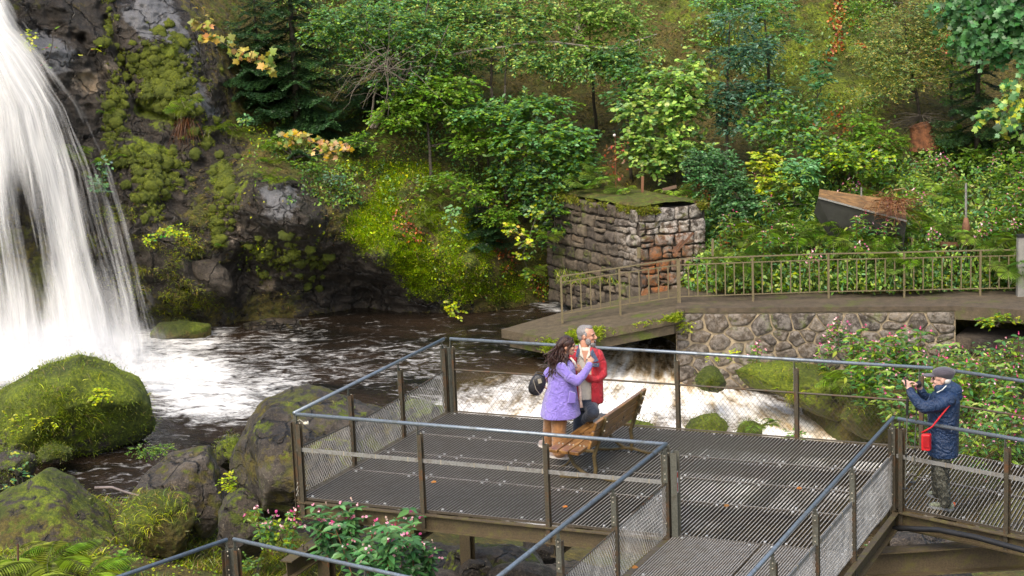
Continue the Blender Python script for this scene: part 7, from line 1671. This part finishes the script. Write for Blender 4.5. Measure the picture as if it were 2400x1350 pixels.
    # hair and beard
    hm = NT('silver_hair'); c_ = hm.coord((140, 140, 60)); n = hm.noise(c_, 1, 4, .6); n5 = hm.noise(hm.coord(9), 1, 3); gm = hm.done(hm.principled(Base_Color=hm.mix(n5, hm.ramp(n, [(.3, (.05, .045, .045)), (.7, (.30, .28, .28))]), hm.ramp(n, [(.3, (.08, .072, .07)), (.7, (.38, .36, .35))])), Roughness=.6, Normal=hm.bump(n, .8, .01)))
    m = MB(); rs = np.random.default_rng(8)
    def E(off, r):
        b = MB(); b.ball((0, 0, 0), 1, 20, 14); V = np.vstack(b.v)*np.array(r)*1.12; off = np.array(off)*1.12; m.add(hc+V[:, 0:1]*f+V[:, 1:2]*l+V[:, 2:3]*u+off[0]*f+off[1]*l+off[2]*u, b.f)
    E((-.036, 0, .046), (.088, .082, .080)); E((-.062, 0, .0), (.052, .070, .068)); E((.012, 0, .100), (.058, .050, .026)); E((.004, .066, .030), (.022, .014, .034)); E((.004, -.066, .030), (.022, .014, .034))
    remeshed('hair', m, gm, rt, .007, 2)
    m = MB(); E((.050, 0, -.092), (.050, .052, .030)); E((.066, 0, -.108), (.034, .038, .032)); E((.030, -.058, -.055), (.034, .014, .040)); E((.030, .058, -.055), (.034, .014, .040)); E((.098, .018, -.045), (.010, .018, .007)); E((.098, -.018, -.045), (.010, .018, .007))
    remeshed('beard', m, gm, rt, .006, 2)
man()
# ------------------------------------------------------------------ photographer
def photographer():
    D = 20.95
    rt = thing('person', at(2210, 1190, D), 'person in a navy hooded rain jacket and dark cap, taking a photograph with raised hands', 'person')
    f, l, u = frame(math.radians(172)); hc = at(2207, 889, D)
    m = MB(); head_(m, hc, f, l, u, 1.06); chain_(m, [(2212, 900, D, .055), (2215, 922, D, .06)])
    loft_(m, [(2214, 920, D, .09, .12), (2213, 930, D, .12, .18), (2211, 960, D, .14, .18), (2210, 1010, D, .14, .16), (2209, 1050, D, .14, .17)])
    chain_(m, [(2206, 1050, D-.08, .085), (2207, 1115, D-.09, .060), (2214, 1180, D-.1, .042)]); chain_(m, [(2210, 1050, D+.08, .085), (2198, 1110, D+.09, .058), (2199, 1160, D+.12, .042)])
    chain_(m, [(2222, 934, D-.18, .055), (2170, 955, D-.22, .042), (2138, 925, D-.12, .032), (2130, 912, D-.08, .026)]); chain_(m, [(2205, 930, D+.16, .052), (2172, 934, D+.12, .042), (2155, 908, D+.03, .03), (2148, 902, D, .026)])
    hand_(m, at(2131, 914, D-.08), at(2124, 893, D-.05)-at(2131, 914, D-.08), [.4, -.9, 0], .75, .95, 1); hand_(m, at(2150, 903, D), at(2134, 893, D-.02)-at(2150, 903, D), [.2, .2, .9], .8, .95, -1)
    body = remeshed('body', m, M['skin3'], rt, .0055, 3); face_(body, hc, f, l, u, 1.06, .35, .7)
    nv = cloth('navy_rain_fabric', (.008, .026, .075), .40, wr=1.0, var=.25, sheen=.0)
    m = MB(); loft_(m, [(2216, 914, D, .075, .10), (2215, 922, D, .14, .19), (2213, 940, D, .175, .215), (2211, 970, D, .178, .20), (2211, 1000, D, .172, .19), (2211, 1040, D, .172, .20), (2211, 1066, D, .170, .20)], 36, 0, .03, .5)
    chain_(m, [(2222, 938, D-.17, .088), (2195, 950, D-.22, .078), (2168, 955, D-.23, .072), (2150, 942, D-.18, .060), (2137, 924, D-.11, .052), (2134, 917, D-.09, .05)]); chain_(m, [(2204, 932, D+.15, .078), (2182, 938, D+.14, .068), (2166, 930, D+.09, .058), (2158, 915, D+.05, .048)])
    jk = remeshed('jacket', m, nv, rt, .010, 3)
    m = MB(); chain_(m, [(2202, 910, D-.02, .062), (2222, 908, D, .088), (2238, 916, D, .085), (2246, 930, D, .050)]); remeshed('hood', m, cloth('navy_hood', (.011, .034, .092), .40, wr=1.0, var=.25, sheen=0), jk, .010, 3)
    m = MB(); m.tube([at(2218, 904, D-.092), at(2208, 914, D-.115), at(2196, 920, D-.09)], .006, 5); m.build('piping', simple('pale_piping', (.6, .62, .6), .6), jk)
    ct = NT('camouflage'); c_ = ct.coord((1, 1, 1)); a = ct.ramp(ct.noise(c_, 14, 3, .5, 1.5), [(.42, (.018, .020, .016)), (.5, (.07, .07, .05)), (.56, (.13, .13, .11)), (.62, (.03, .035, .028))], 'CONSTANT'); cm = ct.done(ct.principled(Base_Color=a, Roughness=.85, Normal=ct.bump(ct.noise(c_, 20, 4, .5, 1.2), .5, .02)))
    m = MB(); chain_(m, [(2208, 1050, D-.07, .11), (2208, 1110, D-.09, .082), (2212, 1150, D-.1, .072), (2216, 1178, D-.1, .068)]); chain_(m, [(2206, 1050, D+.07, .11), (2198, 1105, D+.09, .078), (2198, 1155, D+.12, .066)]); remeshed('trousers', m, cm, rt, .010, 3)
    z = lambda x, y: onz(x, y, 0.0)
    shoe(rt, z(2177, 1187), z(2234, 1197), .052, .085, 'shoe_green', 'sole_grey'); shoe(rt, z(2175, 1160), z(2212, 1170), .05, .085, 'shoe_green', 'sole_grey')
    m = MB(); m.ball(z(2236, 1192)+[0, 0, .05], (.016, .02, .03), 8, 6); m.build('heel_tab', simple('orange_tab', (.7, .12, .02), .5), rt)
    # cap: soft crown, band, peak
    km = cloth('charcoal_cap', (.045, .038, .050), .9, wr=.3)
    m = MB()
    def E(off, r):
        b = MB(); b.ball((0, 0, 0), 1, 20, 14); V = np.vstack(b.v)*np.array(r); m.add(hc+V[:, 0:1]*f+V[:, 1:2]*l+V[:, 2:3]*u+off[0]*f+off[1]*l+off[2]*u, b.f)
    E((-.022, 0, .080), (.130, .112, .062)); E((-.045, 0, .050), (.095, .09, .055)); cap = remeshed('cap', m, km, rt, .008, 3)
    m = MB(); E((.125, 0, .050), (.085, .078, .012)); m.build('peak', km, cap, True)
    m = MB(); E((-.050, 0, -.005), (.058, .080, .052)); E((-.018, -.072, .018), (.035, .014, .026)); E((-.068, 0, -.03), (.035, .055, .035)); remeshed('hair', m, simple('white_hair', (.55, .55, .54), .6, bump=.5, sc=60), rt, .007, 2)
    m = MB(); m.tube([hc+f*.095+l*.05+u*.012, hc+f*.095+l*.012+u*.012], .004, 5); m.tube([hc+f*.085+l*-.062+u*.010, hc+f*-.01+l*-.080+u*.012], .0025, 4); m.tube([hc+f*.085+l*.062+u*.010, hc+f*-.01+l*.080+u*.012], .0025, 4); m.build('spectacles', M['black'], rt)
    m = MB(); m.tube([at(2152, 897, D-.015), at(2154, 905, D)], .034, 10); m.build('watch', M['black'], rt)
    return D
PD = photographer()
ph_ = thing('smartphone', at(2123, 898, PD-.04), 'thin dark smartphone held up in the hands of the person in navy', 'phone')
m = MB(); m.box(at(2120, 895, PD-.03), [.005, 0, 0], [0, .075, 0], [0, 0, .037]); o = m.build('phone', M['black'], ph_); o.name = 'case'; m = MB(); m.box(at(2120, 895, PD-.03)+[.0058, 0, 0], [.0006, 0, 0], [0, .07, 0], [0, 0, .033]); m.build('screen', simple('dark_glass', (.02, .025, .03), .1), ph_)
bg_ = thing('shoulder_bag', at(2170, 1056, PD-.2), 'small bright red shoulder bag hanging at the hip of the person in navy', 'bag')
M['red_leather'] = simple('red_leather', (.50, .012, .018), .4, bump=.3)
m = MB(); m.box(at(2171, 1036, PD-.21), [.045, -.02, 0], [.018, .035, 0], [0, 0, .095]); o = m.build('pouch', M['red_leather'], bg_); bv = o.modifiers.new('b', 'BEVEL'); bv.width = .014; bv.segments = 3
m = MB(); m.box(at(2171, 1036, PD-.265), [.030, -.012, 0], [.002, .004, 0], [0, 0, .06]); m.build('zip_pocket', simple('deep_red', (.33, .008, .012), .4), bg_)
def surf(pts, r): m = MB(); m.tube(pts, r, 6); return m
m = surf([at(2160, 1014, PD-.2), at(2175, 1006, PD-.21), at(2185, 1000, PD-.23), at(2205, 975, PD-.235), at(2225, 950, PD-.245), at(2236, 934, PD-.20), at(2238, 926, PD-.10), at(2236, 922, PD)], .010); m.build('strap', M['red_leather'], bg_, True)
for i, (x0, y0, x1, y1, d_, lb) in enumerate([(2127, 935, 2121, 1168, PD-.10, 'left trekking pole dangling from the wrists of the person in navy'), (2150, 925, 2139, 1153, PD+.02, 'right trekking pole dangling nearer the legs of the person in navy')]):
    tp = thing('trekking_pole', at(x1, y1, d_), lb, 'trekking pole'); a, b = at(x0, y0, d_), at(x1, y1, d_)
    m = MB(); m.tube([a, b], [.009, .006], 7); m.build('shaft', M['post2'], tp); m = MB(); m.tube([a, a*.84+b*.16], .015, 8); m.tube([a, a+[.01, 0, .06], a+[.02, 0, .10]], .006, 5); m.build('grip', M['black'], tp)
    m = MB(); q = a*.10+b*.90; m.tube([q-dZ*.004, q+dZ*.004], .035, 10); m.tube([a*.45+b*.55, a*.42+b*.58], .012, 7); m.build('basket', M['black'], tp)
for o in list(bpy.data.objects):
    if o.type == 'EMPTY' and not o.children and o.parent is None: bpy.data.objects.remove(o)
